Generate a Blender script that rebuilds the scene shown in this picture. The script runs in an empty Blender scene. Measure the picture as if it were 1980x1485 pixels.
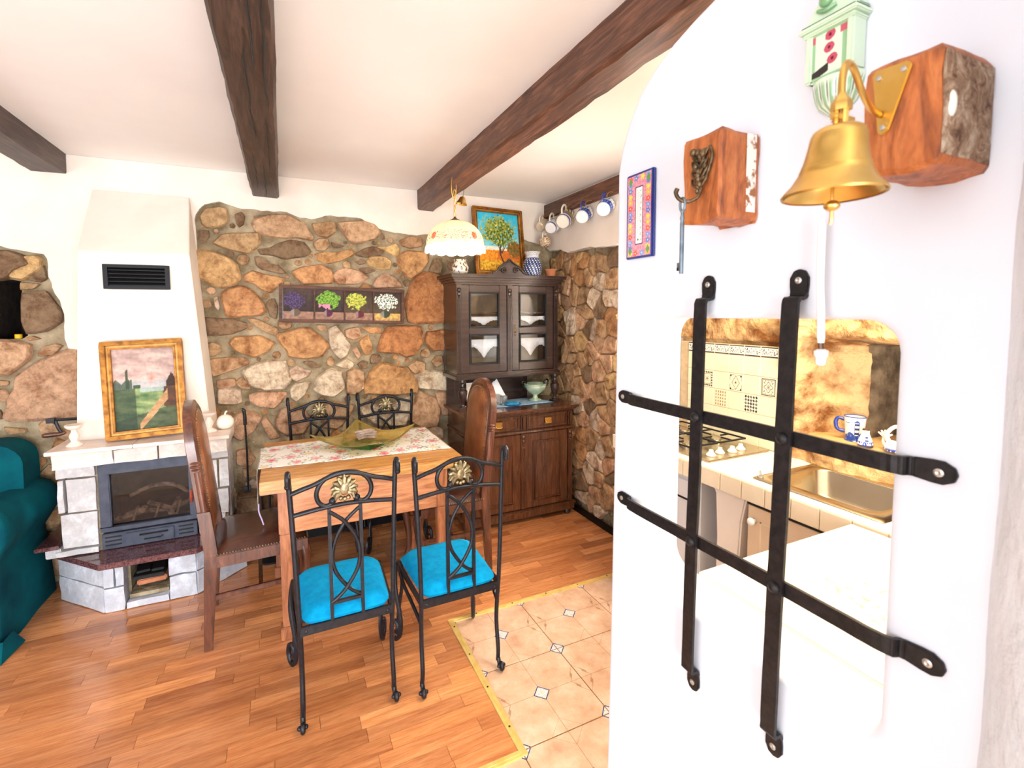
import bpy, bmesh, math, random
from math import sin, cos, pi, radians, sqrt, exp
from mathutils import Vector, Matrix, noise
from mathutils.geometry import tessellate_polygon
random.seed(7)
scene = bpy.context.scene
COL = scene.collection

# ---------------------------------------------------------------- camera, world, lights, exposure
CAM_H = 1.5
YAW, PITCH, ROLL = 0.424255, 0.068925, -0.006202
fwd = Vector((sin(YAW)*cos(PITCH), cos(YAW)*cos(PITCH), -sin(PITCH)))
rgt = Vector((cos(YAW), -sin(YAW), 0)); upv = rgt.cross(fwd)
r2 = cos(ROLL)*rgt + sin(ROLL)*upv; u2 = -sin(ROLL)*rgt + cos(ROLL)*upv
cam_data = bpy.data.cameras.new('camera'); cam = bpy.data.objects.new('camera', cam_data); COL.objects.link(cam)
cam.matrix_world = Matrix(((r2.x, u2.x, -fwd.x, 0), (r2.y, u2.y, -fwd.y, 0), (r2.z, u2.z, -fwd.z, CAM_H), (0, 0, 0, 1)))
cam_data.sensor_width = 36.0; cam_data.lens = 913.32/1980*36
cam_data.shift_x = 0.01576; cam_data.shift_y = -0.0375
cam_data.clip_start = 0.02; cam_data.clip_end = 100
cam_data.dof.use_dof = True; cam_data.dof.focus_distance = 2.6; cam_data.dof.aperture_fstop = 6.3
scene.camera = cam

world = bpy.data.worlds.new('world'); scene.world = world; world.use_nodes = True
world.node_tree.nodes['Background'].inputs[0].default_value = (0.86, 0.92, 1.0, 1)
world.node_tree.nodes['Background'].inputs[1].default_value = 1.0

def area(name, loc, target, sx, sy, power, color, spread=pi):
    l = bpy.data.lights.new(name, 'AREA'); l.shape = 'RECTANGLE'; l.size = sx; l.size_y = sy
    l.energy = power; l.color = color; l.spread = spread
    o = bpy.data.objects.new(name, l); COL.objects.link(o); o.location = loc
    o.rotation_euler = (Vector(target)-Vector(loc)).to_track_quat('-Z', 'Y').to_euler()
    return o
area('daylight_fill_rear', (0.1, -2.3, 0.85), (0.3, 2.6, 1.5), 2.6, 1.5, 118, (0.90, 0.95, 1.0))  # unseen daylight fill added behind the camera to brighten the room; no door modelled
area('daylight_fill_left', (-2.6, -0.4, 1.3), (0.7, 0.8, 1.9), 2.0, 1.6, 38, (0.86, 0.93, 1.0))  # added fill from the left, aimed upward to lift the ceiling; no window there
area('daylight_side_window', (2.5, 2.25, 1.5), (0.2, 2.5, 1.1), 0.55, 1.0, 100, (1.0, 0.95, 0.88))
area('kitchen_ceiling_lamp', (1.45, 0.75, 2.3), (1.5, 0.9, 0.9), 0.4, 0.9, 22, (1.0, 0.83, 0.58))
scene.view_settings.view_transform = 'Standard'; scene.view_settings.look = 'None'
scene.view_settings.gamma = 1.0; scene.view_settings.use_curve_mapping = False
scene.view_settings.exposure = 0.86

# ---------------------------------------------------------------- helpers
def s(r, g, b):
    f = lambda c: (c/255/12.92) if c <= 10 else ((c/255+0.055)/1.055)**2.4
    return (f(r), f(g), f(b), 1.0)
def mix(a, b, t): return tuple(a[i]*(1-t)+b[i]*t for i in range(3))+(1.0,)
def clamp(x, a=0.0, b=1.0): return max(a, min(b, x))
def N3(x, y, z=0.0): return noise.noise(Vector((x, y, z)))

class MB:
    def __init__(self): self.v = []; self.f = []; self.m = []; self.c = []
    def add(self, vs, fs, m=0, col=None, T=None):
        b = len(self.v)
        for i, p in enumerate(vs):
            p = Vector(p)
            if T is not None: p = T @ p
            self.v.append(p[:]); self.c.append(col[i] if isinstance(col, list) else (col or (1, 1, 1, 1)))
        for f in fs: self.f.append(tuple(b+i for i in f)); self.m.append(m)
        return self
    def box(self, c, d, m=0, T=None, rz=0, col=None):
        x, y, z = d[0]/2, d[1]/2, d[2]/2
        vs = [(-x,-y,-z),(x,-y,-z),(x,y,-z),(-x,y,-z),(-x,-y,z),(x,-y,z),(x,y,z),(-x,y,z)]
        R = Matrix.Translation(c) @ Matrix.Rotation(rz, 4, 'Z')
        if T is not None: R = T @ R
        return self.add(vs, [(3,2,1,0),(4,5,6,7),(0,1,5,4),(1,2,6,5),(2,3,7,6),(3,0,4,7)], m, col, R)
    def bx(self, x0, x1, y0, y1, z0, z1, m=0, col=None):
        return self.box(((x0+x1)/2, (y0+y1)/2, (z0+z1)/2), (x1-x0, y1-y0, z1-z0), m, None, 0, col)
    def bar(self, p, q, w, h, up=(0,0,1), m=0):
        p, q = Vector(p), Vector(q); d = (q-p); L = d.length; d.normalize()
        sd = d.cross(Vector(up)).normalized(); u = sd.cross(d)
        vs = [p+sd*a*w/2+u*b*h/2 for a, b in ((-1,-1),(1,-1),(1,1),(-1,1))]+[q+sd*a*w/2+u*b*h/2 for a, b in ((-1,-1),(1,-1),(1,1),(-1,1))]
        return self.add(vs, [(0,1,2,3),(7,6,5,4),(0,4,5,1),(1,5,6,2),(2,6,7,3),(3,7,4,0)], m)
    def tube(self, path, r, seg=8, closed=False, m=0, flat=1.0, ref=None):
        P = [Vector(p) for p in path]; n = len(P); vs = []; fs = []
        rr = r if isinstance(r, (list, tuple)) else [r]*n
        prev = None
        for i in range(n):
            if closed: t = P[(i+1) % n]-P[i-1]
            else: t = P[min(i+1, n-1)]-P[max(i-1, 0)]
            t.normalize()
            if prev is None:
                a = Vector(ref) if ref else (Vector((0,0,1)) if abs(t.z) < 0.9 else Vector((1,0,0)))
                u = a-t*a.dot(t); u.normalize()
            else:
                u = prev-t*prev.dot(t)
                if u.length < 1e-6: u = t.orthogonal()
                u.normalize()
            prev = u; w = t.cross(u)
            for k in range(seg):
                a = 2*pi*k/seg
                vs.append(P[i]+u*cos(a)*rr[i]+w*sin(a)*rr[i]*flat)
        for i in range(n if closed else n-1):
            j = (i+1) % n
            for k in range(seg):
                k2 = (k+1) % seg
                fs.append((i*seg+k, i*seg+k2, j*seg+k2, j*seg+k))
        if not closed:
            fs.append(tuple(range(seg-1, -1, -1))); fs.append(tuple((n-1)*seg+k for k in range(seg)))
        return self.add(vs, fs, m)
    def lathe(self, prof, seg=24, m=0, T=None, col=None, cap=True, mod=None):
        vs = []; fs = []; cs = []; n = len(prof)
        for i, (r, z) in enumerate(prof):
            for k in range(seg):
                a = 2*pi*k/seg
                q = mod(a, i/(n-1)) if mod else 1.0
                vs.append((r*cos(a)*q, r*sin(a)*q, z)); cs.append(col(a, z, i/(n-1)) if col else (1,1,1,1))
        for i in range(n-1):
            for k in range(seg):
                k2 = (k+1) % seg
                fs.append((i*seg+k, i*seg+k2, (i+1)*seg+k2, (i+1)*seg+k))
        if cap:
            if prof[0][0] > 1e-5: fs.append(tuple(range(seg-1, -1, -1)))
            if prof[-1][0] > 1e-5: fs.append(tuple((n-1)*seg+k for k in range(seg)))
        return self.add(vs, fs, m, cs, T)
    def prism(self, poly, a0, a1, axis='y', m=0, T=None, holes=(), col=None):
        """poly of 2D points extruded along an axis; 2D coordinates are the other two axes in order"""
        def P(u, v, w):
            return {'x': (w, u, v), 'y': (u, w, v), 'z': (u, v, w)}[axis]
        loops = [list(poly)]+[list(h) for h in holes]
        flat = [p for L in loops for p in L]; n = len(flat)
        tris = tessellate_polygon([[Vector((p[0], p[1], 0)) for p in L] for L in loops])
        vs = [P(p[0], p[1], a0) for p in flat]+[P(p[0], p[1], a1) for p in flat]
        fs = [tuple(t) for t in tris]+[tuple(i+n for i in reversed(t)) for t in tris]
        b = 0
        for L in loops:
            k = len(L)
            for i in range(k):
                j = (i+1) % k
                fs.append((b+i, b+j, b+j+n, b+i+n))
            b += k
        return self.add(vs, fs, m, col, T)
    def sphere(self, c, r, seg=12, rings=8, m=0, sc=(1,1,1), col=None):
        prof = [(max(1e-4, sin(pi*i/rings)), -cos(pi*i/rings)) for i in range(rings+1)]
        T = Matrix.Translation(c) @ Matrix.Diagonal((r*sc[0], r*sc[1], r*sc[2], 1))
        return self.lathe(prof, seg, m, T, (lambda a, z, t: col) if col else None, cap=False)
    def mesh(self, name, mats, smooth=False, bevel=0, bseg=2, angle=35, weld=True):
        me = bpy.data.meshes.new(name); me.from_pydata(self.v, [], self.f); me.update()
        for mt in (mats if isinstance(mats, (list, tuple)) else [mats]): me.materials.append(mt)
        if any(self.m): me.polygons.foreach_set('material_index', self.m)
        if any(c != (1,1,1,1) for c in self.c):
            ca = me.color_attributes.new('Col', 'FLOAT_COLOR', 'POINT')
            ca.data.foreach_set('color', [x for c in self.c for x in c])
        bm = bmesh.new(); bm.from_mesh(me)
        if weld: bmesh.ops.remove_doubles(bm, verts=bm.verts, dist=1e-6)
        bmesh.ops.recalc_face_normals(bm, faces=bm.faces)
        if bevel:
            ed = [e for e in bm.edges if len(e.link_faces) == 2 and e.calc_face_angle(0) > radians(angle)]
            bmesh.ops.bevel(bm, geom=ed, offset=bevel, segments=bseg, affect='EDGES', clamp_overlap=True)
        if smooth:
            for f in bm.faces: f.smooth = True
            for e in bm.edges:
                if len(e.link_faces) == 2 and e.calc_face_angle(0) > radians(smooth if smooth is not True else 50): e.smooth = False
        bm.to_mesh(me); bm.free()
        return me

def obj(name, mb, mats, parent=None, smooth=False, bevel=0, bseg=2, loc=None, rot=None, weld=True, label=None, kind=None, angle=35):
    me = mb.mesh(name, mats, smooth, bevel, bseg, angle, weld) if isinstance(mb, MB) else mb
    o = bpy.data.objects.new(name, me); COL.objects.link(o)
    if parent is not None: o.parent = parent
    if loc: o.location = loc
    if rot: o.rotation_euler = rot
    if label: o['label'] = label
    if kind: o['kind'] = kind
    return o
def tag(o, label, cat, group=None):
    o['label'] = label; o['category'] = cat
    if group: o['group'] = group
    return o
def thing(name, label, cat, loc=(0,0,0), rz=0.0, group=None, rot=None):
    o = bpy.data.objects.new(name, None); COL.objects.link(o)
    o.location = loc; o.rotation_euler = rot or (0, 0, rz); o.empty_display_size = 0.05
    return tag(o, label, cat, group)
def struct(name, mb, mats, **k):
    o = obj(name, mb, mats, **k); o['kind'] = 'structure'; return o
def copy_tree(o, parent=None):
    c = o.copy(); COL.objects.link(c)
    if parent is not None: c.parent = parent
    for ch in list(o.children): copy_tree(ch, c)
    return c
def spline(pts, n=6, closed=False):
    P = [Vector(p) for p in pts]; out = []; L = len(P)
    rng = range(L) if closed else range(L-1)
    for i in rng:
        if closed: p0, p1, p2, p3 = P[i-1], P[i], P[(i+1) % L], P[(i+2) % L]
        else: p0, p1, p2, p3 = P[max(i-1,0)], P[i], P[i+1], P[min(i+2, L-1)]
        for k in range(n):
            t = k/n
            out.append(0.5*((2*p1)+(p2-p0)*t+(2*p0-5*p1+4*p2-p3)*t*t+(3*p1-p0-3*p2+p3)*t**3))
    if not closed: out.append(P[-1])
    return out
def dense(P, n):
    out = []; L = [0]
    for a, b in zip(P, P[1:]): L.append(L[-1]+sqrt((a[0]-b[0])**2+(a[1]-b[1])**2))
    for i, p in enumerate(P[:-1]):
        k = max(1, int(round(n*(L[i+1]-L[i])/L[-1])))
        for j in range(k): t = j/k; out.append((p[0]+(P[i+1][0]-p[0])*t, p[1]+(P[i+1][1]-p[1])*t))
    return out+[P[-1]]
def frame4(mb, x0, x1, z0, z1, w, y0, y1, h=None):
    h = h or w
    mb.bx(x0, x0+w, y0, y1, z0, z1); mb.bx(x1-w, x1, y0, y1, z0, z1)
    mb.bx(x0+w, x1-w, y0, y1, z1-h, z1); mb.bx(x0+w, x1-w, y0, y1, z0, z0+h)
def offset2(P, d):
    """inset a counter-clockwise polygon by d"""
    out = []; n = len(P)
    for i in range(n):
        a, b, c = Vector(P[i-1]), Vector(P[i]), Vector(P[(i+1) % n])
        e1 = (b-a).normalized(); e2 = (c-b).normalized(); n1 = Vector((-e1.y, e1.x)); n2 = Vector((-e2.y, e2.x))
        m = (n1+n2); m.normalize(); k = max(0.35, m.dot(n1)); q = b+m*(d/k); out.append((q.x, q.y))
    return out
def area2(P): return sum(P[i][0]*P[(i+1) % len(P)][1]-P[(i+1) % len(P)][0]*P[i][1] for i in range(len(P)))/2
def rounded_slab(poly, hole, x0, x1, r, n=5):
    """a slab across x with one hole, its arrises rounded to radius r"""
    mb = MB()
    loops = [poly if area2(poly) > 0 else poly[::-1], hole if area2(hole) < 0 else hole[::-1]]
    faces_in = [offset2(L, r) for L in loops]; flat = [p for L in faces_in for p in L]
    tris = tessellate_polygon([[Vector((p[0], p[1], 0)) for p in L] for L in faces_in])
    for x in (x0, x1): mb.add([(x, p[0], p[1]) for p in flat], [tuple(t) for t in tris])
    for L in loops:
        rings = []
        for i in range(n+1): a = pi/2*i/n; rings.append((x0+r*(1-sin(a)), offset2(L, r*(1-cos(a)))))
        rings = [(x0+r*(1-cos(pi/2*i/n)), offset2(L, r*(1-sin(pi/2*i/n)))) for i in range(n+1)]
        rings += [(x1-r*(1-sin(pi/2*i/n)), offset2(L, r*(1-cos(pi/2*i/n)))) for i in range(n+1)]
        m = len(L); vs = [(x, p[0], p[1]) for x, R_ in rings for p in R_]; fs = []
        for k in range(len(rings)-1):
            for i in range(m): j = (i+1) % m; fs.append((k*m+i, k*m+j, (k+1)*m+j, (k+1)*m+i))
        mb.add(vs, fs)
    return mb
def rrect(x0, x1, z0, z1, r, n=5):
    out = []
    for cx, cz, a0 in ((x1-r, z1-r, 0), (x0+r, z1-r, pi/2), (x0+r, z0+r, pi), (x1-r, z0+r, 3*pi/2)):
        for i in range(n+1):
            a = a0+pi/2*i/n; out.append((cx+r*cos(a), cz+r*sin(a)))
    return out

# ---------------------------------------------------------------- materials (all procedural)
def nodes(name):
    m = bpy.data.materials.new(name); m.use_nodes = True
    nt = m.node_tree; b = nt.nodes['Principled BSDF']
    return m, nt, b
def texco(nt, space='Object', scale=(1,1,1), rnd=False):
    if space == 'World': src = nt.nodes.new('ShaderNodeNewGeometry').outputs['Position']
    else: src = nt.nodes.new('ShaderNodeTexCoord').outputs[space]
    mp = nt.nodes.new('ShaderNodeMapping'); mp.inputs['Scale'].default_value = scale
    nt.links.new(src, mp.inputs['Vector'])
    if rnd:
        oi = nt.nodes.new('ShaderNodeObjectInfo'); mul = nt.nodes.new('ShaderNodeVectorMath'); mul.operation = 'SCALE'
        mul.inputs[0].default_value = (37.0, 17.0, 53.0); nt.links.new(oi.outputs['Random'], mul.inputs['Scale'])
        nt.links.new(mul.outputs[0], mp.inputs['Location'])
    return mp.outputs[0]
def ramp(nt, fac, stops):
    r = nt.nodes.new('ShaderNodeValToRGB'); e = r.color_ramp.elements
    while len(e) < len(stops): e.new(0.5)
    for i, (p, c) in enumerate(stops): e[i].position = p; e[i].color = c
    nt.links.new(fac, r.inputs[0]); return r.outputs[0]
def noisen(nt, vec, scale, detail=4, rough=0.55, dist=0.0):
    n = nt.nodes.new('ShaderNodeTexNoise'); n.inputs['Scale'].default_value = scale; n.inputs['Detail'].default_value = detail
    n.inputs['Roughness'].default_value = rough; n.inputs['Distortion'].default_value = dist
    nt.links.new(vec, n.inputs['Vector']); return n.outputs['Fac']
def bumpn(nt, b, h, strength, dist=0.01):
    bp = nt.nodes.new('ShaderNodeBump'); bp.inputs['Strength'].default_value = strength; bp.inputs['Distance'].default_value = dist
    nt.links.new(h, bp.inputs['Height']); nt.links.new(bp.outputs[0], b.inputs['Normal'])
def mulc(nt, a, bcol, fac=1.0, mode='MULTIPLY'):
    m = nt.nodes.new('ShaderNodeMix'); m.data_type = 'RGBA'; m.blend_type = mode; m.inputs['Factor'].default_value = fac
    nt.links.new(a, m.inputs['A']); nt.links.new(bcol, m.inputs['B']); return m.outputs['Result']
def mat(name, c1, c2=None, rough=0.5, metal=0.0, scale=20, bump=0.0, bscale=None, bdist=0.004, space='Object', stretch=(1,1,1), coat=0.0, spec=0.5, sheen=0.0, emit=None, detail=4, mids=(0.35, 0.65), rnd=False, vcol=False, trans=0.0, alpha=1.0, ior=1.45):
    m, nt, b = nodes(name)
    b.inputs['Roughness'].default_value = rough; b.inputs['Metallic'].default_value = metal
    b.inputs['Coat Weight'].default_value = coat; b.inputs['Coat Roughness'].default_value = 0.12
    b.inputs['Specular IOR Level'].default_value = spec; b.inputs['Sheen Weight'].default_value = sheen
    b.inputs['Transmission Weight'].default_value = trans; b.inputs['Alpha'].default_value = alpha; b.inputs['IOR'].default_value = ior
    vec = texco(nt, space, stretch, rnd)
    out = None
    if vcol:
        a = nt.nodes.new('ShaderNodeAttribute'); a.attribute_name = 'Col'; out = a.outputs['Color']
        if c2: out = mulc(nt, out, ramp(nt, noisen(nt, vec, scale, detail), [(mids[0], c1), (mids[1], c2)]))
    elif c2: out = ramp(nt, noisen(nt, vec, scale, detail), [(mids[0], c1), (mids[1], c2)])
    if out is not None: nt.links.new(out, b.inputs['Base Color'])
    else: b.inputs['Base Color'].default_value = c1
    if bump: bumpn(nt, b, noisen(nt, vec, bscale or scale, 6, 0.6), bump, bdist)
    if emit: b.inputs['Emission Color'].default_value = emit[0]; b.inputs['Emission Strength'].default_value = emit[1]
    return m
def wood(name, dark, mid, light, grain=(1.5, 14, 14), rough=0.35, coat=0.3, space='Object', rnd=True, vary=0.0, bump=0.15, scale=3.0):
    m, nt, b = nodes(name)
    vec = texco(nt, space, grain, rnd)
    n1 = noisen(nt, vec, scale, 6, 0.6, 1.2)
    base = ramp(nt, n1, [(0.28, dark), (0.5, mid), (0.72, light)])
    fine = ramp(nt, noisen(nt, vec, scale*7, 3, 0.5), [(0.3, (0.72, 0.72, 0.72, 1)), (0.6, (1, 1, 1, 1))])
    out = mulc(nt, base, fine, 0.8)
    if vary:
        oi = nt.nodes.new('ShaderNodeObjectInfo'); out = mulc(nt, out, oi.outputs['Color'], vary)
    nt.links.new(out, b.inputs['Base Color']); b.inputs['Roughness'].default_value = rough
    b.inputs['Coat Weight'].default_value = coat; b.inputs['Coat Roughness'].default_value = 0.15
    bumpn(nt, b, n1, bump, 0.003)
    return m
def stonemat(name, rough=0.75, bump=0.9, fine=28, bdist=0.012, rustc=(0.62, 0.42, 0.27, 1), dk=(0.6, 0.5, 0.42, 1)):
    m, nt, b = nodes(name)
    vec = texco(nt, 'World', (1,1,1))
    oi = nt.nodes.new('ShaderNodeObjectInfo')
    n1 = noisen(nt, vec, 12, 10, 0.72, 0.35); n2 = noisen(nt, vec, fine, 10, 0.75, 0.3)
    rust = ramp(nt, n1, [(0.36, rustc), (0.5, (0.95, 0.9, 0.84, 1)), (0.66, (1.3, 1.3, 1.28, 1))])
    out = mulc(nt, oi.outputs['Color'], rust, 0.85)
    out = mulc(nt, out, ramp(nt, n2, [(0.32, dk), (0.55, (1.08, 1.05, 1.0, 1))]), 0.7)
    nt.links.new(out, b.inputs['Base Color']); b.inputs['Roughness'].default_value = rough
    ad = nt.nodes.new('ShaderNodeMath'); ad.operation = 'ADD'; nt.links.new(n1, ad.inputs[0]); nt.links.new(n2, ad.inputs[1])
    bumpn(nt, b, ad.outputs[0], bump, bdist)
    return m
M = {}
M['plaster'] = mat('plaster_white', s(226,213,200), s(238,227,215), rough=0.85, scale=2.5, bump=0.25, bscale=9, space='World', bdist=0.01)
M['plaster_cool'] = mat('plaster_partition', s(220,223,232), s(228,230,238), rough=0.6, scale=2, bump=0.18, bscale=7, space='World', bdist=0.01)
M['plaster_rough'] = mat('plaster_rough', s(222,225,232), s(232,234,240), rough=0.8, scale=3, bump=0.8, bscale=8, space='World', bdist=0.025)
M['ceiling'] = mat('ceiling_paint', s(240,235,231), s(248,244,240), rough=0.8, scale=1.2, bump=0.1, bscale=6, space='World')
M['mortar'] = mat('mortar', s(120,104,76), s(182,164,134), rough=0.95, scale=9, bump=1.0, bscale=16, space='World', bdist=0.03, detail=8)
M['stone'] = stonemat('field_stone', bump=1.0, bdist=0.022, rustc=(0.46, 0.27, 0.14, 1), dk=(0.5, 0.38, 0.28, 1))
M['whitestone'] = stonemat('white_fireplace_stone', rough=0.8, bump=0.6, fine=40, bdist=0.006, rustc=(0.82, 0.8, 0.8, 1), dk=(0.86, 0.84, 0.84, 1))
M['beam'] = wood('beam_wood', s(34,24,20), s(62,44,36), s(92,68,54), grain=(14, 1.3, 14), rough=0.55, coat=0.1, space='World', rnd=False, bump=0.7)
M['beam3'] = wood('beam_wood_reddish', s(48,28,20), s(94,58,42), s(140,92,66), grain=(14, 1.3, 14), rough=0.5, coat=0.1, space='World', rnd=False, bump=0.6)
M['plank'] = wood('parquet_wood', s(176,108,66), s(202,134,86), s(218,154,104), grain=(1.0, 12, 12), rough=0.22, coat=0.6, space='World', rnd=True, vary=1.0, bump=0.03)
M['darkwood'] = wood('cabinet_dark_wood', s(30,18,16), s(50,33,29), s(70,48,42), grain=(1.2, 12, 12), rough=0.28, coat=0.5, space='World', rnd=False, bump=0.1)
M['cabwood'] = wood('cabinet_brown_wood', s(64,36,22), s(90,54,34), s(112,70,44), grain=(12, 12, 1.2), rough=0.25, coat=0.6, space='World', rnd=False, bump=0.08)
M['chairwood'] = wood('chair_wood', s(46,22,12), s(92,50,32), s(124,74,50), grain=(10, 10, 1.4), rough=0.3, coat=0.5, rnd=False, bump=0.1)
M['tablewood'] = wood('table_wood', s(150,92,42), s(196,138,74), s(224,176,112), grain=(1.2, 10, 10), rough=0.3, coat=0.4, rnd=False, bump=0.1)
M['tableleg'] = wood('table_leg_wood', s(118,66,40), s(168,104,66), s(196,132,92), grain=(9, 9, 1.2), rough=0.4, coat=0.2, rnd=False, bump=0.12)
M['blockwood'] = wood('beam_stub_wood', s(112,54,22), s(176,96,44), s(204,124,66), grain=(6, 6, 1.5), rough=0.55, coat=0.05, rnd=False, bump=0.5, scale=6)
M['iron'] = mat('black_iron', s(22,22,27), s(36,35,41), rough=0.36, metal=0.25, scale=60, bump=0.12)
M['grille_iron'] = mat('grille_iron', s(20,18,19), s(38,33,34), rough=0.42, metal=0.3, scale=90, bump=0.45, bdist=0.002)
M['brass'] = mat('brass', s(214,170,86), s(236,198,118), rough=0.33, metal=1.0, scale=12)
M['antique'] = mat('antique_gold', s(104,92,68), s(176,160,124), rough=0.4, metal=0.8, scale=70, bump=0.3)
M['bronze'] = mat('bronze', s(70,56,40), s(128,106,78), rough=0.4, metal=0.8, scale=60, bump=0.8, bdist=0.004)
M['steelkey'] = mat('key_steel', s(92,104,116), s(128,140,150), rough=0.4, metal=0.7, scale=30)
M['screw'] = mat('screw_steel', s(190,186,180), rough=0.35, metal=0.8)
M['turq'] = mat('turquoise_fabric', s(0,126,174), s(0,142,190), rough=0.9, scale=40, bump=0.25, bscale=220, bdist=0.002, spec=0.15)
M['teal'] = mat('teal_slipcover', s(0,62,76), s(0,86,96), rough=0.9, scale=5, bump=0.3, bscale=140, bdist=0.002, spec=0.15)
M['leather'] = mat('brown_leather', s(104,58,32), s(146,88,50), rough=0.34, scale=9, bump=0.25, bscale=120, bdist=0.002, coat=0.3)
M['darkleather'] = mat('dark_seat_leather', s(62,34,26), s(88,52,38), rough=0.3, scale=9, bump=0.2, bscale=120, bdist=0.002, coat=0.4)
M['granite'] = mat('red_granite', s(66,34,36), s(124,80,80), rough=0.12, scale=130, coat=0.5, space='World')
M['insert'] = mat('grey_steel_insert', s(62,66,80), s(78,82,96), rough=0.45, metal=0.3, scale=20)
M['black'] = mat('matte_black', s(14,13,14), s(24,22,22), rough=0.6, scale=20)
M['glossblack'] = mat('gloss_black', s(10,10,13), rough=0.4, spec=0.3)
M['cablining'] = mat('cabinet_lining', s(170,148,120), s(196,176,148), rough=0.8, scale=8)
M['soot'] = mat('sooty_lining', s(26,18,14), s(58,42,32), rough=0.9, scale=18, bump=0.4)
M['ash'] = mat('ash_and_bark', s(66,52,42), s(136,114,94), rough=0.9, scale=30, bump=0.6)
M['gold'] = mat('gilt_frame', s(112,66,18), s(170,112,40), rough=0.38, metal=0.6, scale=30, bump=0.15)
M['goldlight'] = mat('gilt_frame_pale', s(166,118,56), s(196,150,84), rough=0.45, metal=0.4, scale=30)
M['marble'] = mat('pale_marble', s(226,204,190), s(240,224,212), rough=0.3, scale=14)
M['cream'] = mat('cream_ceramic', s(240,230,214), rough=0.2, coat=0.4)
M['white'] = mat('white_gloss', s(244,243,240), rough=0.25, coat=0.3)
M['whitecloth'] = mat('white_cloth', s(238,240,245), s(250,250,252), rough=0.9, scale=60, bump=0.3, bscale=160)
M['bluecloth'] = mat('blue_cloth', s(120,170,214), s(176,208,234), rough=0.9, scale=50, bump=0.2, bscale=200)
M['bluedish'] = mat('blue_felt', s(22,120,176), s(46,146,196), rough=0.8, scale=40, bump=0.4)
M['threshold'] = mat('brass_threshold', s(226,190,104), s(244,214,136), rough=0.35, metal=0.25, scale=20, stretch=(1,1,1))
M['terracotta'] = mat('terracotta', s(176,108,72), s(196,128,90), rough=0.85, scale=20)
M['steel'] = mat('brushed_steel', s(186,172,146), s(200,188,162), rough=0.26, metal=1.0, scale=5)
M['counter'] = mat('counter_top', s(238,232,220), s(248,243,234), rough=0.35, scale=6, space='World', coat=0.3)
M['beigetile'] = mat('beige_tile', s(232,214,184), s(240,224,196), rough=0.2, scale=6, coat=0.4)
M['wallt'] = mat('cream_wall_tile', s(238,226,190), s(243,232,200), rough=0.15, coat=0.5, scale=8, space='World')
M['grout'] = mat('tile_grout', s(196,170,130), s(214,188,150), rough=0.9, scale=30, space='World')
M['dgrout'] = mat('floor_grout', s(120,80,48), s(150,104,68), rough=0.9, scale=30, space='World')
M['rock'] = mat('ochre_rock', s(142,88,40), s(232,192,134), rough=0.85, scale=9, bump=1.0, bscale=20, bdist=0.03, space='World', detail=12, mids=(0.38, 0.58))
M['lightwood'] = mat('kitchen_front_beige', s(222,196,164), s(232,208,178), rough=0.5, scale=8)
M['appliance'] = mat('appliance_white', s(214,212,212), rough=0.4)
M['paint'] = mat('print_colours', (1,1,1,1), rough=0.55, vcol=True)
M['oilpaint'] = mat('oil_colours', (0.86,0.86,0.86,1), (1.08,1.08,1.08,1), rough=0.62, spec=0.25, vcol=True, scale=60, bump=0.3, bscale=70)
M['glazed'] = mat('glazed_colours', (1,1,1,1), rough=0.14, vcol=True, coat=0.6)
M['plank_sub'] = mat('subfloor', s(92,52,26), s(104,60,30), rough=0.8)
M['bluestem'] = mat('cobalt_glaze', s(30,56,150), rough=0.15, coat=0.6)
M['brownglaze'] = mat('brown_print', s(96,60,34), rough=0.3)
M['stick'] = mat('dried_twigs', s(150,128,116), s(206,188,176), rough=0.9, scale=50)
M['candlew'] = mat('yellow_candle', s(236,180,20), rough=0.5)
def glassmat(name, col, rough=0.02, amt=1.0, ior=1.3):
    m, nt, b = nodes(name)
    b.inputs['Base Color'].default_value = col; b.inputs['Roughness'].default_value = rough
    b.inputs['Transmission Weight'].default_value = amt; b.inputs['IOR'].default_value = ior
    return m
M['glass'] = glassmat('cabinet_glass', (0.95, 0.96, 0.97, 1), ior=1.45)
M['fireglass'] = glassmat('oven_glass', (0.78, 0.72, 0.68, 1), 0.04, ior=1.4)
M['oliveglass'] = glassmat('olive_glass', s(226,210,126), 0.06, 0.85)
M['greenglass'] = glassmat('green_glass', s(150,222,150), 0.05, 0.9)
M['winglass'] = glassmat('window_glass', (1, 1, 1, 1), 0.0, ior=1.02)
def shademat():
    m, nt, b = nodes('lamp_shade_cloth')
    a = nt.nodes.new('ShaderNodeAttribute'); a.attribute_name = 'Col'
    tr = nt.nodes.new('ShaderNodeBsdfTranslucent'); mx = nt.nodes.new('ShaderNodeMixShader'); mx.inputs[0].default_value = 0.35
    nt.links.new(a.outputs['Color'], b.inputs['Base Color']); nt.links.new(a.outputs['Color'], tr.inputs['Color'])
    b.inputs['Roughness'].default_value = 0.9
    nt.links.new(b.outputs[0], mx.inputs[1]); nt.links.new(tr.outputs[0], mx.inputs[2])
    nt.links.new(mx.outputs[0], nt.nodes['Material Output'].inputs['Surface'])
    return m
M['shade'] = shademat()

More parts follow.
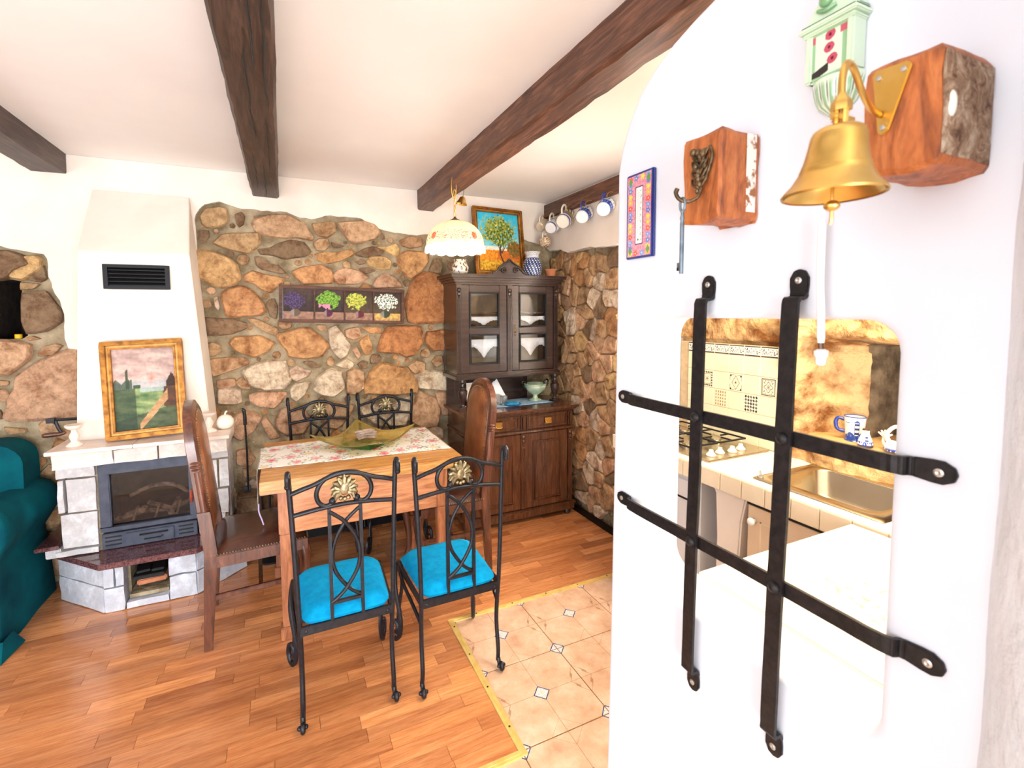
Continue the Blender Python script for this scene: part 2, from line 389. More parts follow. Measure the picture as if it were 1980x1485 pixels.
def canvas(name, w, h, nx, ny, fn, mt, parent, T, thick=0.0):
    """a flat printed face in its local xz plane: w wide, h high, centred; fn(u, v) gives the colour"""
    mb = MB(); vs = []; cs = []; fs = []
    for j in range(ny+1):
        for i in range(nx+1):
            u, v = i/nx, j/ny
            vs.append(((u-0.5)*w, 0, (v-0.5)*h)); cs.append(fn(u, v))
    for j in range(ny):
        for i in range(nx):
            a = j*(nx+1)+i; fs.append((a, a+1, a+nx+2, a+nx+1))
    mb.add(vs, fs, 0, cs)
    if thick:
        mb.box((0, thick/2+0.0005, 0), (w, thick, h), 0, None, 0, cs[0])
    o = obj(name, mb, mt, parent, weld=False)
    if T is not None: o.matrix_local = T
    return o
M['apronwood'] = wood('apron_wood', s(150,88,54), s(198,130,86), s(222,160,114), grain=(1.2, 9, 9), rough=0.35, coat=0.3, rnd=False, bump=0.1)
M['framewood'] = wood('frame_wood', s(48,26,16), s(86,50,32), s(112,70,46), grain=(1.2, 9, 9), rough=0.65, coat=0.0, rnd=False, bump=0.1)
M['smear'] = mat('plaster_remnant', s(150,96,60), s(232,222,210), rough=0.8, scale=55, space='World', mids=(0.42, 0.5), bump=0.5)
STONES = [
('t',[(-0.425,2.088),(-0.393,2.135),(-0.327,2.148),(-0.287,2.139),(-0.279,2.074),(-0.313,2.042),(-0.393,2.026),(-0.418,2.044)]),
('d',[(-0.239,2.113),(-0.206,2.131),(-0.189,2.106),(-0.195,2.055),(-0.223,2.038),(-0.238,2.062)]),
('d',[(-0.147,2.115),(-0.105,2.123),(-0.092,2.098),(-0.125,2.075)]),
('k',[(-0.144,2.069),(-0.096,2.108),(-0.029,2.129),(0.068,2.126),(0.137,2.089),(0.195,2.007),(0.179,1.984),(0.094,1.995),(0.015,1.986),(-0.072,1.996),(-0.127,2.024)]),
('t',[(0.202,2.088),(0.333,2.114),(0.347,2.049),(0.288,2.007),(0.236,2.018),(0.212,2.057)]),
('k',[(0.359,2.105),(0.528,2.13),(0.595,2.11),(0.645,2.062),(0.592,2.014),(0.469,1.984),(0.432,2.004),(0.395,2.058)]),
('d',[(0.645,2.057),(0.668,2.058),(0.673,2.018),(0.65,2.017)]),
('d',[(-0.437,2.004),(-0.389,2.004),(-0.386,1.967),(-0.414,1.931),(-0.435,1.939)]),
('t',[(-0.366,1.933),(-0.315,1.984),(-0.248,1.999),(-0.118,2.007),(-0.114,1.937),(-0.174,1.88),(-0.242,1.899),(-0.318,1.911)]),
('d',[(-0.113,1.911),(-0.055,1.919),(0.004,1.953),(0.063,1.972),(0.143,1.966),(0.181,1.909),(0.14,1.875),(0.03,1.854),(-0.038,1.872),(-0.104,1.88)]),
('t',[(0.209,1.964),(0.246,1.999),(0.298,1.997),(0.309,1.953),(0.275,1.922),(0.228,1.922)]),
('d',[(0.318,1.976),(0.403,1.958),(0.36,1.939),(0.328,1.943)]),
('o',[(0.217,1.894),(0.274,1.911),(0.348,1.911),(0.435,1.938),(0.456,1.905),(0.368,1.851),(0.293,1.837),(0.231,1.857)]),
('d',[(0.473,1.911),(0.523,1.942),(0.58,1.956),(0.659,1.943),(0.635,1.902),(0.544,1.886),(0.489,1.895)]),
('y',[(0.614,1.964),(0.683,1.967),(0.748,1.994),(0.774,1.96),(0.764,1.913),(0.728,1.909),(0.671,1.938)]),
('t',[(0.778,2.013),(0.838,2.043),(0.929,2.042),(0.934,1.986),(0.849,1.964),(0.801,1.979)]),
('o',[(0.754,1.895),(0.824,1.937),(0.964,1.94),(0.976,1.875),(0.919,1.801),(0.844,1.745),(0.797,1.785),(0.768,1.843)]),
('y',[(-0.455,1.879),(-0.36,1.873),(-0.281,1.841),(-0.246,1.807),(-0.229,1.725),(-0.264,1.688),(-0.342,1.666),(-0.402,1.696),(-0.461,1.739)]),
('d',[(-0.138,1.858),(-0.096,1.859),(-0.059,1.824),(-0.011,1.815),(0.031,1.764),(-0.003,1.763),(-0.108,1.786),(-0.137,1.811)]),
('o',[(-0.207,1.746),(-0.155,1.771),(-0.09,1.75),(0.021,1.731),(-0.005,1.699),(-0.065,1.639),(-0.121,1.665),(-0.158,1.696),(-0.2,1.705)]),
('o',[(0.076,1.776),(0.127,1.804),(0.241,1.824),(0.302,1.793),(0.321,1.705),(0.134,1.699),(0.085,1.744)]),
('k',[(0.325,1.761),(0.356,1.79),(0.41,1.805),(0.497,1.788),(0.558,1.75),(0.484,1.708),(0.353,1.7),(0.332,1.728)]),
('t',[(0.384,1.841),(0.411,1.858),(0.438,1.843),(0.432,1.809),(0.394,1.813)]),
('d',[(0.468,1.855),(0.511,1.874),(0.538,1.852),(0.498,1.834)]),
('d',[(0.498,1.811),(0.565,1.819),(0.604,1.797),(0.553,1.778),(0.508,1.783)]),
('y',[(0.549,1.864),(0.578,1.891),(0.67,1.897),(0.712,1.864),(0.697,1.812),(0.645,1.804),(0.566,1.83)]),
('k',[(0.585,1.699),(0.609,1.751),(0.667,1.782),(0.725,1.76),(0.795,1.685),(0.596,1.682)]),
('d',[(0.981,1.803),(1.02,1.9),(1.083,1.891),(1.069,1.793)]),
('r',[(0.822,1.537),(0.817,1.597),(0.849,1.692),(0.893,1.752),(0.956,1.79),(1.043,1.768),(1.119,1.709),(1.13,1.536),(1.116,1.444),(0.888,1.434),(0.833,1.459)]),
('o',[(-0.33,1.631),(-0.297,1.652),(-0.215,1.674),(-0.174,1.654),(-0.124,1.591),(-0.098,1.517),(-0.128,1.496),(-0.277,1.485),(-0.312,1.503),(-0.324,1.559)]),
('p',[(-0.375,1.6),(-0.357,1.61),(-0.346,1.549),(-0.356,1.529),(-0.371,1.549)]),
('d',[(-0.087,1.56),(-0.067,1.592),(-0.038,1.597),(-0.025,1.549),(-0.032,1.474),(-0.07,1.491)]),
('d',[(-0.42,1.483),(-0.277,1.471),(-0.205,1.444),(-0.211,1.413),(-0.281,1.383),(-0.407,1.376)]),
('t',[(-0.19,1.471),(-0.138,1.465),(-0.03,1.41),(-0.041,1.362),(-0.122,1.401),(-0.168,1.439)]),
('o',[(-0.301,1.321),(-0.273,1.357),(-0.189,1.368),(-0.132,1.364),(-0.052,1.319),(-0.088,1.272),(-0.175,1.23),(-0.258,1.268)]),
('o',[(-0.022,1.361),(0.044,1.392),(0.166,1.411),(0.257,1.315),(0.269,1.286),(0.233,1.22),(0.119,1.214),(0.028,1.229),(0.02,1.268),(-0.008,1.312)]),
('p',[(0.28,1.393),(0.334,1.414),(0.376,1.357),(0.423,1.287),(0.394,1.219),(0.35,1.192),(0.308,1.245),(0.283,1.314)]),
('k',[(0.388,1.39),(0.476,1.406),(0.497,1.342),(0.441,1.32),(0.398,1.345)]),
('o',[(0.474,1.308),(0.543,1.352),(0.564,1.282),(0.551,1.224),(0.511,1.226)]),
('o',[(0.488,1.411),(0.624,1.407),(0.635,1.362),(0.554,1.364)]),
('k',[(0.428,1.252),(0.462,1.274),(0.488,1.215),(0.471,1.187)]),
('r',[(0.609,1.233),(0.646,1.35),(0.688,1.396),(0.777,1.409),(0.912,1.398),(0.92,1.294),(0.871,1.211),(0.797,1.192),(0.738,1.222)]),
('r',[(0.961,1.366),(1.115,1.375),(1.126,1.225),(1.009,1.23),(0.953,1.281)]),
('t',[(0.208,1.427),(0.271,1.426),(0.275,1.393),(0.228,1.388)]),
('t',[(-0.413,1.227),(-0.305,1.238),(-0.222,1.224),(-0.205,1.186),(-0.29,1.154),(-0.399,1.118)]),
('p',[(-0.235,1.14),(-0.177,1.179),(-0.081,1.201),(0.007,1.192),(0.033,1.07),(-0.009,1.018),(-0.107,1.019),(-0.191,1.052)]),
('p',[(0.027,1.13),(0.076,1.161),(0.116,1.137),(0.162,1.128),(0.151,1.09),(0.073,1.062),(0.039,1.086)]),
('d',[(0.118,1.186),(0.18,1.189),(0.226,1.147),(0.168,1.145)]),
('t',[(0.269,1.202),(0.297,1.217),(0.317,1.177),(0.295,1.149),(0.268,1.162)]),
('p',[(0.316,1.154),(0.394,1.196),(0.448,1.159),(0.425,1.125),(0.37,1.128)]),
('p',[(0.179,1.004),(0.208,1.081),(0.283,1.133),(0.358,1.106),(0.372,0.99),(0.3,0.944),(0.225,0.961)]),
('k',[(0.391,1.104),(0.447,1.124),(0.502,1.092),(0.505,0.981),(0.453,0.943),(0.387,0.954)]),
('o',[(0.523,1.015),(0.559,1.095),(0.63,1.15),(0.724,1.127),(0.808,1.105),(0.874,1.003),(0.866,0.93),(0.72,0.929),(0.521,0.95)]),
('t',[(0.82,1.122),(0.883,1.162),(0.945,1.14),(0.937,1.085),(0.868,1.065)]),
('p',[(0.899,1.038),(0.944,1.079),(1.11,1.063),(1.129,0.961),(1.108,0.924),(0.904,0.958)]),
('k',[(-0.383,1.096),(-0.283,1.101),(-0.275,1.058),(-0.34,1.036),(-0.385,1.045)]),
('t',[(-0.279,1.074),(-0.246,1.104),(-0.2,1.063),(-0.197,1.026),(-0.248,1.035)]),
('p',[(-0.376,1.039),(-0.253,1.03),(-0.253,0.95),(-0.28,0.94),(-0.379,0.95)]),
('k',[(-0.203,0.989),(-0.145,1.006),(0.01,0.989),(-0.011,0.952),(-0.062,0.89),(-0.149,0.909),(-0.195,0.94)]),
('p',[(0.031,1.004),(0.062,1.046),(0.155,1.051),(0.132,0.985),(0.069,0.929),(0.034,0.954)]),
('k',[(-0.311,0.849),(-0.254,0.886),(-0.188,0.88),(-0.142,0.843),(-0.193,0.751),(-0.26,0.715),(-0.315,0.753)]),
('k',[(-0.143,0.811),(-0.118,0.841),(-0.039,0.7),(-0.099,0.694)]),
('k',[(-0.055,0.813),(-0.023,0.876),(0.027,0.888),(0.108,0.864),(0.147,0.792),(0.103,0.718),(0.001,0.718),(-0.042,0.756)]),
('k',[(0.212,0.877),(0.298,0.904),(0.429,0.869),(0.405,0.802),(0.315,0.718),(0.23,0.75)]),
('p',[(0.463,0.867),(0.542,0.871),(0.658,0.838),(0.816,0.909),(0.821,0.811),(0.788,0.691),(0.585,0.712),(0.484,0.806)]),
('k',[(0.833,0.822),(0.903,0.927),(1.004,0.87),(1.054,0.79),(1.026,0.666),(0.899,0.673),(0.831,0.724)]),
('k',[(1.017,0.906),(1.121,0.911),(1.132,0.745),(1.067,0.738)]),
('d',[(-1.421,1.825),(-1.301,1.841),(-1.247,1.818),(-1.215,1.775),(-1.285,1.743),(-1.315,1.699),(-1.343,1.691),(-1.429,1.689)]),
('y',[(-1.241,1.814),(-1.19,1.82),(-1.168,1.799),(-1.176,1.762),(-1.213,1.723),(-1.248,1.693),(-1.298,1.706),(-1.305,1.728),(-1.267,1.751),(-1.218,1.775)]),
('d',[(-1.206,1.738),(-1.164,1.769),(-1.159,1.702),(-1.186,1.683),(-1.229,1.693)]),
('t',[(-1.263,1.678),(-1.187,1.672),(-1.217,1.645),(-1.263,1.641)]),
('d',[(-1.255,1.619),(-1.161,1.624),(-1.134,1.582),(-1.102,1.522),(-1.105,1.468),(-1.172,1.424),(-1.247,1.41),(-1.264,1.47)]),
('t',[(-1.269,1.381),(-1.231,1.391),(-1.198,1.375),(-1.25,1.365)]),
('k',[(-1.448,1.371),(-1.306,1.367),(-1.243,1.342),(-1.253,1.267),(-1.339,1.193),(-1.458,1.196)]),
('k',[(-1.21,1.303),(-1.182,1.34),(-1.135,1.35),(-1.109,1.334),(-1.156,1.286),(-1.209,1.284)]),
('k',[(-1.301,1.172),(-1.229,1.236),(-1.139,1.278),(-1.09,1.303),(-1.024,1.288),(-1.036,0.935),(-1.216,0.944),(-1.341,0.949),(-1.36,0.973),(-1.335,1.062),(-1.31,1.112)]),
('t',[(-1.46,1.175),(-1.346,1.152),(-1.353,1.13),(-1.462,1.134)]),
('k',[(-1.463,1.116),(-1.366,1.109),(-1.34,1.069),(-1.364,1.041),(-1.467,1.057)]),
('k',[(-1.235,0.908),(-1.205,0.928),(-1.159,0.907),(-1.132,0.85),(-1.222,0.84)]),
('t',[(-1.377,0.907),(-1.288,0.89),(-1.284,0.867),(-1.358,0.863)]),
('d',[(-1.469,1.021),(-1.389,0.999),(-1.386,0.953),(-1.473,0.947)]),
('k',[(-0.291,0.643),(-0.235,0.646),(-0.181,0.579),(-0.222,0.525),(-0.29,0.554)]),
('p',[(-0.252,0.419),(-0.208,0.442),(-0.169,0.416),(-0.171,0.376),(-0.245,0.393)]),
('d',[(-0.292,0.495),(-0.259,0.48),(-0.262,0.39),(-0.295,0.416)]),
('d',[(-0.229,0.345),(-0.172,0.325),(-0.176,0.234),(-0.241,0.246)]),
('d',[(-0.12,0.662),(-0.039,0.662),(-0.005,0.596),(-0.096,0.598)]),
('t',[(-0.257,0.52),(-0.188,0.5),(-0.172,0.457),(-0.251,0.459)]),
]
MAIN_EDGE = [ (-0.45,1.988),(-0.454,2.066),(-0.446,2.097),(-0.4,2.159),(-0.321,2.184),(-0.241,2.158),(-0.095,2.145),(0.049,2.151),(0.127,2.12),(0.198,2.115),(0.313,2.151),(0.408,2.15),(0.517,2.144),(0.628,2.084),(0.743,2.063),(0.899,2.055),(1.023,2.075),(1.108,2.071),(1.288,2.065),(1.726,2.079),(1.849,2.056),(1.962,2.032),(2.005,2.028),(2.077,2.001) ]
NICHE_EDGE = [ (-1.541,1.882),(-1.386,1.876),(-1.332,1.868),(-1.3,1.855),(-1.234,1.844),(-1.155,1.831),(-1.142,1.807),(-1.14,1.77),(-1.142,1.71),(-1.12,1.62),(-1.095,1.544),(-1.087,1.468),(-1.092,1.376),(-1.077,1.314),(-1.042,1.285) ]
NICHE_HOLE = [ (-1.397,1.693),(-1.309,1.695),(-1.266,1.685),(-1.266,1.626),(-1.263,1.559),(-1.266,1.485),(-1.264,1.425),(-1.254,1.395),(-1.278,1.377),(-1.415,1.374) ]
RIGHT_EDGE = [ (3.425,2.051),(3.281,1.989),(3.125,1.982),(3.02,1.945),(2.94,1.949),(2.808,1.954),(2.651,1.94),(2.53,1.929) ]
# ================================================================ THE SETTING
XR = 2.03; YB = 3.37            # right wall and back wall mortar planes
CEIL = 2.37

# ---- floor: a base with every board and tile laid on it
mb = MB(); mb.bx(-3.2, 2.3, -2.6, 3.6, -0.08, -0.012)
floor = struct('floor', mb, M['plank_sub'])
TX, TY0, TY1 = 0.70, 1.345, 2.105      # the tiled area: x>TX up to TY1, and everything nearer than TY0
unit = MB(); unit.box((0.5, 0.5, -0.5), (1, 1, 1)); unit_me = unit.mesh('plank', M['plank'])
PW = 0.0625
boards = []
row = 0; y = -0.0
y = TY0+0.012
while y < YB:
    x = -2.4 - random.random()*0.45
    while x < 2.03:
        L = random.choice((0.36, 0.42, 0.42, 0.5, 0.3))
        x1 = x+L
        xa, xb = x, min(x1, 2.03)
        if y+PW/2 < TY1: xb = min(xb, TX-0.012)
        if xb-xa > 0.03: boards.append((xa, y, xb-xa, PW))
        x = x1
        if y+PW/2 < TY1 and x >= TX-0.012: break
    y += PW
def vis(b):
    cx, cy = b[0]+b[2]/2, b[1]+b[3]/2
    d = Vector((cx, cy, -CAM_H)); f = d.dot(fwd); u = d.dot(r2)/f
    if f < 0.3 or u < -1.13 or u > 0.34 or cx < -1.75: return 1e9
    if cx < -0.24 and cx > -1.12 and cy > 3.0: return 1e9
    return d.length
boards.sort(key=vis)
shades = [(1.0,0.98,0.96),(1.12,1.1,1.04),(0.80,0.74,0.68),(1.3,1.32,1.24),(0.92,0.86,0.8),(0.7,0.62,0.56),(1.05,1.0,0.92),(1.2,1.16,1.06)]
for b in boards[:300]:
    o = obj('plank', unit_me, None, floor); o.location = (b[0]+0.0006, b[1]+0.0006, -0.0001-random.random()*0.0004); o.scale = (b[2]-0.0012, b[3]-0.0012, 0.014)
    c = random.choice(shades); o.color = (c[0], c[1], c[2], 1)
rest = MB()
for b in boards[300:]: rest.bx(b[0]+.0006, b[0]+b[2]-.0006, b[1]+.0006, b[1]+b[3]-.0006, -0.014, -0.0003)
o = obj('plank', rest, M['plank'], floor, kind='stuff', weld=False); o.color = (0.95, 0.9, 0.86, 1)

# floor tiles: 0.37 x 0.375 with a printed cross, lozenges and scroll outlines
def tile_floor_mat():
    m, nt, b = nodes('floor_tile_print')
    tc = nt.nodes.new('ShaderNodeTexCoord'); sep = nt.nodes.new('ShaderNodeSeparateXYZ'); nt.links.new(tc.outputs['Object'], sep.inputs[0])
    def mth(op, a, bb=None, cl=False):
        n = nt.nodes.new('ShaderNodeMath'); n.operation = op; n.use_clamp = cl
        for i, q in enumerate((a, bb)):
            if q is None: continue
            if isinstance(q, (int, float)): n.inputs[i].default_value = q
            else: nt.links.new(q, n.inputs[i])
        return n.outputs[0]
    ax = mth('ABSOLUTE', sep.outputs[0]); ay = mth('ABSOLUTE', sep.outputs[1])
    H = 0.1865
    bx_, by_ = mth('SUBTRACT', H, ax), mth('SUBTRACT', H, ay)
    cen = mth('ADD', ax, ay); cor = mth('ADD', bx_, by_)
    loz = mth('MINIMUM', cen, cor)                       # centre and corner lozenges
    inl = mth('LESS_THAN', loz, 0.037); edge = mth('LESS_THAN', mth('ABSOLUTE', mth('SUBTRACT', loz, 0.034)), 0.0028)
    w2 = noisen(nt, texco(nt, 'World', (1,1,1)), 95, 1, 0.3, 2.5)
    scr = mth('LESS_THAN', mth('ABSOLUTE', mth('SUBTRACT', w2, 0.5)), 0.018)
    mark = mth('MULTIPLY', mth('MAXIMUM', edge, scr), inl)
    line = mth('LESS_THAN', mth('MINIMUM', ax, ay), 0.0011)
    # scrolled medallion round the middle of each side
    m1 = mth('ADD', bx_, mth('MULTIPLY', ay, 0.8)); m2 = mth('ADD', by_, mth('MULTIPLY', ax, 0.8)); md = mth('MINIMUM', m1, m2)
    wob = mth('MULTIPLY', mth('SINE', mth('MULTIPLY', mth('SUBTRACT', ax, ay), 150.0)), 0.006)
    med = mth('LESS_THAN', mth('ABSOLUTE', mth('SUBTRACT', mth('ADD', md, wob), 0.055)), 0.0014)
    vec = texco(nt, 'World', (1,1,1))
    base = ramp(nt, noisen(nt, vec, 9, 6, 0.65), [(0.3, s(204,160,130)), (0.5, s(224,186,156)), (0.68, s(236,208,184))])
    col = nt.nodes.new('ShaderNodeMix'); col.data_type = 'RGBA'; nt.links.new(mth('MULTIPLY', mth('MAXIMUM', line, med), 0.6), col.inputs['Factor']); nt.links.new(base, col.inputs['A']); col.inputs['B'].default_value = s(140,92,58)
    c2 = nt.nodes.new('ShaderNodeMix'); c2.data_type = 'RGBA'; nt.links.new(inl, c2.inputs['Factor']); nt.links.new(col.outputs['Result'], c2.inputs['A']); c2.inputs['B'].default_value = s(236,232,226)
    c3 = nt.nodes.new('ShaderNodeMix'); c3.data_type = 'RGBA'; nt.links.new(mark, c3.inputs['Factor']); nt.links.new(c2.outputs['Result'], c3.inputs['A']); c3.inputs['B'].default_value = s(52,72,120)
    nt.links.new(c3.outputs['Result'], b.inputs['Base Color']); b.inputs['Roughness'].default_value = 0.24; b.inputs['Coat Weight'].default_value = 0.3
    return m
M['floortile'] = tile_floor_mat()
tb = MB(); tb.box((0, 0, -0.005), (0.3695, 0.3705, 0.010)); tile_me = tb.mesh('floor_tile', M['floortile'], bevel=0.0012, bseg=1)
mb = MB(); mb.bx(TX, 2.03, -1.0, TY1, -0.012, -0.0035); mb.bx(-2.4, TX, -1.0, TY0, -0.012, -0.0035)
obj('grout_bed', mb, M['dgrout'], floor)
for i in range(-8, 4):
    for j in range(0, 7):
        x0 = 0.70+i*0.3735; y1 = 2.105-j*0.375
        if i < 0 and j < 2: continue
        if x0 > 1.9: continue
        o = obj('floor_tile', tile_me, None, floor); o.location = (x0+0.1868, y1-0.1875, -0.0012)
for n, (x0, x1, y0, y1) in enumerate(((TX-0.012, TX+0.014, TY0-0.012, TY1+0.012), (TX+0.014, XR-0.02, TY1-0.014, TY1+0.012), (-2.4, TX-0.012, TY0-0.014, TY0+0.012))):
    mb = MB(); mb.bx(x0, x1, y0, y1, -0.002, 0.004)
    if n: mb.bx(x0, x1, (y0+y1)/2-0.003, (y0+y1)/2+0.003, 0.004, 0.0055)
    else: mb.bx((x0+x1)/2-0.003, (x0+x1)/2+0.003, y0, y1, 0.004, 0.0055)
    t = struct('trim_%d' % (n+1), mb, M['threshold'], bevel=0.0008, bseg=1, label='ribbed brass threshold strip between parquet and tiles')
    sc = MB(); k = 0.12
    while k < (y1-y0 if n == 0 else x1-x0):
        p = ((x0+x1)/2, y0+k, 0.0056) if n == 0 else (x0+k, (y0+y1)/2, 0.0056)
        sc.lathe([(0.004, -0.001), (0.004, 0.0007), (0.0001, 0.0009)], 8, 0, Matrix.Translation(p)); k += 0.2
    obj('screws', sc, M['black'], t)

# ---- ceiling
mb = MB(); mb.bx(-3.2, 2.3, -2.6, 3.6, CEIL, CEIL+0.1)
struct('ceiling', mb, M['ceiling'])

# ---- stones
TONE = {'t': s(208,172,132), 'd': s(156,130,102), 'k': s(226,186,152), 'o': s(216,166,116), 'y': s(232,196,140), 'p': s(240,222,200), 'r': s(214,150,98)}
def stone_mesh(poly, H, seed, nsub=3, plane='xz', rings=((0.985, 0.6), (0.88, 0.98), (0.45, 1.0))):
    """poly in plane coordinates, bulging towards the room by H"""
    n = len(poly); cx = sum(p[0] for p in poly)/n; cz = sum(p[1] for p in poly)/n
    P = [Vector((p[0]-cx, p[1]-cz, 0)) for p in poly]
    out = []
    for i in range(n):
        a, b = P[i], P[(i+1) % n]
        for k in range(nsub):
            q = a.lerp(b, k/nsub)
            j = N3(q.x*14+seed, q.y*14, seed)*0.012
            out.append(q*(1.11+j/max(q.length, 0.03)*0.8))
    # soften corners once
    m = len(out); out = [(out[i-1]+out[i]*8+out[(i+1) % m])/10 for i in range(m)]
    rg = [(1.0, -0.35)]+list(rings); vs = []; fs = []
    for sc, h in rg:
        for q in out:
            hh = h*H+(N3(q.x*11+seed*3, q.y*11, h)*H*0.45 if h > 0.6 else 0)
            vs.append((q.x*sc, q.y*sc, hh))
    vs.append((0, 0, H*(1.0+0.3*N3(seed, 0, 5)))); L = len(rg)
    for r in range(L-1):
        for i in range(m):
            j = (i+1) % m; fs.append((r*m+i, r*m+j, (r+1)*m+j, (r+1)*m+i))
    for i in range(m): fs.append(((L-1)*m+i, (L-1)*m+(i+1) % m, L*m))
    if plane == 'xz': vs2 = [(v[0], -v[2], v[1]) for v in vs]
    else: vs2 = [(-v[2], v[0], v[1]) for v in vs]
    b = MB(); b.add(vs2, fs)
    return b, (cx, cz)
def voronoi(x0, x1, z0, z1, dx, dz, jit, rnd):
    pts = []; r = 0; z = z0-dz/2
    while z < z1+dz:
        x = x0-dx+(r % 2)*dx/2
        while x < x1+dx:
            pts.append((x+rnd.uniform(-jit, jit)*dx, z+rnd.uniform(-jit, jit)*dz)); x += dx
        z += dz; r += 1
    cells = []
    for i, p in enumerate(pts):
        poly = [(p[0]-dx*1.6, p[1]-dz*1.6), (p[0]+dx*1.6, p[1]-dz*1.6), (p[0]+dx*1.6, p[1]+dz*1.6), (p[0]-dx*1.6, p[1]+dz*1.6)]
        for j, q in enumerate(pts):
            if i == j or abs(q[0]-p[0]) > 3*dx or abs(q[1]-p[1]) > 3*dz: continue
            mx, mz = (p[0]+q[0])/2, (p[1]+q[1])/2; nx, nz = q[0]-p[0], q[1]-p[1]
            new = []
            for k in range(len(poly)):
                a, b = poly[k], poly[(k+1) % len(poly)]
                da = (a[0]-mx)*nx+(a[1]-mz)*nz; db = (b[0]-mx)*nx+(b[1]-mz)*nz
                if da <= 0: new.append(a)
                if da*db < 0:
                    t = da/(da-db); new.append((a[0]+(b[0]-a[0])*t, a[1]+(b[1]-a[1])*t))
            poly = new
            if len(poly) < 3: break
        if len(poly) >= 3: cells.append((p, poly))
    return cells
def shrink(poly, g):
    cx = sum(p[0] for p in poly)/len(poly); cz = sum(p[1] for p in poly)/len(poly); out = []
    for p in poly:
        d = sqrt((p[0]-cx)**2+(p[1]-cz)**2); k = max(0.3, (d-g)/d); out.append((cx+(p[0]-cx)*k, cz+(p[1]-cz)*k))
    return out

# ---- back wall: mortar core with a niche, stones, and a plaster coat with a torn lower edge
mb = MB(); mb.prism([(-3.0, 0.0), (2.2, 0.0), (2.2, CEIL), (-3.0, CEIL)], YB, YB+0.03, 'y', 0, holes=[NICHE_HOLE[::-1]])
wall_back = struct('wall_back', mb, M['mortar'])
mb = MB(); mb.bx(-3.0, 2.2, YB+0.35, YB+0.4, 0, CEIL)
for a, b in zip(NICHE_HOLE, NICHE_HOLE[1:]+NICHE_HOLE[:1]):
    mb.add([(a[0], YB+0.02, a[1]), (b[0], YB+0.02, b[1]), (b[0], YB+0.36, b[1]), (a[0], YB+0.36, a[1])], [(0, 1, 2, 3)])
obj('niche_lining', mb, M['soot'], wall_back)
for i, (tone, poly) in enumerate(STONES):
    xs = [p[0] for p in poly]; zs = [p[1] for p in poly]; size = min(max(xs)-min(xs), max(zs)-min(zs))
    b, (cx, cz) = stone_mesh(poly, clamp(size*0.3, 0.02, 0.05), i*1.7)
    o = obj('stone', b, M['stone'], wall_back, smooth=38, loc=(cx, YB, cz))
    c = TONE[tone]; j = random.uniform(0.9, 1.1); o.color = (c[0]*j, c[1]*j*random.uniform(0.96, 1.04), c[2]*j, 1)
# the low and hidden stretches continue in the same rubble
rnd = random.Random(3)
for p, poly in voronoi(-2.0, 2.0, 0.05, 1.0, 0.17, 0.12, 0.3, rnd):
    cx, cz = p
    if cz > 0.93 or cz < 0.08: continue
    inside = False
    for _, sp in STONES:
        if min(q[0] for q in sp)-0.05 < cx < max(q[0] for q in sp)+0.05 and min(q[1] for q in sp)-0.05 < cz < max(q[1] for q in sp)+0.05: inside = True
    if inside or cz > 0.80 and -0.45 < cx < 0.9: continue
    if cx > 1.05 or (-1.0 < cx < -0.45): continue
    b, (sx, sz) = stone_mesh(shrink(poly, 0.014), 0.025, cx*9+cz*5, 2)
    o = obj('stone', b, M['stone'], wall_back, smooth=38, loc=(sx, YB, sz)); c = TONE[rnd.choice('tdkop')]; o.color = c
mb = MB(); vs = []; fs = []; nx_, nz_ = 170, 130
for j in range(nz_+1):
    for i in range(nx_+1):
        x = -0.46+2.5*i/nx_; z = 0.02+2.16*j/nz_
        vs.append((x, YB-0.006-0.010*N3(x*7, z*7, 1)-0.006*N3(x*19, z*19, 4), z))
for j in range(nz_):
    for i in range(nx_): a = j*(nx_+1)+i; fs.append((a, a+1, a+nx_+2, a+nx_+1))
mb.add(vs, fs); obj('mortar_bed', mb, M['mortar'], wall_back, smooth=80)
# small filling stones in the wide joints: geometry, but too small to pick apart
def edge_dist(x, z, P):
    best = 9.0; ins = False; n = len(P)
    for i in range(n):
        (ax, az), (bx_, bz) = P[i], P[(i+1) % n]
        dx, dz = bx_-ax, bz-az; t = clamp(((x-ax)*dx+(z-az)*dz)/max(dx*dx+dz*dz, 1e-9))
        best = min(best, sqrt((x-ax-dx*t)**2+(z-az-dz*t)**2))
        if (az > z) != (bz > z) and x < (bx_-ax)*(z-az)/(bz-az)+ax: ins = not ins
    return -best if ins else best
rnd = random.Random(21); P_ = [sp for _, sp in STONES]; extra = []
cand = [(rnd.uniform(-.42, 1.06), rnd.uniform(.86, 2.1)) for _ in range(1500)]
sized = []
for x, z in cand:
    if z > 2.10-max(0, x-.3)*.12 or (z < .9 and x > 0): continue
    r_ = min(edge_dist(x, z, sp) for sp in P_)-.010
    if r_ > .013: sized.append((min(r_, .05), x, z))
sized.sort(reverse=True)
for r_, x, z in sized:
    if any(sqrt((x-a)**2+(z-c)**2) < r_+q+.004 for q, a, c in extra): continue
    extra.append((r_, x, z))
    ph = rnd.uniform(0, 6); k_ = rnd.choice((5, 6, 7))
    poly = [(x+r_*rnd.uniform(.8, 1.08)*cos(ph+2*pi*q/k_), z+r_*rnd.uniform(.75, 1.0)*sin(ph+2*pi*q/k_)) for q in range(k_)]
    b, (cx, cz) = stone_mesh(poly, clamp(r_*.5, .010, .03), x*31+z*7, 2)
    if len(extra) > 130: break
    o = obj('stone', b, M['stone'], wall_back, smooth=38, loc=(cx, YB-.004, cz)); c = TONE[rnd.choice('tdkodt')]; j_ = rnd.uniform(.8, 1.0); o.color = (c[0]*j_, c[1]*j_, c[2]*j_, 1)
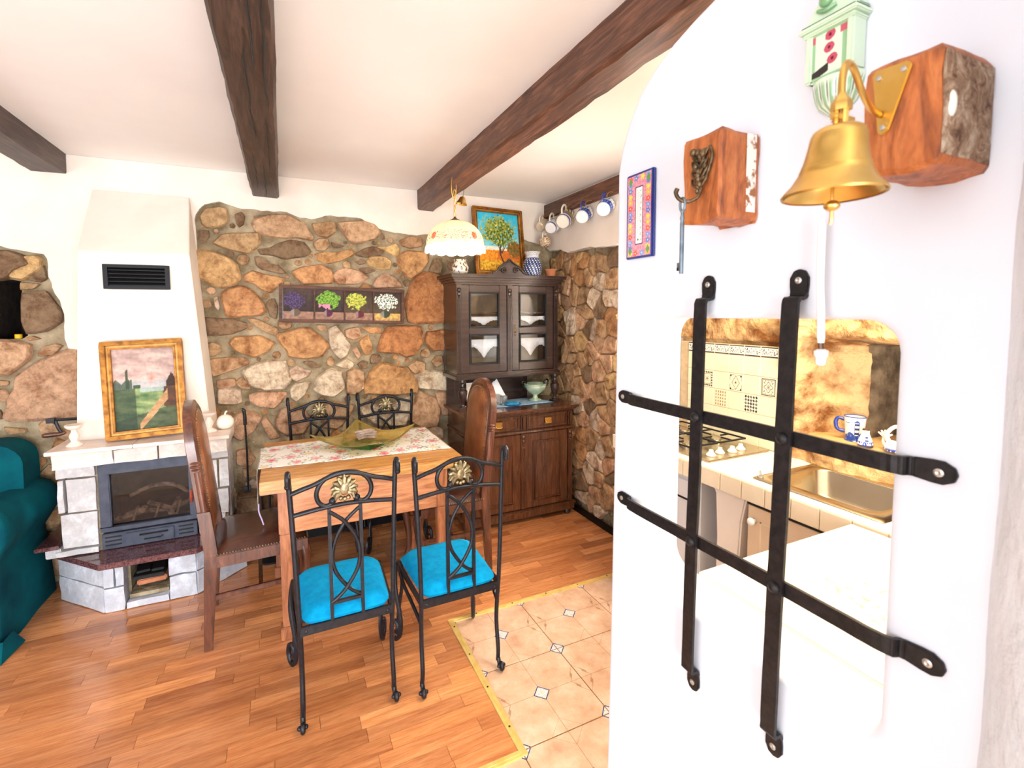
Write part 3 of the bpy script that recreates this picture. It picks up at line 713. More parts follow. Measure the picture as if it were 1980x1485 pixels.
pl = [(-3.0, CEIL-0.001), (2.2, CEIL-0.001), (2.2, 1.97)]+[tuple(p) for p in MAIN_EDGE[::-1]]+[(-0.45, 0.80), (-1.02, 0.80)]+[tuple(p) for p in NICHE_EDGE[::-1]]+[(-3.0, 1.9)]
def ragged(P, amp, step=0.03, fixed=()):
    out = []
    for i in range(len(P)):
        a, b = P[i], P[(i+1) % len(P)]; L = sqrt((a[0]-b[0])**2+(a[1]-b[1])**2); n = max(1, int(L/step))
        straight = abs(a[0]-b[0]) < 1e-4 or abs(a[1]-b[1]) < 1e-4
        if straight: n = 1
        for k in range(n):
            x = a[0]+(b[0]-a[0])*k/n; z = a[1]+(b[1]-a[1])*k/n
            if k and not straight: x += N3(x*30, z*30, 2)*amp; z += N3(x*30, z*30, 8)*amp
            out.append((x, z))
    return out
mb = MB(); mb.prism(ragged(pl, 0.012), YB-0.032, YB+0.002, 'y')
obj('plaster_coat', mb, M['plaster'], wall_back, bevel=0.008, bseg=2, angle=60)

# ---- right wall: stones at the dining corner, window, white plaster, then the kitchen side
W0, W1, WZ0, WZ1 = 2.02, 2.46, 0.95, 1.95
mb = MB(); mb.prism([(-2.6, 0.0), (3.42, 0.0), (3.42, CEIL), (-2.6, CEIL)], XR, XR+0.03, 'x', 0, holes=[[(W0, WZ0), (W0, WZ1), (W1, WZ1), (W1, WZ0)], [(0.3, 0.96), (0.3, 1.38), (1.34, 1.38), (1.34, 0.96)]])
wall_right = struct('wall_right', mb, M['mortar'])
rnd = random.Random(11); k = 0
for p, poly in voronoi(2.5, 3.36, 0.06, 2.0, 0.125, 0.115, 0.46, rnd):
    cy, cz = p
    if not (2.46 < cy < 3.33 and 0.07 < cz < 1.93): continue
    ez = 1.94+0.05*max(0, (cy-3.0)/0.3)
    if cz > ez-0.02: continue
    H = 0.035*rnd.uniform(0.6, 1.2)
    sp = [(a, min(b_, ez)) for a, b_ in shrink(poly, 0.008)]
    b, (sx, sz) = stone_mesh(sp, H, cy*7+cz*3, 2, 'yz')
    o = obj('stone', b, M['stone'], wall_right, smooth=38, loc=(XR, sx, sz)); c = TONE[rnd.choice('ttkpyotdk')]; j = rnd.uniform(.85, 1.12); o.color = (c[0]*j, c[1]*j, c[2]*j, 1)
mb = MB(); mb.prism(ragged([(2.2, CEIL-0.001), (2.2, 1.95)]+[(RIGHT_EDGE[i][0], RIGHT_EDGE[i][1]) for i in range(len(RIGHT_EDGE)-1, -1, -1)]+[(3.42, CEIL-0.001)], 0.01), XR-0.07, XR+0.001, 'x')
obj('plaster_coat', mb, M['plaster'], wall_right, bevel=0.008, bseg=2, angle=60)
mb = MB(); mb.bx(XR-0.04, XR+0.001, 1.95, W0, 0, CEIL-.001); mb.bx(XR-0.04, XR+0.001, W0, W1, 0, WZ0); mb.bx(XR-0.04, XR+0.001, W0, 2.2, WZ1, CEIL-.001)
obj('plaster_coat', mb, M['plaster'], wall_right)
mb = MB()
for y0, y1, z0, z1 in ((W0-0.02, W0, WZ0, WZ1), (W1, W1+0.02, WZ0, WZ1), (W0-.02, W1+.02, WZ1, WZ1+0.02), (W0-.02, W1+.02, WZ0-0.02, WZ0)):
    mb.bx(XR+0.02, XR+0.28, y0, y1, z0, z1)
window = struct('window_1', mb, M['plaster'])
mb = MB()
for y0, y1, z0, z1 in ((W0, W0+0.04, WZ0, WZ1), (W1-0.04, W1, WZ0, WZ1), (W0, W1, WZ0, WZ0+0.04), (W0, W1, WZ1-0.04, WZ1), ((W0+W1)/2-0.015, (W0+W1)/2+0.015, WZ0, WZ1)): mb.bx(XR+0.22, XR+0.26, y0, y1, z0, z1)
obj('window_frame', mb, M['white'], window)
mb = MB(); mb.bx(XR+0.238, XR+0.242, W0+.03, W1-.03, WZ0+.03, WZ1-.03); obj('pane', mb, M['winglass'], window)

# ---- left wall, outside the frame
mb = MB(); mb.bx(-3.2, -3.0, -2.6, 3.6, 0, CEIL)
struct('wall_left', mb, M['plaster'])

# ---- black baseboards
mb = MB(); mb.bx(-0.25, 1.1, YB-0.045, YB-0.03, 0, 0.075); mb.bx(1.95, XR-0.035, YB-0.045, YB-0.03, 0, 0.075); struct('baseboard_back', mb, M['glossblack'], bevel=0.003)
mb = MB(); mb.bx(XR-0.055, XR-0.04, 2.13, YB-0.05, 0, 0.05); struct('baseboard_right', mb, M['glossblack'], bevel=0.003)

# ---- the white partition with its barred hatch
XG, XT = 0.76, 0.90
arch = [(0.985, -0.01), (0.975, 0.35), (0.968, 0.7), (0.962, 1.1), (0.957, 1.5), (0.957, 1.84), (0.945, 1.89), (0.92, 1.945), (0.882, 1.999), (0.835, 2.035), (0.781, 2.061), (0.73, 2.078), (0.684, 2.09), (0.58, 2.11), (0.45, 2.13), (0.32, 2.15), (0.24, 2.2), (0.2, CEIL+0.01), (-0.4, CEIL+0.01), (-0.4, -0.01)]
hatch = rrect(0.36, 0.868, 0.872, 1.487, 0.045)
wall_part = struct('wall_partition', rounded_slab(arch, hatch, XG, XT, 0.016), M['plaster_cool'], smooth=40)
# rough plastered return at the right edge
plan = [(0.775, 0.262), (0.755, 0.25), (0.70, 0.228), (0.645, 0.19), (0.60, 0.148), (0.565, 0.10), (0.545, 0.04), (0.54, -0.4), (0.775, -0.4)]
mb = MB(); nz = 40; vs = []; fs = []
for j in range(nz+1):
    z = CEIL*j/nz*0.9995
    for i, (x, y) in enumerate(plan):
        a = N3(x*7, y*7+z*3.5, z*4.0)*0.016 if 0 < i < 7 else 0
        lean = (z-1.2)*-0.012 if 0 < i < 7 else 0
        vs.append((x+a*0.6, y+a+lean, z))
n = len(plan)
for j in range(nz):
    for i in range(n): k2 = (i+1) % n; fs.append((j*n+i, j*n+k2, (j+1)*n+k2, (j+1)*n+i))
mb.add(vs, fs)
struct('wall_return', mb, M['plaster_rough'], smooth=60)

# ---- ceiling beams
def rough_beam(x0, x1, y0, y1, z0, z1, seed, amp=0.006):
    mb = MB(); n = int((y1-y0)/0.06); ring = []
    for i in range(n+1):
        y = y0+(y1-y0)*i/n
        def w(a, b): return N3(y*2.2+seed, a*3, b)*amp+N3(y*11+seed, a, b+4)*amp*0.5
        ch = 0.008+abs(N3(y*9+seed, 2, 2))*0.012
        ring.append([(x0+w(1,1), y, z1), (x0+w(2,1), y, z0+ch), (x0+ch+w(3,1), y, z0+w(3,2)), (x1-ch+w(4,1), y, z0+w(4,2)), (x1+w(5,1), y, z0+ch), (x1+w(6,1), y, z1)])
    vs = [p for r in ring for p in r]; fs = []
    for i in range(n):
        for k in range(6): k2 = (k+1) % 6; fs.append((i*6+k, i*6+k2, (i+1)*6+k2, (i+1)*6+k))
    fs.append((0,1,2,3,4,5)); fs.append(tuple(n*6+k for k in range(5, -1, -1)))
    mb.add(vs, fs); return mb
for nm, a, mt, lb in (('l', (-1.19, -1.032, -2.0, YB-0.034, 2.265, CEIL), 'beam', 'short dark brown ceiling beam at far left, above the fireplace'),
                  ('m', (-0.142, 0.008, -2.0, YB-0.034, 2.232, CEIL), 'beam', 'dark cracked ceiling beam in the middle, second from the left'),
                  ('r', (0.905, 1.025, -2.0, YB-0.034, 2.235, CEIL), 'beam3', 'long reddish brown ceiling beam that the lamp hangs from')):
    o = obj('ceiling_beam', rough_beam(*a, seed=len(lb)), M[mt], smooth=30); tag(o, lb, 'beam')
    if nm == 'm':
        c = MB()
        for q in ((-0.095, 0.3), (-0.05, 0.9), (-0.03, 2.0), (-0.075, 1.5), (-0.1, 2.4), (-0.06, 2.6), (-0.02, 1.2)):
            p = [(q[0]+N3(k*0.9, q[1])*0.008, q[1]+k*0.075, 2.2315) for k in range(11)]
            c.tube(p, [0.0003]+[0.0032]*9+[0.0003], 4)
        obj('crack', c, M['black'], o)
mb = rough_beam(1.935, 1.965, 2.2, YB-0.035, 2.245, 2.352, 3, 0.003)
mug_beam = tag(obj('wall_beam', mb, M['beam3'], smooth=30), 'dark wall beam under the ceiling that the mugs hang from', 'beam')

# ================================================================ FIREPLACE
fp = thing('fireplace', 'white plastered corner fireplace with pale stone blocks and red granite hearth', 'fireplace', (-0.7, 3.1, 0))
def F(name, mb, mt, par=None, **k):
    """a part of the fireplace given in room coordinates"""
    base = Vector((0.7, -3.1, 0))
    mb.v = [tuple(Vector(p)+base) for p in mb.v]
    return obj(name, mb, mt, par or fp, **k)
Y1 = YB-0.034
# hood
zt, zl, zb = 2.19, 1.825, 0.858
vs = [(-0.978, 3.05, zb), (-0.385, 3.05, zb), (-0.385, Y1, zb), (-0.978, Y1, zb), (-0.924, 3.05, zl), (-0.447, 3.05, zl), (-0.447, Y1, zl), (-0.924, Y1, zl), (-0.926, Y1-0.012, zt), (-0.474, Y1-0.012, zt), (-0.474, Y1, zt), (-0.926, Y1, zt)]
fs = [(3,2,1,0), (0,1,5,4), (1,2,6,5), (3,0,4,7), (2,3,7,6), (4,5,9,8), (5,6,10,9), (7,4,8,11), (8,9,10,11), (6,7,11,10)]
mb = MB(); mb.add(vs, fs); F('hood', mb, M['plaster'], bevel=0.004, bseg=2, angle=15)
# vent grille
mb = MB(); vx0, vx1, vz0, vz1, vy = -0.826, -0.54, 1.636, 1.762, 3.05
frame4(mb, vx0, vx1, vz0, vz1, .02, vy-.014, vy, .016)
mb.bx(vx0+.01, vx1-.01, vy-.002, vy, vz0+.01, vz1-.01)
vg = F('vent_grille', mb, M['glossblack'], bevel=0.002)
for k in range(5):
    z = vz0+.024+k*0.0195
    mb = MB(); mb.add([(vx0+.022, vy-.012, z), (vx1-.022, vy-.012, z), (vx1-.022, vy-.002, z+.013), (vx0+.022, vy-.002, z+.013), (vx0+.022, vy-.010, z-.002), (vx1-.022, vy-.010, z-.002), (vx1-.022, vy, z+.011), (vx0+.022, vy, z+.011)], [(0,1,2,3),(7,6,5,4),(0,4,5,1),(1,5,6,2),(2,6,7,3),(3,7,4,0)])
    F('slat', mb, M['glossblack'], vg)
# blocks
def block(x0, x1, y0, y1, z0, z1, seed, name='stone_block', tone=(0.60, 0.61, 0.65), T=None, div=3):
    mb = MB(); g = 0.004
    x0 += g; x1 -= g; z0 += g; z1 -= g
    bm = bmesh.new(); bmesh.ops.create_cube(bm, size=1)
    for v in bm.verts: v.co = Vector(((x0+x1)/2+v.co.x*(x1-x0), (y0+y1)/2+v.co.y*(y1-y0), (z0+z1)/2+v.co.z*(z1-z0)))
    bmesh.ops.subdivide_edges(bm, edges=bm.edges, cuts=div, use_grid_fill=True)
    for v in bm.verts:
        p = v.co*16; j = 0.0045
        v.co += Vector((N3(p.x, p.y, p.z+seed), N3(p.x+9, p.y, p.z+seed)*1.6, N3(p.x, p.y+9, p.z+seed)))*j
    mb.add([v.co[:] for v in bm.verts], [tuple(l.vert.index for l in f.loops) for f in bm.faces], 0, None, T) if bm.verts.index_update() is None else None
    bm.free()
    o = F(name, mb, M['whitestone'], smooth=25); j = 0.93+0.14*((seed*37) % 10)/10; o.color = (tone[0]*j, tone[1]*j, tone[2]*j, 1); return o
# mantel course
mb = MB(); mb.bx(-1.0, -0.30, 2.90, Y1, 0.772, 0.835); F('mortar_core', mb, M['mortar'])
for i, (a, b) in enumerate(((-1.022, -0.782), (-0.782, -0.60), (-0.60, -0.436), (-0.436, -0.290))): block(a, b, 2.87, 3.0, 0.764, 0.84, i+1, tone=(0.70, 0.66, 0.64))
block(-0.40, -0.292, 3.0, Y1, 0.764, 0.84, 7, tone=(0.70, 0.66, 0.64)); block(-1.02, -0.90, 3.0, Y1, 0.764, 0.84, 8, tone=(0.68, 0.64, 0.62))
for a, b in ((-1.04, -0.70), (-0.70, -0.278)):
    mb = MB(); mb.bx(a+.001, b-.001, 2.85, Y1, 0.8405, 0.858); F('mantel_slab', mb, M['marble'], bevel=0.002)
# columns
mb = MB(); mb.bx(-1.03, -0.895, 3.06, Y1, 0.265, 0.765); mb.bx(-0.455, -0.32, 3.06, Y1, 0.265, 0.765); mb.bx(-0.9, -0.45, 3.3, Y1, 0.2, 0.765); F('mortar_core', mb, M['mortar'])
for i, (x0, x1, z0, z1) in enumerate(((-1.065, -0.907, 0.672, 0.762), (-1.032, -0.907, 0.49, 0.670), (-1.065, -1.034, 0.498, 0.670), (-1.06, -0.907, 0.306, 0.488), (-1.09, -0.907, 0.268, 0.304),
        (-0.465, -0.305, 0.69, 0.762), (-0.465, -0.36, 0.52, 0.688), (-0.358, -0.305, 0.52, 0.688), (-0.465, -0.31, 0.375, 0.518), (-0.465, -0.33, 0.268, 0.373))):
    block(x0, x1, 3.03+0.008*(i % 2), 3.14, z0, z1, i+11)
for i, (z0, z1) in enumerate(((0.268, 0.44), (0.44, 0.60), (0.60, 0.762))):
    block(-0.40, -0.307, 3.14, Y1, z0, z1, i+31); block(-1.06, -0.95, 3.14, Y1, z0, z1, i+41)
# hearth
core = [(-1.05, Y1), (-1.06, 3.17), (-0.87, 2.98), (-0.77, 2.98), (-0.77, 3.2), (-0.59, 3.2), (-0.59, 2.98), (-0.48, 2.98), (-0.30, 3.12), (-0.30, Y1)]
mb = MB(); mb.prism(core, 0.0, 0.22, 'z'); F('mortar_core', mb, M['mortar'])
def diag(p, q, z0, z1, seed, t=0.08):
    p, q = Vector((p[0], p[1], 0)), Vector((q[0], q[1], 0)); d = q-p; a = math.atan2(d.y, d.x)
    T = Matrix.Translation(p) @ Matrix.Rotation(a, 4, 'Z')
    return block(0, d.length, 0, t, z0, z1, seed, tone=(0.56, 0.61, 0.72), T=T)
A0, A1 = (-1.116, 3.139), (-0.863, 2.893); B0, B1 = (-0.46, 2.889), (-0.235, 3.10)
diag(A0, A1, 0.0, 0.135, 51); diag(A0, A1, 0.135, 0.235, 52)
for i, (x0, x1, z0, z1) in enumerate(((-0.863, -0.775, 0.0, 0.13), (-0.863, -0.815, 0.13, 0.235), (-0.815, -0.775, 0.13, 0.235), (-0.775, -0.588, 0.0, 0.04), (-0.588, -0.46, 0.0, 0.13), (-0.588, -0.46, 0.13, 0.235))):
    block(x0, x1, 2.889, 2.975, z0, z1, i+61, tone=(0.56, 0.61, 0.72))
diag(B0, B1, 0.0, 0.13, 71); diag(B0, (-0.35, 2.992), 0.13, 0.235, 72); diag((-0.35, 2.992), B1, 0.13, 0.235, 73)
mb = MB(); mb.prism([(-1.13, Y1), (-1.135, 3.13), (-0.87, 2.868), (-0.45, 2.864), (-0.215, 3.09), (-0.215, Y1)], 0.236, 0.266, 'z'); F('hearth_slab', mb, M['granite'], bevel=0.003)
mb = MB(); mb.bx(-1.165, -1.068, 3.02, Y1, 0.318, 0.338); F('granite_ledge', mb, M['granite'], bevel=0.003)
mb = MB(); mb.bx(-1.13, -1.068, 3.04, Y1, 0.268, 0.3175); F('ledge_support', mb, M['whitestone'], bevel=0.004).color = (0.58, 0.6, 0.66, 1)
# wood store inside the hearth
mb = MB(); mb.bx(-0.765, -0.595, 2.92, 3.19, 0.041, 0.06); F('store_floor', mb, M['mortar'])
mb = MB(); mb.box((-0.68, 3.03, 0.105), (0.13, 0.18, 0.03), 0, None, 0.1); F('firebrick', mb, M['terracotta'], bevel=0.006)
mb = MB(); mb.box((-0.715, 3.0, 0.165), (0.06, 0.14, 0.012), 0, None, 0.15); mb.box((-0.645, 3.0, 0.165), (0.055, 0.15, 0.012), 0, None, 0.05); mb.box((-0.68, 3.0, 0.14), (0.14, 0.17, 0.02)); F('ash_tray', mb, M['black'], bevel=0.003)
# insert
ix0, ix1, iz0, iz1, iy = -0.904, -0.468, 0.267, 0.762, 3.05
mb = MB(); gx0, gx1, gz0, gz1 = -0.856, -0.505, 0.382, 0.668
for b in ((ix0, ix1, gz1, iz1), (ix0, ix1, gz0-.025, gz0), (ix0, gx0, gz0, gz1), (gx1, ix1, gz0, gz1)): mb.bx(b[0], b[1], iy, iy+.05, b[2], b[3])
mb.bx(ix0+.01, ix1-.01, iy+.015, 3.2, iz0, gz0-.026)
fb = F('firebox', mb, M['insert'], bevel=0.004)
mb = MB()
mb.bx(gx0-.02, gx1+.02, 3.27, 3.28, 0.36, 0.72); mb.bx(gx0-.03, gx0-.02, iy+.05, 3.27, .38, .72); mb.bx(gx1+.02, gx1+.03, iy+.05, 3.27, .38, .72); mb.bx(gx0-.02, gx1+.02, iy+.05, 3.27, .358, .372); mb.bx(gx0-.02, gx1+.02, iy+.05, 3.27, .715, .725)
F('fire_chamber', mb, M['soot'], fb)
mb = MB(); mb.bx(gx0-.004, gx1+.004, iy+.018, iy+.022, gz0-.004, gz1+.004); F('glass_pane', mb, M['fireglass'], fb)
mb = MB()
for k in range(9):
    a = k*0.7; x = gx0+0.05+0.03*k; z = 0.378+0.01*(k % 3)
    mb.tube([(x-0.07*cos(a), 3.16+0.05*sin(a), z), (x+0.07*cos(a), 3.16-0.05*sin(a), z+0.03+0.02*(k % 2))], 0.013, 7)
for k in range(3): mb.tube([(-0.78+k*0.1, 3.10, 0.37), (-0.76+k*0.1, 3.14, 0.45)], 0.007, 6)
mb.tube(spline([(-0.80, 3.18, 0.50), (-0.7, 3.16, 0.545), (-0.6, 3.16, 0.54), (-0.53, 3.18, 0.48)]), 0.012, 8)
F('logs', mb, M['ash'], fb)
mb = MB(); mb.bx(ix0+.005, ix1-.005, iy-.012, iy+.02, 0.270, 0.352); fascia = F('lower_fascia', mb, M['insert'], fb, bevel=0.003)
mb = MB(); mb.bx(-0.795, -0.58, iy-.024, iy-.010, 0.278, 0.345); F('ash_drawer', mb, M['insert'], fb, bevel=0.003)
mb = MB(); mb.tube([(-0.73, iy-.034, 0.328), (-0.61, iy-.034, 0.328)], 0.004, 6); mb.tube([(-0.73, iy-.022, .328), (-0.73, iy-.036, .328)], .004, 6); mb.tube([(-0.61, iy-.022, .328), (-0.61, iy-.036, .328)], .004, 6)
mb.tube([(-0.715, iy-.03, 0.300), (-0.64, iy-.03, 0.300), (-0.63, iy-.03, .308)], 0.003, 6); F('drawer_handle', mb, M['black'], fb)
for x0 in (-0.885, -0.56):
    for z in (0.288, 0.309, 0.330):
        mb = MB(); mb.bx(x0, x0+0.07, iy-.0135, iy-.008, z, z+0.008); F('air_slot', mb, M['black'], fb)
mb = MB(); mb.tube([(gx1+.012, iy-.012, 0.46), (gx1+.012, iy-.02, 0.49), (gx1+.012, iy-.012, 0.53)], [0.006, 0.008, 0.006], 8); F('door_handle', mb, mat('red_wood_handle', s(150,60,34), rough=0.4), fb)
mb = MB(); mb.sphere((-0.84, iy-.002, 0.735), 0.005, 8, 6); F('bolt', mb, M['screw'], fb)
# ================================================================ SOFA
sf = thing('sofa', 'teal slipcovered sofa in the left corner beside the fireplace', 'sofa', (-1.9, 3.0, 0))
def soft(name, mb, mt, parent, lv=2, disp=0.0, loc=None, **k):
    o = obj(name, mb, mt, parent, smooth=80, loc=loc, **k)
    md = o.modifiers.new('round', 'SUBSURF'); md.levels = lv; md.render_levels = lv
    return o
def section(name, prof, y0, y1, n, mt, parent, wob=0.012, seed=0):
    """a cushion form: profile in x,z swept along y with gentle waviness and closed, rounded ends"""
    mb = MB(); vs = []; fs = []; m = len(prof)
    cx = sum(p[0] for p in prof)/m; cz = sum(p[1] for p in prof)/m
    st = [(0, .55), (0.015, .9)]+[(0.04+0.92*i/n, 1.0) for i in range(n+1)]+[(0.985, .9), (1, .55)]
    for t, sc in st:
        y = y0+(y1-y0)*t
        for k, p in enumerate(prof):
            w = N3(p[0]*6+seed, y*5, p[1]*6)*wob
            zz = cz+(p[1]-cz)*sc if p[1] > 0.02 else p[1]
            vs.append((cx+(p[0]-cx)*sc+w, y, zz+w*0.5*(p[1] > 0.02)))
    L = len(st)
    for i in range(L-1):
        for k in range(m): k2 = (k+1) % m; fs.append((i*m+k, i*m+k2, (i+1)*m+k2, (i+1)*m+k))
    fs.append(tuple(range(m-1, -1, -1))); fs.append(tuple((L-1)*m+k for k in range(m)))
    mb.add(vs, fs); return obj(name, mb, mt, parent, smooth=70)
def armprof(cx, sgn):
    out = []
    for k in range(13):
        a = radians(-40+k*22); out.append((cx+sgn*0.115*cos(a), 0.525+0.115*sin(a)))
    out += [(cx-sgn*0.07, 0.30), (cx-sgn*0.075, 0.0), (cx+sgn*0.075, 0.0), (cx+sgn*0.06, 0.22), (cx+sgn*0.05, 0.38)]
    return out
ox, oy = 1.9, -3.0
def shp(p): return [(a+ox, b) for a, b in p]
section('armrest', shp(armprof(-1.255, 1)), 2.74+oy, 3.30+oy, 8, M['teal'], sf, 0.02)
section('armrest', shp(armprof(-2.75, -1)), 2.74+oy, 3.30+oy, 8, M['teal'], sf, 0.02, 4)
bp = rrect(-2.66, -1.225, 0.40, 0.865, 0.11); section('backrest', shp(bp), 3.09+oy, 3.31+oy, 4, M['teal'], sf, 0.02, 7)
bp = rrect(-2.66, -1.335, 0.28, 0.46, 0.05); section('seat', shp(bp), 2.72+oy, 3.14+oy, 5, M['teal'], sf, 0.012, 9)
mb = MB(); vs = []; fs = []
n = 60
for i in range(n+1):
    x = -2.66+1.33*i/n
    w = 0.012*sin(i*1.1)*((i*7) % 3)/2
    vs += [(x+ox, 2.735+w*0.3+oy, 0.32), (x+ox, 2.71+w+oy, 0.005)]
for i in range(n): fs.append((2*i, 2*i+1, 2*i+3, 2*i+2))
mb.add(vs, fs); o = obj('skirt', mb, M['teal'], sf, smooth=80); md = o.modifiers.new('t', 'SOLIDIFY'); md.thickness = 0.006
mb = MB(); mb.add([(-1.33+ox, 2.70+oy, 0.06), (-1.165+ox, 2.70+oy, 0.07), (-1.15+ox, 2.64+oy, 0.004), (-1.34+ox, 2.62+oy, 0.004), (-1.16+ox, 2.78+oy, .07), (-1.13+ox, 2.80+oy, .004)], [(0,1,2,3), (1,4,5,2)])
o = obj('skirt_corner', mb, M['teal'], sf); md = o.modifiers.new('t', 'SOLIDIFY'); md.thickness = 0.008

# ================================================================ TABLE
tx0, tx1, ty0, ty1, TZ = -0.117, 0.835, 2.285, 3.0, 0.757
tcx, tcy = (tx0+tx1)/2, (ty0+ty1)/2
tb_ = thing('dining_table', 'honey coloured wooden dining table with deep apron', 'table', (tcx, tcy, 0))
W, D = (tx1-tx0)/2, (ty1-ty0)/2
nb = 5
for i in range(nb):
    mb = MB(); a = -D+2*D*i/nb; mb.bx(-W, W, a+.0004, a+2*D/nb-.0004, TZ-0.058, TZ); o = obj('tabletop_board', mb, M['tablewood'], tb_, bevel=0.0025)
mb = MB()
mb.bx(-W+.085, W-.09, -D+0.022, -D+0.042, 0.498, TZ-.058); obj('apron', mb, M['apronwood'], tb_, bevel=0.002)
mb = MB(); mb.bx(-W+.085, W-.09, D-0.07, D-0.05, 0.498, TZ-.058); obj('apron', mb, M['apronwood'], tb_, bevel=0.002)
mb = MB(); mb.bx(-W+.09, -W+.11, -D+.05, D-.05, .55, TZ-.058); mb.bx(W-.12, W-.10, -D+.05, D-.05, .55, TZ-.058); obj('side_rail', mb, M['tableleg'], tb_, bevel=0.002)
for sx in (-1, 1):
    for sy in (-1, 1):
        cx_, cy_ = sx*(W-0.107), (-(D-0.038) if sy < 0 else D-0.090)
        if sx < 0: cx_ = -W+(0.10 if sy < 0 else 0.066)
        mb = MB()
        mb.box((cx_, cy_, (0.5+TZ-.058)/2), (0.058, 0.05, TZ-.058-0.5)); mb.box((cx_, cy_, 0.28), (0.052, 0.046, 0.44)); mb.box((cx_, cy_, 0.03), (0.07, 0.058, 0.06))
        obj('leg', mb, M['tableleg'], tb_, bevel=0.0035)

# table runner with roses
PINK, DPINK, GREEN, DGREEN, YEL = s(232,150,160), s(205,84,104), s(120,150,104), s(66,100,74), s(214,196,110)
def roses(u, v, sx=1.0):
    base = s(244,243,242)
    x, y = u*sx*1.0, v
    best = base
    gx, gy = int(x*9), int(y*4)
    for i in range(gx-1, gx+2):
        for j in range(gy-1, gy+2):
            h = (i*73+j*151) % 97/97.0; h2 = (i*37+j*91) % 89/89.0
            cx, cy = (i+0.2+0.6*h)/9, (j+0.2+0.6*h2)/4
            d = sqrt(((x-cx)*9/4*1.0)**2*1.0+(y-cy)**2)*4
            wob = 1+0.35*N3(x*40, y*22, h*9)
            if d < 0.24*wob and h > 0.25: best = mix(DPINK if d < 0.1 else PINK, base, 0.35*h2)
            elif 0.24*wob <= d < 0.46*wob and N3(x*60+i, y*34+j, 3) > 0.12: best = mix(GREEN if h > 0.5 else DGREEN, base, 0.25)
            elif d < 0.2*wob: best = mix(YEL, base, 0.4)
    return best
mb = MB(); vs = []; cs = []; fs = []; nx, ny = 150, 50
rx0, rx1 = tx0-0.012, tx1-0.012
for j in range(ny+1):
    for i in range(nx+4):
        u = min(i/nx, 1.0); v = j/ny
        yf = 2.495+(2.435-2.495)*u; yb = 2.885+(2.96-2.885)*u
        x = rx0+(rx1-rx0)*u; z = TZ+0.0022+0.0014*N3(x*9, v*5, 1)**2
        y = yf+(yb-yf)*v+0.002*sin(x*60)*(v in (0, 1))
        vs.append((x, y, z)); cs.append(roses(u*1.0, v))
nc = nx+4
# hanging left end
for j in range(ny):
    for i in range(nc-1): fs.append((j*nc+i, j*nc+i+1, (j+1)*nc+i+1, (j+1)*nc+i))
mb.add(vs, fs, 0, cs)
base_i = len(vs); vs2 = []; cs2 = []
for j in range(ny+1):
    v = j/ny
    for k in range(6):
        vs2.append((rx0-0.002-0.004*(k > 0), 2.495+(2.885-2.495)*v, TZ+0.0022-k*0.035)); cs2.append(roses(0.02*k, v))
fs2 = [(j*6+k, j*6+k+1, (j+1)*6+k+1, (j+1)*6+k) for j in range(ny) for k in range(5)]
mb.add(vs2, fs2, 0, cs2)
rn = obj('table_runner', mb, M['paint'], smooth=60, weld=False); md = rn.modifiers.new('t', 'SOLIDIFY'); md.thickness = 0.0012; md.offset = 1
tag(rn, 'white table runner printed with pink roses lying along the dining table', 'runner')
mb = MB(); p = [(rx0-.004, 2.50, TZ-.17), (rx0-.004, 2.50, TZ-.21), (rx0+.008, 2.495, TZ-.25), (rx0+.014, 2.495, TZ-.275)]
mb.tube(spline(p, 4), 0.0035, 6); obj('tassel', mb, mat('lilac_thread', s(196,176,212), rough=.9), rn)

# glass bowl and its dry twig ball
BX, BY = 0.405, 2.70
bowl = thing('glass_bowl', 'square olive glass bowl with raised corners on the dining table', 'bowl', (BX, BY, TZ+0.004), rz=radians(8))
mb = MB(); n = 28; vs = []; fs = []; hw = 0.185
for j in range(n+1):
    for i in range(n+1):
        u, v = -1+2*i/n, -1+2*j/n
        r = max(abs(u), abs(v)); c = min(abs(u), abs(v))
        z = 0.028+0.010*(u*u+v*v)+0.042*(u*v)**2
        px_, py_ = u*hw*(1+0.12*c), v*hw*(1+0.12*c)
        vs.append((px_, py_, z))
for j in range(n):
    for i in range(n): a = j*(n+1)+i; fs.append((a, a+1, a+n+2, a+n+1))
mb.add(vs, fs); o = obj('dish', mb, M['oliveglass'], bowl, smooth=80); md = o.modifiers.new('t', 'SOLIDIFY'); md.thickness = 0.005
o.rotation_euler = (0, 0, radians(38))
mb = MB(); mb.add([(x*w, y*w, z) for z, w in ((0.0, .085), (0.006, .10), (0.024, .075)) for x, y in ((-1,-1),(1,-1),(1,1),(-1,1))], [(0,3,2,1), (0,1,5,4),(1,2,6,5),(2,3,7,6),(3,0,4,7),(4,5,9,8),(5,6,10,9),(6,7,11,10),(7,4,8,11),(8,9,10,11)])
o = obj('foot', mb, M['greenglass'], bowl, bevel=0.003, label='green glass foot'); o.rotation_euler = (0, 0, radians(38))
mb = MB(); rr = random.Random(5)
for k in range(70):
    a = rr.uniform(-0.5, 0.5); z = 0.036+rr.random()*0.036; y = rr.uniform(-.04, .04); h = 0.055*rr.uniform(.7, 1)
    mb.tube([(-h, y+a*.03, z), (0, y+rr.uniform(-.01, .01), z+0.004), (h, y-a*.03, z+rr.uniform(-.004, .004))], 0.0016, 4)
o = obj('twig_bundle', mb, M['stick'], loc=(BX+0.005, BY, TZ+0.012)); o['kind'] = 'thing'; tag(o, 'pale woven bundle of dry twigs lying in the glass bowl', 'decoration'); o.rotation_euler = (0, 0, 0.1)

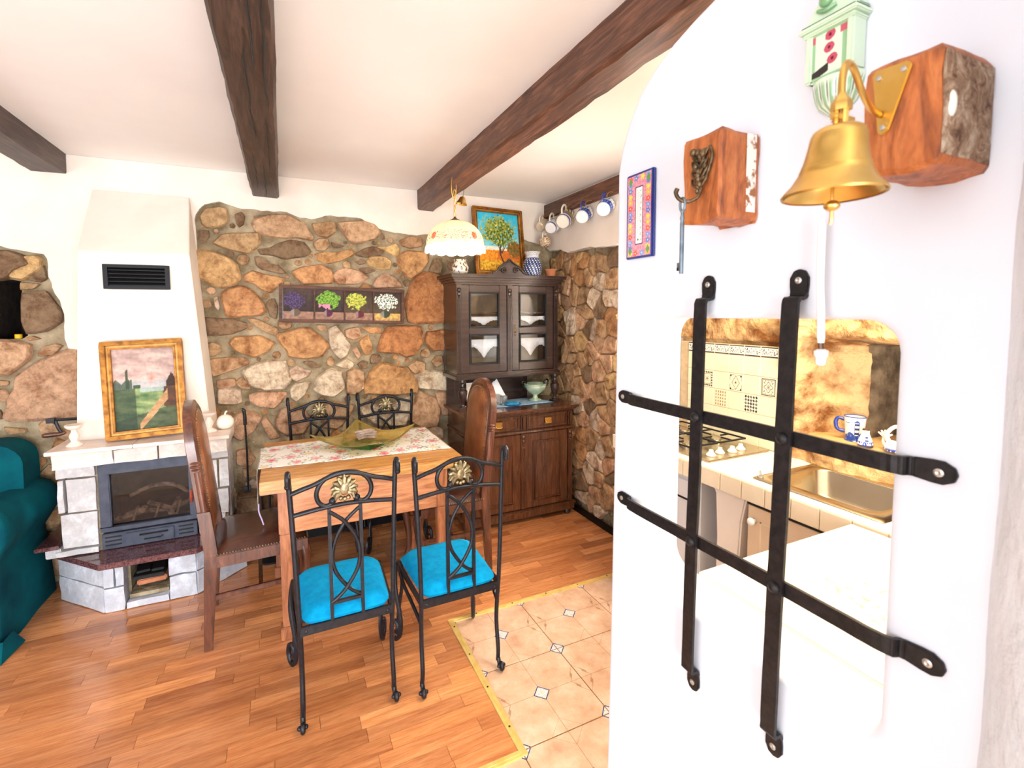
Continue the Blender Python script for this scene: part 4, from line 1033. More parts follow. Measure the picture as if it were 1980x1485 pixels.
# ================================================================ IRON CHAIRS
def make_iron_chair():
    t = thing('iron_chair', '', 'chair')
    I = M['iron']; r = 0.0092
    def leg_rear(sx):
        mb = MB()
        pts = [(sx*.166, .012, .03), (sx*.164, .004, .09), (sx*.163, .018, .2), (sx*.164, .012, .3), (sx*.166, 0, .40), (sx*.172, -.006, .6), (sx*.18, -.002, .8), (sx*.186, .0, .925), (sx*.187, -.006, .948), (sx*.188, -.022, .955), (sx*.189, -.034, .942), (sx*.189, -.033, .920), (sx*.189, -.026, .908)]
        mb.tube(spline(pts, 4), r, 8)
        pts = [(sx*.166, .012, .05), (sx*.166, .0, .028), (sx*.168, -.008, .014), (sx*.168, -.022, .010), (sx*.168, -.030, .022), (sx*.168, -.024, .034), (sx*.168, -.014, .030), (sx*.168, -.014, .022)]
        mb.tube(spline(pts, 4), .009, 8)
        for x in (-.011, .011): mb.sphere((sx*.168+x, -.018, .024), .0085, 8, 6)
        mb.sphere((sx*.189, -.030, .912), .011, 8, 6)
        o = obj('leg', mb, I, t, smooth=50)
    leg_rear(-1); leg_rear(1)
    for sx in (-1, 1):
        mb = MB()
        pts = [(sx*.178, .335, .385), (sx*.186, .352, .33), (sx*.186, .345, .25), (sx*.18, .325, .16), (sx*.178, .316, .10), (sx*.179, .325, .045), (sx*.18, .352, .016), (sx*.18, .386, .014), (sx*.18, .408, .046), (sx*.18, .398, .084), (sx*.18, .366, .098), (sx*.18, .340, .078), (sx*.18, .346, .05), (sx*.18, .366, .046)]
        mb.tube(spline(pts, 5), .0098, 8)
        pts = [(sx*.17, .30, .375), (sx*.172, .30, .30), (sx*.174, .33, .2), (sx*.176, .345, .12), (sx*.176, .35, .07), (sx*.176, .34, .02)]
        mb.tube(spline(pts, 5), .008, 8)
        mb.sphere((sx*.18, .36, .010), .0095, 8, 6)
        def turn(p):       # the scrolled foot splays outwards at an angle
            k = clamp((.34-p[2])/.10); d = p[1]-.325
            return (p[0]+sx*k*d*.30, .325+d*(1-.34*k), p[2])
        mb.v = [turn(p) for p in mb.v]
        obj('leg', mb, I, t, smooth=50)
        mb = MB(); mb.tube(spline([(sx*.166, .010, .285), (sx*.176, .10, .318), (sx*.184, .22, .345), (sx*.182, .31, .374)], 5), .0075, 8); obj('brace', mb, I, t, smooth=50)
    mb = MB()
    mb.bx(-.166, .166, -.006, .006, .352, .386); mb.bx(-.178, .178, .325, .337, .362, .386)
    mb.bar((-.166, 0, .374), (-.178, .333, .374), .012, .024); mb.bar((.166, 0, .374), (.178, .333, .374), .012, .024)
    for x in (-.145, .145): mb.lathe([(.006, 0), (.006, .003), (.0001, .005)], 10, 0, Matrix.Translation((x, -.006, .368)) @ Matrix.Rotation(pi/2, 4, 'X'))
    obj('seat_frame', mb, I, t, bevel=0.0015)
    # cushion
    mb = MB(); vs = []; fs = []; n = 14
    for side in (0, 1):
        for j in range(n+1):
            for i in range(n+1):
                u, v = -1+2*i/n, -1+2*j/n
                k = 0.97 if side else 1.0
                # superellipse rounding of the corners
                uu, vv = u, v; q = (abs(u)**9+abs(v)**9)**(1/9); mx = max(abs(u), abs(v), 1e-6)
                uu, vv = u*mx/max(q, 1e-6), v*mx/max(q, 1e-6)
                hw = .158+.018*(vv+1)/2
                e = (1-abs(u)**7)*(1-abs(v)**7)
                z = (.388 if side else .400+.040*e**0.5+.002*N3(u*3, v*3))
                vs.append((uu*hw*k, .171+vv*.177*k, z))
    N_ = (n+1)**2
    for j in range(n):
        for i in range(n):
            a = j*(n+1)+i; fs.append((a, a+1, a+n+2, a+n+1)); fs.append((N_+a, N_+a+n+1, N_+a+n+2, N_+a+1))
    rim = [i for i in range(n+1)]+[j*(n+1)+n for j in range(1, n+1)]+[n*(n+1)+i for i in range(n-1, -1, -1)]+[j*(n+1) for j in range(n-1, 0, -1)]
    for i in range(len(rim)): a, b = rim[i], rim[(i+1) % len(rim)]; fs.append((a, N_+a, N_+b, b))
    mb.add(vs, fs); obj('seat_cushion', mb, M['turq'], t, smooth=60, label='turquoise padded cushion')
    # back: rails
    mb = MB()
    mb.tube(spline([(-.185, 0, .872), (-.14, 0, .886), (-.10, 0, .897), (-.05, 0, .917), (0, 0, .925), (.05, 0, .917), (.10, 0, .897), (.14, 0, .886), (.185, 0, .872)], 4), r*.95, 8)
    mb.tube(spline([(-.18, 0, .795), (-.09, 0, .806), (0, 0, .811), (.09, 0, .806), (.18, 0, .795)], 5), r*.95, 8)
    obj('back_rail', mb, I, t, smooth=50)
    mb = MB()
    ov = [(-.04, 0, .822), (-.065, 0, .813), (-.088, 0, .828), (-.096, 0, .862), (-.08, 0, .898), (-.045, 0, .921), (0, 0, .928), (.045, 0, .921), (.08, 0, .898), (.096, 0, .862), (.088, 0, .828), (.065, 0, .813), (.04, 0, .822)]
    mb.tube(spline(ov, 4), r*.9, 8); mb.sphere((-.042, 0, .828), .013, 10, 8); mb.sphere((.042, 0, .828), .013, 10, 8)
    obj('oval_ring', mb, I, t, smooth=50)
    # ornament
    mb = MB()
    for sgn in (-1, 1):
        mb.sphere((0, sgn*.006, .868), .02, 12, 8, sc=(.8, .35, 1.1))
        for k in range(-5, 6):
            a = radians(k*24); L = .044-abs(k)*.0018
            p0 = (.010*sin(a), sgn*.005, .862+.010*cos(a)); p1 = (L*.75*sin(a), sgn*.009, .866+L*.75*cos(a)); p2 = (L*1.02*sin(a*1.06), sgn*.004, .868+L*cos(a*1.06)-abs(k)*.003)
            mb.tube([p0, p1, p2], [.0045, .0072, .004], 6)
        for k in (-1, 0, 1): mb.sphere((k*.011, sgn*.005, .834-abs(k)*-.003), .0065, 8, 6)
    mb.v = [(p[0]*1.2, p[1], .862+(p[2]-.862)*1.15) for p in mb.v]; obj('shell_ornament', mb, M['antique'], t, smooth=50, label='antique gold shell ornament')
    mb = MB()
    for x in (-.055, .055): mb.bar((x, 0, .386), (x, 0, .805), .012, .012, up=(0, 1, 0))
    mb.bar((-.055, 0, .448), (.055, 0, .448), .011, .011)
    obj('back_bar', mb, I, t)
    for sgn in (-1, 1):
        mb = MB()
        p = [(sgn*.055, sgn*.004, .79), (sgn*.035, sgn*.004, .775), (0, sgn*.004, .742), (-sgn*.036, sgn*.004, .68), (-sgn*.048, sgn*.004, .62), (-sgn*.038, sgn*.004, .56), (0, sgn*.004, .498), (sgn*.03, sgn*.004, .468), (sgn*.055, sgn*.004, .453)]
        mb.tube(spline(p, 5), .0072, 8); obj('crossed_scroll', mb, I, t, smooth=50)
    return t
ic = make_iron_chair()
spots = [((0.186, 1.758, 0), radians(0.5), 'black iron chair with turquoise cushion, front left one with its back to the camera'),
         ((0.622, 1.73, 0), radians(0.6), 'black iron chair with turquoise cushion, front right one beside the brass threshold'),
         ((0.203, 3.29, 0), radians(180), 'black iron chair behind the table, left one against the stone wall'),
         ((0.640, 3.29, 0), radians(180), 'black iron chair behind the table, right one nearer the cabinet')]
for i, (l, a, lb) in enumerate(spots):
    c = ic if i == 0 else copy_tree(ic)
    c.location = l; c.rotation_euler = (0, 0, a); tag(c, lb, 'chair', 'iron dining chairs round the table')

# ================================================================ LEATHER CHAIRS
def make_leather_chair():
    t = thing('leather_chair', '', 'chair'); Wd = M['chairwood']
    hw = 0.205
    def bx_(z): return -0.002-max(0, z-0.45)*0.105+(-(0.45-z)*0.06 if z < .45 else 0)   # back plane lean / rear leg splay
    for sy in (-1, 1):
        mb = MB(); vs = []; fs = []
        zs = [0, .12, .25, .38, .45, .52, .60, .635]
        for z in zs:
            w = .017+.008*min(1, z/.35); cx = bx_(z); cy = sy*(hw-.02)
            vs += [(cx-w, cy-w*.9, z), (cx+w, cy-w*.9, z), (cx+w, cy+w*.9, z), (cx-w, cy+w*.9, z)]
        for i in range(len(zs)-1):
            for k in range(4): k2 = (k+1) % 4; fs.append((i*4+k, i*4+k2, i*4+4+k2, i*4+4+k))
        fs += [(3,2,1,0), tuple(4*(len(zs)-1)+k for k in range(4))]
        mb.add(vs, fs); obj('leg', mb, Wd, t, bevel=0.003)
        mb = MB(); n = 9; pts = [(.375, sy*(hw-.03), .40), (.385, sy*(hw-.022), .33), (.378, sy*(hw-.026), .24), (.365, sy*(hw-.034), .13), (.366, sy*(hw-.034), .05), (.378, sy*(hw-.028), .008)]
        mb.tube(spline(pts, 4), [.03, .03, .029, .028, .026, .025, .024, .023, .022, .021, .02, .019, .018, .0175, .017, .0165, .016, .017, .018, .019, .019], 8)
        for k in range(3): mb.tube(spline([(.398, sy*(hw-.03)+(k-1)*.012, .39), (.408, sy*(hw-.03)+(k-1)*.013, .355), (.402, sy*(hw-.03)+(k-1)*.007, .315)], 3), .005, 6)
        obj('leg', mb, Wd, t, smooth=45)
        mb = MB(); mb.bar((0, sy*(hw-.02), .235), (.37, sy*(hw-.03), .235), .018, .022); obj('stretcher', mb, Wd, t, bevel=0.003)
    mb = MB(); mb.bar((.19, -hw+.03, .235), (.19, hw-.03, .235), .018, .022); obj('stretcher', mb, Wd, t, bevel=0.003)
    mb = MB(); mb.bx(.0, .395, -hw, -hw+.022, .375, .432); mb.bx(.0, .395, hw-.022, hw, .375, .432); mb.bx(.373, .397, -hw, hw, .375, .432); mb.bx(-.02, .004, -hw+.03, hw-.03, .375, .432)
    obj('seat_rail', mb, Wd, t, bevel=0.004)
    mb = MB(); vs = []; fs = []; n = 14
    for j in range(n+1):
        for i in range(n+1):
            u, v = -1+2*i/n, -1+2*j/n; e = (1-u**6)*(1-v**6)
            vs.append((.198+u*.196, v*(hw+.002), .434+.038*max(e, 0)**.5))
    for j in range(n):
        for i in range(n): a = j*(n+1)+i; fs.append((a, a+1, a+n+2, a+n+1))
    mb.add(vs, fs); obj('seat', mb, M['darkleather'], t, smooth=70, label='dark leather seat')
    st = MB(); q = 0.012
    k = -hw
    while k < hw: st.sphere((.398, k, .438), .0035, 6, 4); k += q
    k = 0
    while k < .395:
        for sy in (-1, 1): st.sphere((k, sy*(hw+.001), .438), .0035, 6, 4)
        k += q
    # back frame: side pillars rising into a round arch
    def outline(hw_, ztop, zbot, n=14):
        zc = ztop-hw_*0.85
        P = [(-hw_, zbot), (-hw_, zbot+(zc-zbot)*.5), (-hw_, zc)]
        P += [(-hw_*cos(pi*i/n), zc+hw_*0.85*sin(pi*i/n)) for i in range(1, n)]
        P += [(hw_, zc), (hw_, zbot+(zc-zbot)*.5), (hw_, zbot)]
        return P
    OO = outline(hw, 1.105, .635); II = outline(hw-.038, 1.062, .60)
    mb = MB(); vs = []; fs = []; n = len(OO)
    for (o_, i_) in zip(OO, II):
        for (p, dx) in ((o_, -.022), (o_, .012), (((o_[0]+i_[0])/2, (o_[1]+i_[1])/2), .022), (i_, .012), (i_, -.018)):
            vs.append((bx_(p[1])+dx, p[0], p[1]))
    for i in range(n-1):
        for k in range(5): k2 = (k+1) % 5; fs.append((i*5+k, i*5+k2, i*5+5+k2, i*5+5+k))
    fs += [tuple(range(4, -1, -1)), tuple((n-1)*5+k for k in range(5))]
    mb.add(vs, fs); obj('back_frame', mb, Wd, t, smooth=40)
    for sy in (-1, 1):
        mb = MB()
        for dz, rr_ in ((.86, .019), (.845, .022), (.83, .018)): mb.sphere((bx_(dz), sy*(hw-.006), dz), rr_, 12, 6, sc=(1, 1, .35))
        mb.tube([(bx_(.64)+.002, sy*(hw-.012), .64), (bx_(.82)+.002, sy*(hw-.012), .82)], .017, 12)
        mb.box((bx_(.637), sy*(hw-.014), .634), (.048, .045, .012))
        obj('pillar', mb, Wd, t, smooth=40)
    # padded leather on both faces
    for dx, sg in ((.014, 1), (-.016, -1)):
        mb = MB(); vs = []; fs = []; IP = outline(hw-.036, 1.066, .52); m = len(IP); cz = .82
        rings = [(1.0, 0), (.96, .010), (.8, .018), (.45, .022)]
        for sc, h in rings:
            for p in IP:
                z = cz+(p[1]-cz)*sc; vs.append((bx_(z)+dx+sg*h, p[0]*sc, z))
        vs.append((bx_(cz)+dx+sg*.023, 0, cz)); L = len(rings)
        for r_ in range(L-1):
            for i in range(m): j = (i+1) % m; fs.append((r_*m+i, r_*m+j, (r_+1)*m+j, (r_+1)*m+i))
        for i in range(m): fs.append(((L-1)*m+i, (L-1)*m+(i+1) % m, L*m))
        mb.add(vs, fs); obj('back_pad', mb, M['leather'], t, smooth=70)
        if sg > 0:
            for i in range(m-1):
                a, b = IP[i], IP[i+1]; d = sqrt((a[0]-b[0])**2+(a[1]-b[1])**2); c = int(d/.0125)+1
                for k in range(c):
                    y_ = (a[0]+(b[0]-a[0])*k/c)*.975; z_ = cz+((a[1]+(b[1]-a[1])*k/c)-cz)*.975
                    st.sphere((bx_(z_)+dx+.008, y_, z_), .0038, 6, 4)
    obj('stud_trim', st, M['antique'], t, smooth=60, kind='stuff', label='row of small brass studs')
    return t
lc = make_leather_chair()
for i, (l, a, lb) in enumerate((((-0.33, 2.562, 0), 0.05, 'arched brown leather chair with turned frame at the left end of the table'),
                                ((1.035, 2.645, 0), pi-0.03, 'arched tan leather chair with studs at the right end, before the cabinet'))):
    c = lc if i == 0 else copy_tree(lc)
    c.location = l; c.rotation_euler = (0, 0, a); tag(c, lb, 'chair', 'leather chairs at the table ends')

# ================================================================ CABINET
cb = thing('china_cabinet', 'tall dark wooden china cabinet with glazed upper doors in the corner', 'cabinet', (1.51, 3.1, 0))
CX, CY = 1.51, 3.1
def Cc(name, mb, mt, par=None, **k):
    mb.v = [(p[0]-CX, p[1]-CY, p[2]) for p in mb.v]; return obj(name, mb, mt, par or cb, **k)
DW, CW = M['darkwood'], M['cabwood']
FY = 2.90; BYk = 3.325
# lower body
mb = MB(); mb.bx(1.105, 1.925, FY+.012, BYk, .105, .79); Cc('lower_body', mb, CW, bevel=.003)
mb = MB(); mb.bx(1.09, 1.94, FY-.012, BYk, .045, .105); mb.bx(1.082, 1.948, FY-.02, BYk, .088, .103); Cc('plinth', mb, CW, bevel=.004)
for x in (1.12, 1.90):
    for y in (FY+.03, BYk-.03):
        mb = MB(); mb.lathe([(.02, 0), (.026, .012), (.026, .03), (.018, .046)], 14, 0, Matrix.Translation((x, y, 0))); Cc('foot', mb, DW, smooth=50)
mb = MB()
for z0, z1, o in ((.79, .800, .010), (.800, .812, .024), (.812, .829, .036)): mb.bx(1.105-o, 1.925+o, FY-o, BYk, z0, z1)
Cc('worktop', mb, CW, bevel=.004)
mb = MB(); mb.bx(1.095, 1.935, FY-.012, FY+.02, .655, .675); mb.bx(1.095, 1.12, FY-.012, BYk, .655, .675); Cc('mid_moulding', mb, CW, bevel=.005)
# drawers
def frame_panel(x0, x1, z0, z1, y, fr, dep, name, mt, par, raised=True):
    mb = MB()
    mb.bx(x0, x1, y, y+.02, z0, z1)
    p = Cc(name, mb, mt, par, bevel=.002)
    m2 = MB(); w = .012
    X0, X1, Z0, Z1 = x0+fr, x1-fr, z0+fr, z1-fr
    frame4(m2, X0, X1, Z0, Z1, w, y-dep, y+.002)
    if raised: m2.bx(X0+w+.006, X1-w-.006, y-dep*.5, y+.002, Z0+w+.006, Z1-w-.006)
    Cc('panel_moulding', m2, mt, p, bevel=.003); return p
for x0, x1 in ((1.155, 1.485), (1.545, 1.875)):
    d = frame_panel(x0, x1, .682, .782, FY-.004, .006, .010, 'drawer', CW, cb)
    hx = (x0+x1)/2
    mb = MB(); mb.bx(hx-.03, hx+.03, FY-.014, FY-.008, .708, .758); hb = Cc('handle', mb, M['brass'], d, bevel=.004)
    mb = MB(); mb.tube(spline([(hx-.022, FY-.014, .735), (hx-.02, FY-.028, .722), (hx, FY-.032, .718), (hx+.02, FY-.028, .722), (hx+.022, FY-.014, .735)], 4), .0032, 8)
    mb.v = [(p[0]-CX, p[1]-CY, p[2]) for p in mb.v]; mb2 = obj('handle_loop', mb, M['brass'], d, smooth=50)
for x in (1.128, 1.515, 1.902):
    mb = MB(); mb.bx(x-.02, x+.02, FY-.010, FY+.014, .682, .782); mb.bx(x-.013, x+.013, FY-.017, FY-.009, .69, .774)
    Cc('pilaster_block', mb, CW, bevel=.004)
    mb = MB(); mb.bx(x-.018, x+.018, FY-.006, FY+.014, .11, .652)
    for k in range(3): mb.tube([(x-.009+k*.009, FY-.007, .125), (x-.009+k*.009, FY-.007, .55)], .003, 6)
    mb.sphere((x, FY-.008, .628), .016, 12, 8, sc=(1, .8, 1)); mb.sphere((x, FY-.008, .598), .012, 12, 8, sc=(1, .8, 1.2)); mb.sphere((x, FY-.008, .573), .008, 10, 6)
    mb.bx(x-.02, x+.02, FY-.014, FY, .641, .653)
    Cc('pilaster', mb, CW, bevel=.0015)
for i, (x0, x1) in enumerate(((1.15, 1.495), (1.535, 1.88))):
    d = frame_panel(x0, x1, .112, .648, FY-.002, .055, .012, 'door', CW, cb, raised=False)
    mb = MB(); kx = x0+.028 if i else x1-.028
    mb.sphere((kx, FY-.004, .395), .012, 10, 8, sc=(.6, .25, 2.6)); mb.sphere((kx, FY-.007, .40), .004, 8, 6)
    Cc('keyhole_plate', mb, CW, d, smooth=50)
# open shelf stage: back panel and turned supports
mb = MB(); mb.bx(1.09, 1.76, BYk-.03, BYk-.005, .829, 1.05)
Cc('stage_back', mb, DW, bevel=.002)
m2 = MB()
frame4(m2, 1.15, 1.72, .875, .998, .008, BYk-.035, BYk-.028)
Cc('stage_moulding', m2, DW, bevel=.002)
for x in (1.125, 1.868):
    mb = MB(); mb.bx(x-.03, x+.03, 3.055-.028, 3.055+.03, .829, .845)
    mb.lathe([(.026, .845), (.026, .850), (.013, .856), (.010, .872), (.016, .885), (.028, .915), (.034, .945), (.033, .962), (.022, .972), (.026, .978), (.022, .984), (.012, .992), (.011, 1.010), (.024, 1.022), (.024, 1.04)], 20, 0, Matrix.Translation((x, 3.055, 0)))
    Cc('turned_column', mb, DW, smooth=40)
# upper case
UX0, UX1, UY, UZ0, UZ1 = 1.083, 1.882, 3.045, 1.04, 1.70
mb = MB(); mb.bx(UX0, UX0+.02, UY+.02, BYk, UZ0+.03, UZ1); mb.bx(UX1-.02, UX1, UY+.02, BYk, UZ0+.03, UZ1); mb.bx(UX0, UX1, BYk-.012, BYk, UZ0+.03, UZ1)
Cc('upper_case', mb, DW, bevel=.002)
mb = MB(); mb.bx(UX0-.016, UX1+.016, UY-.016, BYk, UZ0, UZ0+.028); mb.bx(UX0-.006, UX1+.006, UY-.006, BYk, UZ0+.028, UZ0+.04); Cc('bottom_moulding', mb, DW, bevel=.004)
mb = MB()
for z0, z1, o in ((1.695, 1.71, .008), (1.71, 1.728, .022), (1.728, 1.742, .034), (1.742, 1.757, .05), (1.757, 1.766, .055)): mb.bx(UX0-o, UX1+o, UY-o, BYk, z0, z1)
Cc('cornice', mb, DW, bevel=.004)
mb = MB(); mb.bx(UX0+.02, UX1-.02, BYk-.016, BYk-.0125, UZ0+.03, UZ1); Cc('back_lining', mb, M['cablining'])
mb = MB(); mb.bx(UX0+.02, UX1-.02, UY+.03, BYk-.017, 1.355, 1.37)
sh = Cc('shelf', mb, DW)
for x0, x1, seed in ((UX0+.04, UX0+.385, 0), (UX1-.385, UX1-.04, 3)):
    for zt_, dep in ((1.315, .13), (1.475, .06)):
        mb = MB(); vs = []; fs = []; n = 60
        for i in range(n+1):
            u = i/n; zz = zt_-dep*(1.0-0.62*abs(sin(u*pi*2.0)))-.005*abs(sin(u*44))
            vs += [(x0+(x1-x0)*u, UY+.032, zt_), (x0+(x1-x0)*u, UY+.031, zz)]
        for i in range(n): fs.append((2*i, 2*i+1, 2*i+3, 2*i+2))
        mb.add(vs, fs)
        o = obj('lace_edging', mb, M['whitecloth'], smooth=60); md = o.modifiers.new('t', 'SOLIDIFY'); md.thickness = .0015
        tag(o, 'white lace shelf edging with points behind the %s cabinet door, %s one' % ('left' if not seed else 'right', 'upper' if zt_ > 1.4 else 'lower'), 'lace', 'lace edgings in the cabinet')
mb = MB(); mb.bx(UX0+.02, UX1-.02, UY+.03, BYk-.017, 1.495, 1.505); Cc('shelf', mb, DW)
def glazed_door(x0, x1, left):
    z0, z1, fr, zm = UZ0+.045, 1.692, .058, 1.375
    mb = MB(); y0, y1 = UY, UY+.022
    for q in ((x0+fr, x1-fr, z1-fr*.8, z1), (x0+fr, x1-fr, z0, z0+fr), (x0, x0+fr, z0, z1), (x1-fr, x1, z0, z1), (x0+fr, x1-fr, zm-.022, zm+.022)): mb.bx(q[0]+.0002, q[1]-.0002, y0, y1, q[2], q[3])
    d = Cc('door', mb, DW, bevel=.003)
    for a, b in ((z0+fr, zm-.022), (zm+.022, z1-fr*.8)):
        m2 = MB(); w = .011
        X0, X1 = x0+fr, x1-fr
        frame4(m2, X0, X1, a, b, w, y0-.007, y0+.01)
        Cc('pane_moulding', m2, M['black'], d, bevel=.002)
        m3 = MB(); m3.bx(X0+.004, X1-.004, y0+.008, y0+.012, a+.004, b-.004); Cc('pane', m3, M['glass'], d)
    return d
glazed_door(UX0+.035, 1.462, True); d = glazed_door(1.502, UX1-.035, False)
mb = MB(); mb.sphere((1.528, UY-.003, 1.375), .010, 10, 8, sc=(.9, .4, 4)); mb.sphere((1.528, UY-.008, 1.36), .006, 8, 6); Cc('keyhole_plate', mb, M['bronze'], d, smooth=50)
for x in (UX0+.016, 1.482, UX1-.016):
    mb = MB(); mb.bx(x-.017, x+.017, UY-.006, UY+.02, UZ0+.042, 1.694)
    for k in range(3): mb.tube([(x-.009+k*.009, UY-.006, UZ0+.055), (x-.009+k*.009, UY-.006, 1.60)], .0034, 6)
    mb.bx(x-.019, x+.019, UY-.013, UY, 1.672, 1.694); mb.sphere((x, UY-.008, 1.658), .015, 12, 8); mb.sphere((x, UY-.008, 1.632), .012, 12, 8, sc=(1, .8, 1.3)); mb.sphere((x, UY-.006, 1.61), .008, 10, 6)
    Cc('pilaster', mb, DW, bevel=.001)
# carved crest
mb = MB(); prof = [(-.145, 0), (-.14, .018), (-.12, .022), (-.10, .034), (-.085, .055), (-.06, .07), (-.045, .09), (-.025, .092), (-.012, .112), (0, .118), (.012, .112), (.025, .092), (.045, .09), (.06, .07), (.085, .055), (.10, .034), (.12, .022), (.14, .018), (.145, 0)]
mb.prism([(1.475+a, 1.766+b) for a, b in prof], 3.02, 3.036, 'y')
for sg in (-1, 1):
    sp = [(1.475+sg*(.05+.03*(1-k/16)*cos(k*.75)), 3.017, 1.80+.026*(1-k/16)*sin(k*.75)) for k in range(16)]
    mb.tube([(p[0], 3.013, p[2]) for p in sp], .0055, 6)
    mb.tube(spline([(1.475+sg*.135, 3.013, 1.776), (1.475+sg*.10, 3.016, 1.79), (1.475+sg*.075, 3.016, 1.825), (1.475+sg*.03, 3.016, 1.85), (1.475, 3.016, 1.875)], 3), .0062, 6)
Cc('carved_crest', mb, DW, bevel=.002)

# ---- things on the cabinet
mb = MB(); n = 24; vs = []; fs = []
quad = [(1.225, 3.24), (1.262, 3.0), (1.832, 3.012), (1.79, 3.26)]
for j in range(n+1):
    for i in range(n+1):
        u, v = i/n, j/n
        x = (quad[1][0]*(1-u)+quad[2][0]*u)*(1-v)+(quad[0][0]*(1-u)+quad[3][0]*u)*v; y = (quad[1][1]*(1-u)+quad[2][1]*u)*(1-v)+(quad[0][1]*(1-u)+quad[3][1]*u)*v
        vs.append((x, y, .8335+.001*N3(x*20, y*20)))
for j in range(n):
    for i in range(n): a = j*(n+1)+i; fs.append((a, a+1, a+n+2, a+n+1))
mb.add(vs, fs); o = obj('cabinet_cloth', mb, M['bluecloth'], smooth=60); md = o.modifiers.new('t', 'SOLIDIFY'); md.thickness = .0015; tag(o, 'pale blue cloth spread on the cabinet worktop', 'cloth')
UR = thing('urn', 'pale green glazed urn with two loop handles on the blue cloth', 'urn', (1.735, 3.12, .8355))
G1, G2 = s(150,184,156), s(206,216,196)
def ug(a, z, t): return mix(G1, G2, clamp(0.5+N3(a*2, z*40, 2)*1.4))
mb = MB(); mb.lathe([(.047, 0), (.05, .004), (.045, .010), (.022, .018), (.016, .034), (.02, .046), (.05, .062), (.078, .09), (.086, .112), (.082, .118), (.088, .126), (.085, .130), (.078, .126), (.074, .112), (.05, .08), (.0001, .07)], 28, col=ug); obj('body', mb, M['glazed'], UR, smooth=50)
for sg in (-1, 1):
    mb = MB(); mb.tube(spline([(sg*.066, 0, .082), (sg*.092, 0, .10), (sg*.112, 0, .13), (sg*.108, 0, .152), (sg*.09, 0, .154), (sg*.078, 0, .138), (sg*.08, 0, .124)], 4), .006, 8); obj('handle', mb, M['glazed'], UR, smooth=50)
mb = MB(); mb.bx(-.085, .085, -.004, .004, 0, .15); o = obj('white_card', mb, M['cream'], loc=(1.31, 3.235, .8355), rot=(-.1, 0, 0), bevel=.001); tag(o, 'blank white card leaning at the back of the cabinet worktop', 'card')
NH = thing('napkin_holder', 'metal napkin holder with a folded white napkin standing in it', 'napkin holder', (1.42, 3.16, .8355))
mb = MB(); 
for y in (-.018, .018): mb.prism([(-.05, 0), (.05, 0), (.046, .055), (.02, .07), (-.02, .07), (-.046, .055)], y-.0015, y+.0015, 'y')
mb.bx(-.05, .05, -.02, .02, 0, .003); obj('holder', mb, M['screw'], NH, bevel=.001)
mb = MB(); mb.prism([(-.075, .02), (.0, .006), (.085, .045), (.01, .18), (-.04, .13)], -.006, .0, 'y'); mb.prism([(-.085, .02), (-.01, .006), (.075, .05), (-.01, .165), (-.05, .12)], .001, .006, 'y'); obj('napkin', mb, M['whitecloth'], NH, bevel=.0015)
for i, (x, y, lb) in enumerate(((1.475, 3.115, 'small steel cup on the cabinet cloth, right of the napkin'), (1.435, 3.085, 'small glass tumbler on the cabinet cloth in front of the napkin'))):
    mb = MB(); mb.lathe([(.017, 0), (.019, .003), (.021, .055), (.0195, .055), (.0175, .006), (.0001, .005)], 18)
    o = obj('small_cup', mb, M['screw'] if i == 0 else M['glass'], smooth=40, loc=(x, y, .8355)); tag(o, lb, 'cup')
mb = MB(); mb.lathe([(.035, 0), (.055, .004), (.062, .012), (.056, .013), (.048, .008), (.04, .02), (.02, .022), (.0001, .018)], 24, mod=lambda a, t: 1+.04*sin(a*6)); o = obj('blue_felt_dish', mb, M['bluedish'], smooth=60, loc=(1.50, 3.03, .8355)); tag(o, 'bright blue felt dish on the cabinet cloth behind the leather chair', 'dish')
BT = thing('stick_bottle', 'small glass bottle with a wooden stick at the left of the cabinet', 'bottle', (1.26, 3.075, .8355))
mb = MB(); mb.lathe([(.016, 0), (.018, .004), (.018, .05), (.009, .06), (.009, .07)], 16, cap=True); obj('body', mb, M['glass'], BT, smooth=40)
mb = MB(); mb.tube([(0, 0, .01), (.002, 0, .145)], .004, 6); obj('stick', mb, M['goldlight'], BT)
# ---- on top of the cabinet
TB = 1.7665
BL = s(40,60,112)
def vz(a, z, t):
    W_ = s(240,240,238)
    if z > .135: return W_ if (int(a*9)+int(z*120)) % 2 else mix(W_, BL, .7)
    row = int(z*78); return W_ if (sin(a*18+row*1.6) > .45 and (z*78) % 1 > .45) else BL
mb = MB(); mb.lathe(dense([(.05, 0), (.064, .01), (.072, .05), (.072, .085), (.060, .12), (.048, .14), (.047, .155), (.060, .18), (.055, .18), (.044, .155), (.044, .14), (.0001, .13)], 110), 160, col=vz)
o = obj('blue_vase', mb, M['glazed'], smooth=50, loc=(1.70, 3.10, TB)); tag(o, 'dark blue and white patterned vase on top of the cabinet', 'vase')
mb = MB(); mb.lathe([(.036, 0), (.042, .05), (.045, .05), (.045, .062), (.04, .062), (.036, .01), (.0001, .008)], 24); o = obj('terracotta_pot', mb, M['terracotta'], smooth=40, loc=(1.872, 3.13, TB)); tag(o, 'small terracotta pot at the right end of the cabinet top', 'pot')
J = thing('patterned_jug', 'cream jug with dark painted pattern on the cabinet top behind the lamp', 'jug', (1.145, 3.13, TB))
def jg(a, z, t): return s(120,84,56) if N3(a*3, z*45, 1) > .22 else s(238,226,208)
mb = MB(); mb.lathe(dense([(.035, 0), (.055, .02), (.06, .05), (.046, .08), (.04, .095), (.046, .105), (.041, .105), (.036, .095), (.0001, .085)], 60), 90, col=jg); obj('body', mb, M['glazed'], J, smooth=50)
mb = MB(); mb.tube(spline([(-.05, 0, .085), (-.08, 0, .08), (-.085, 0, .05), (-.056, 0, .03)], 4), .006, 8); obj('handle', mb, M['brownglaze'], J, smooth=50)

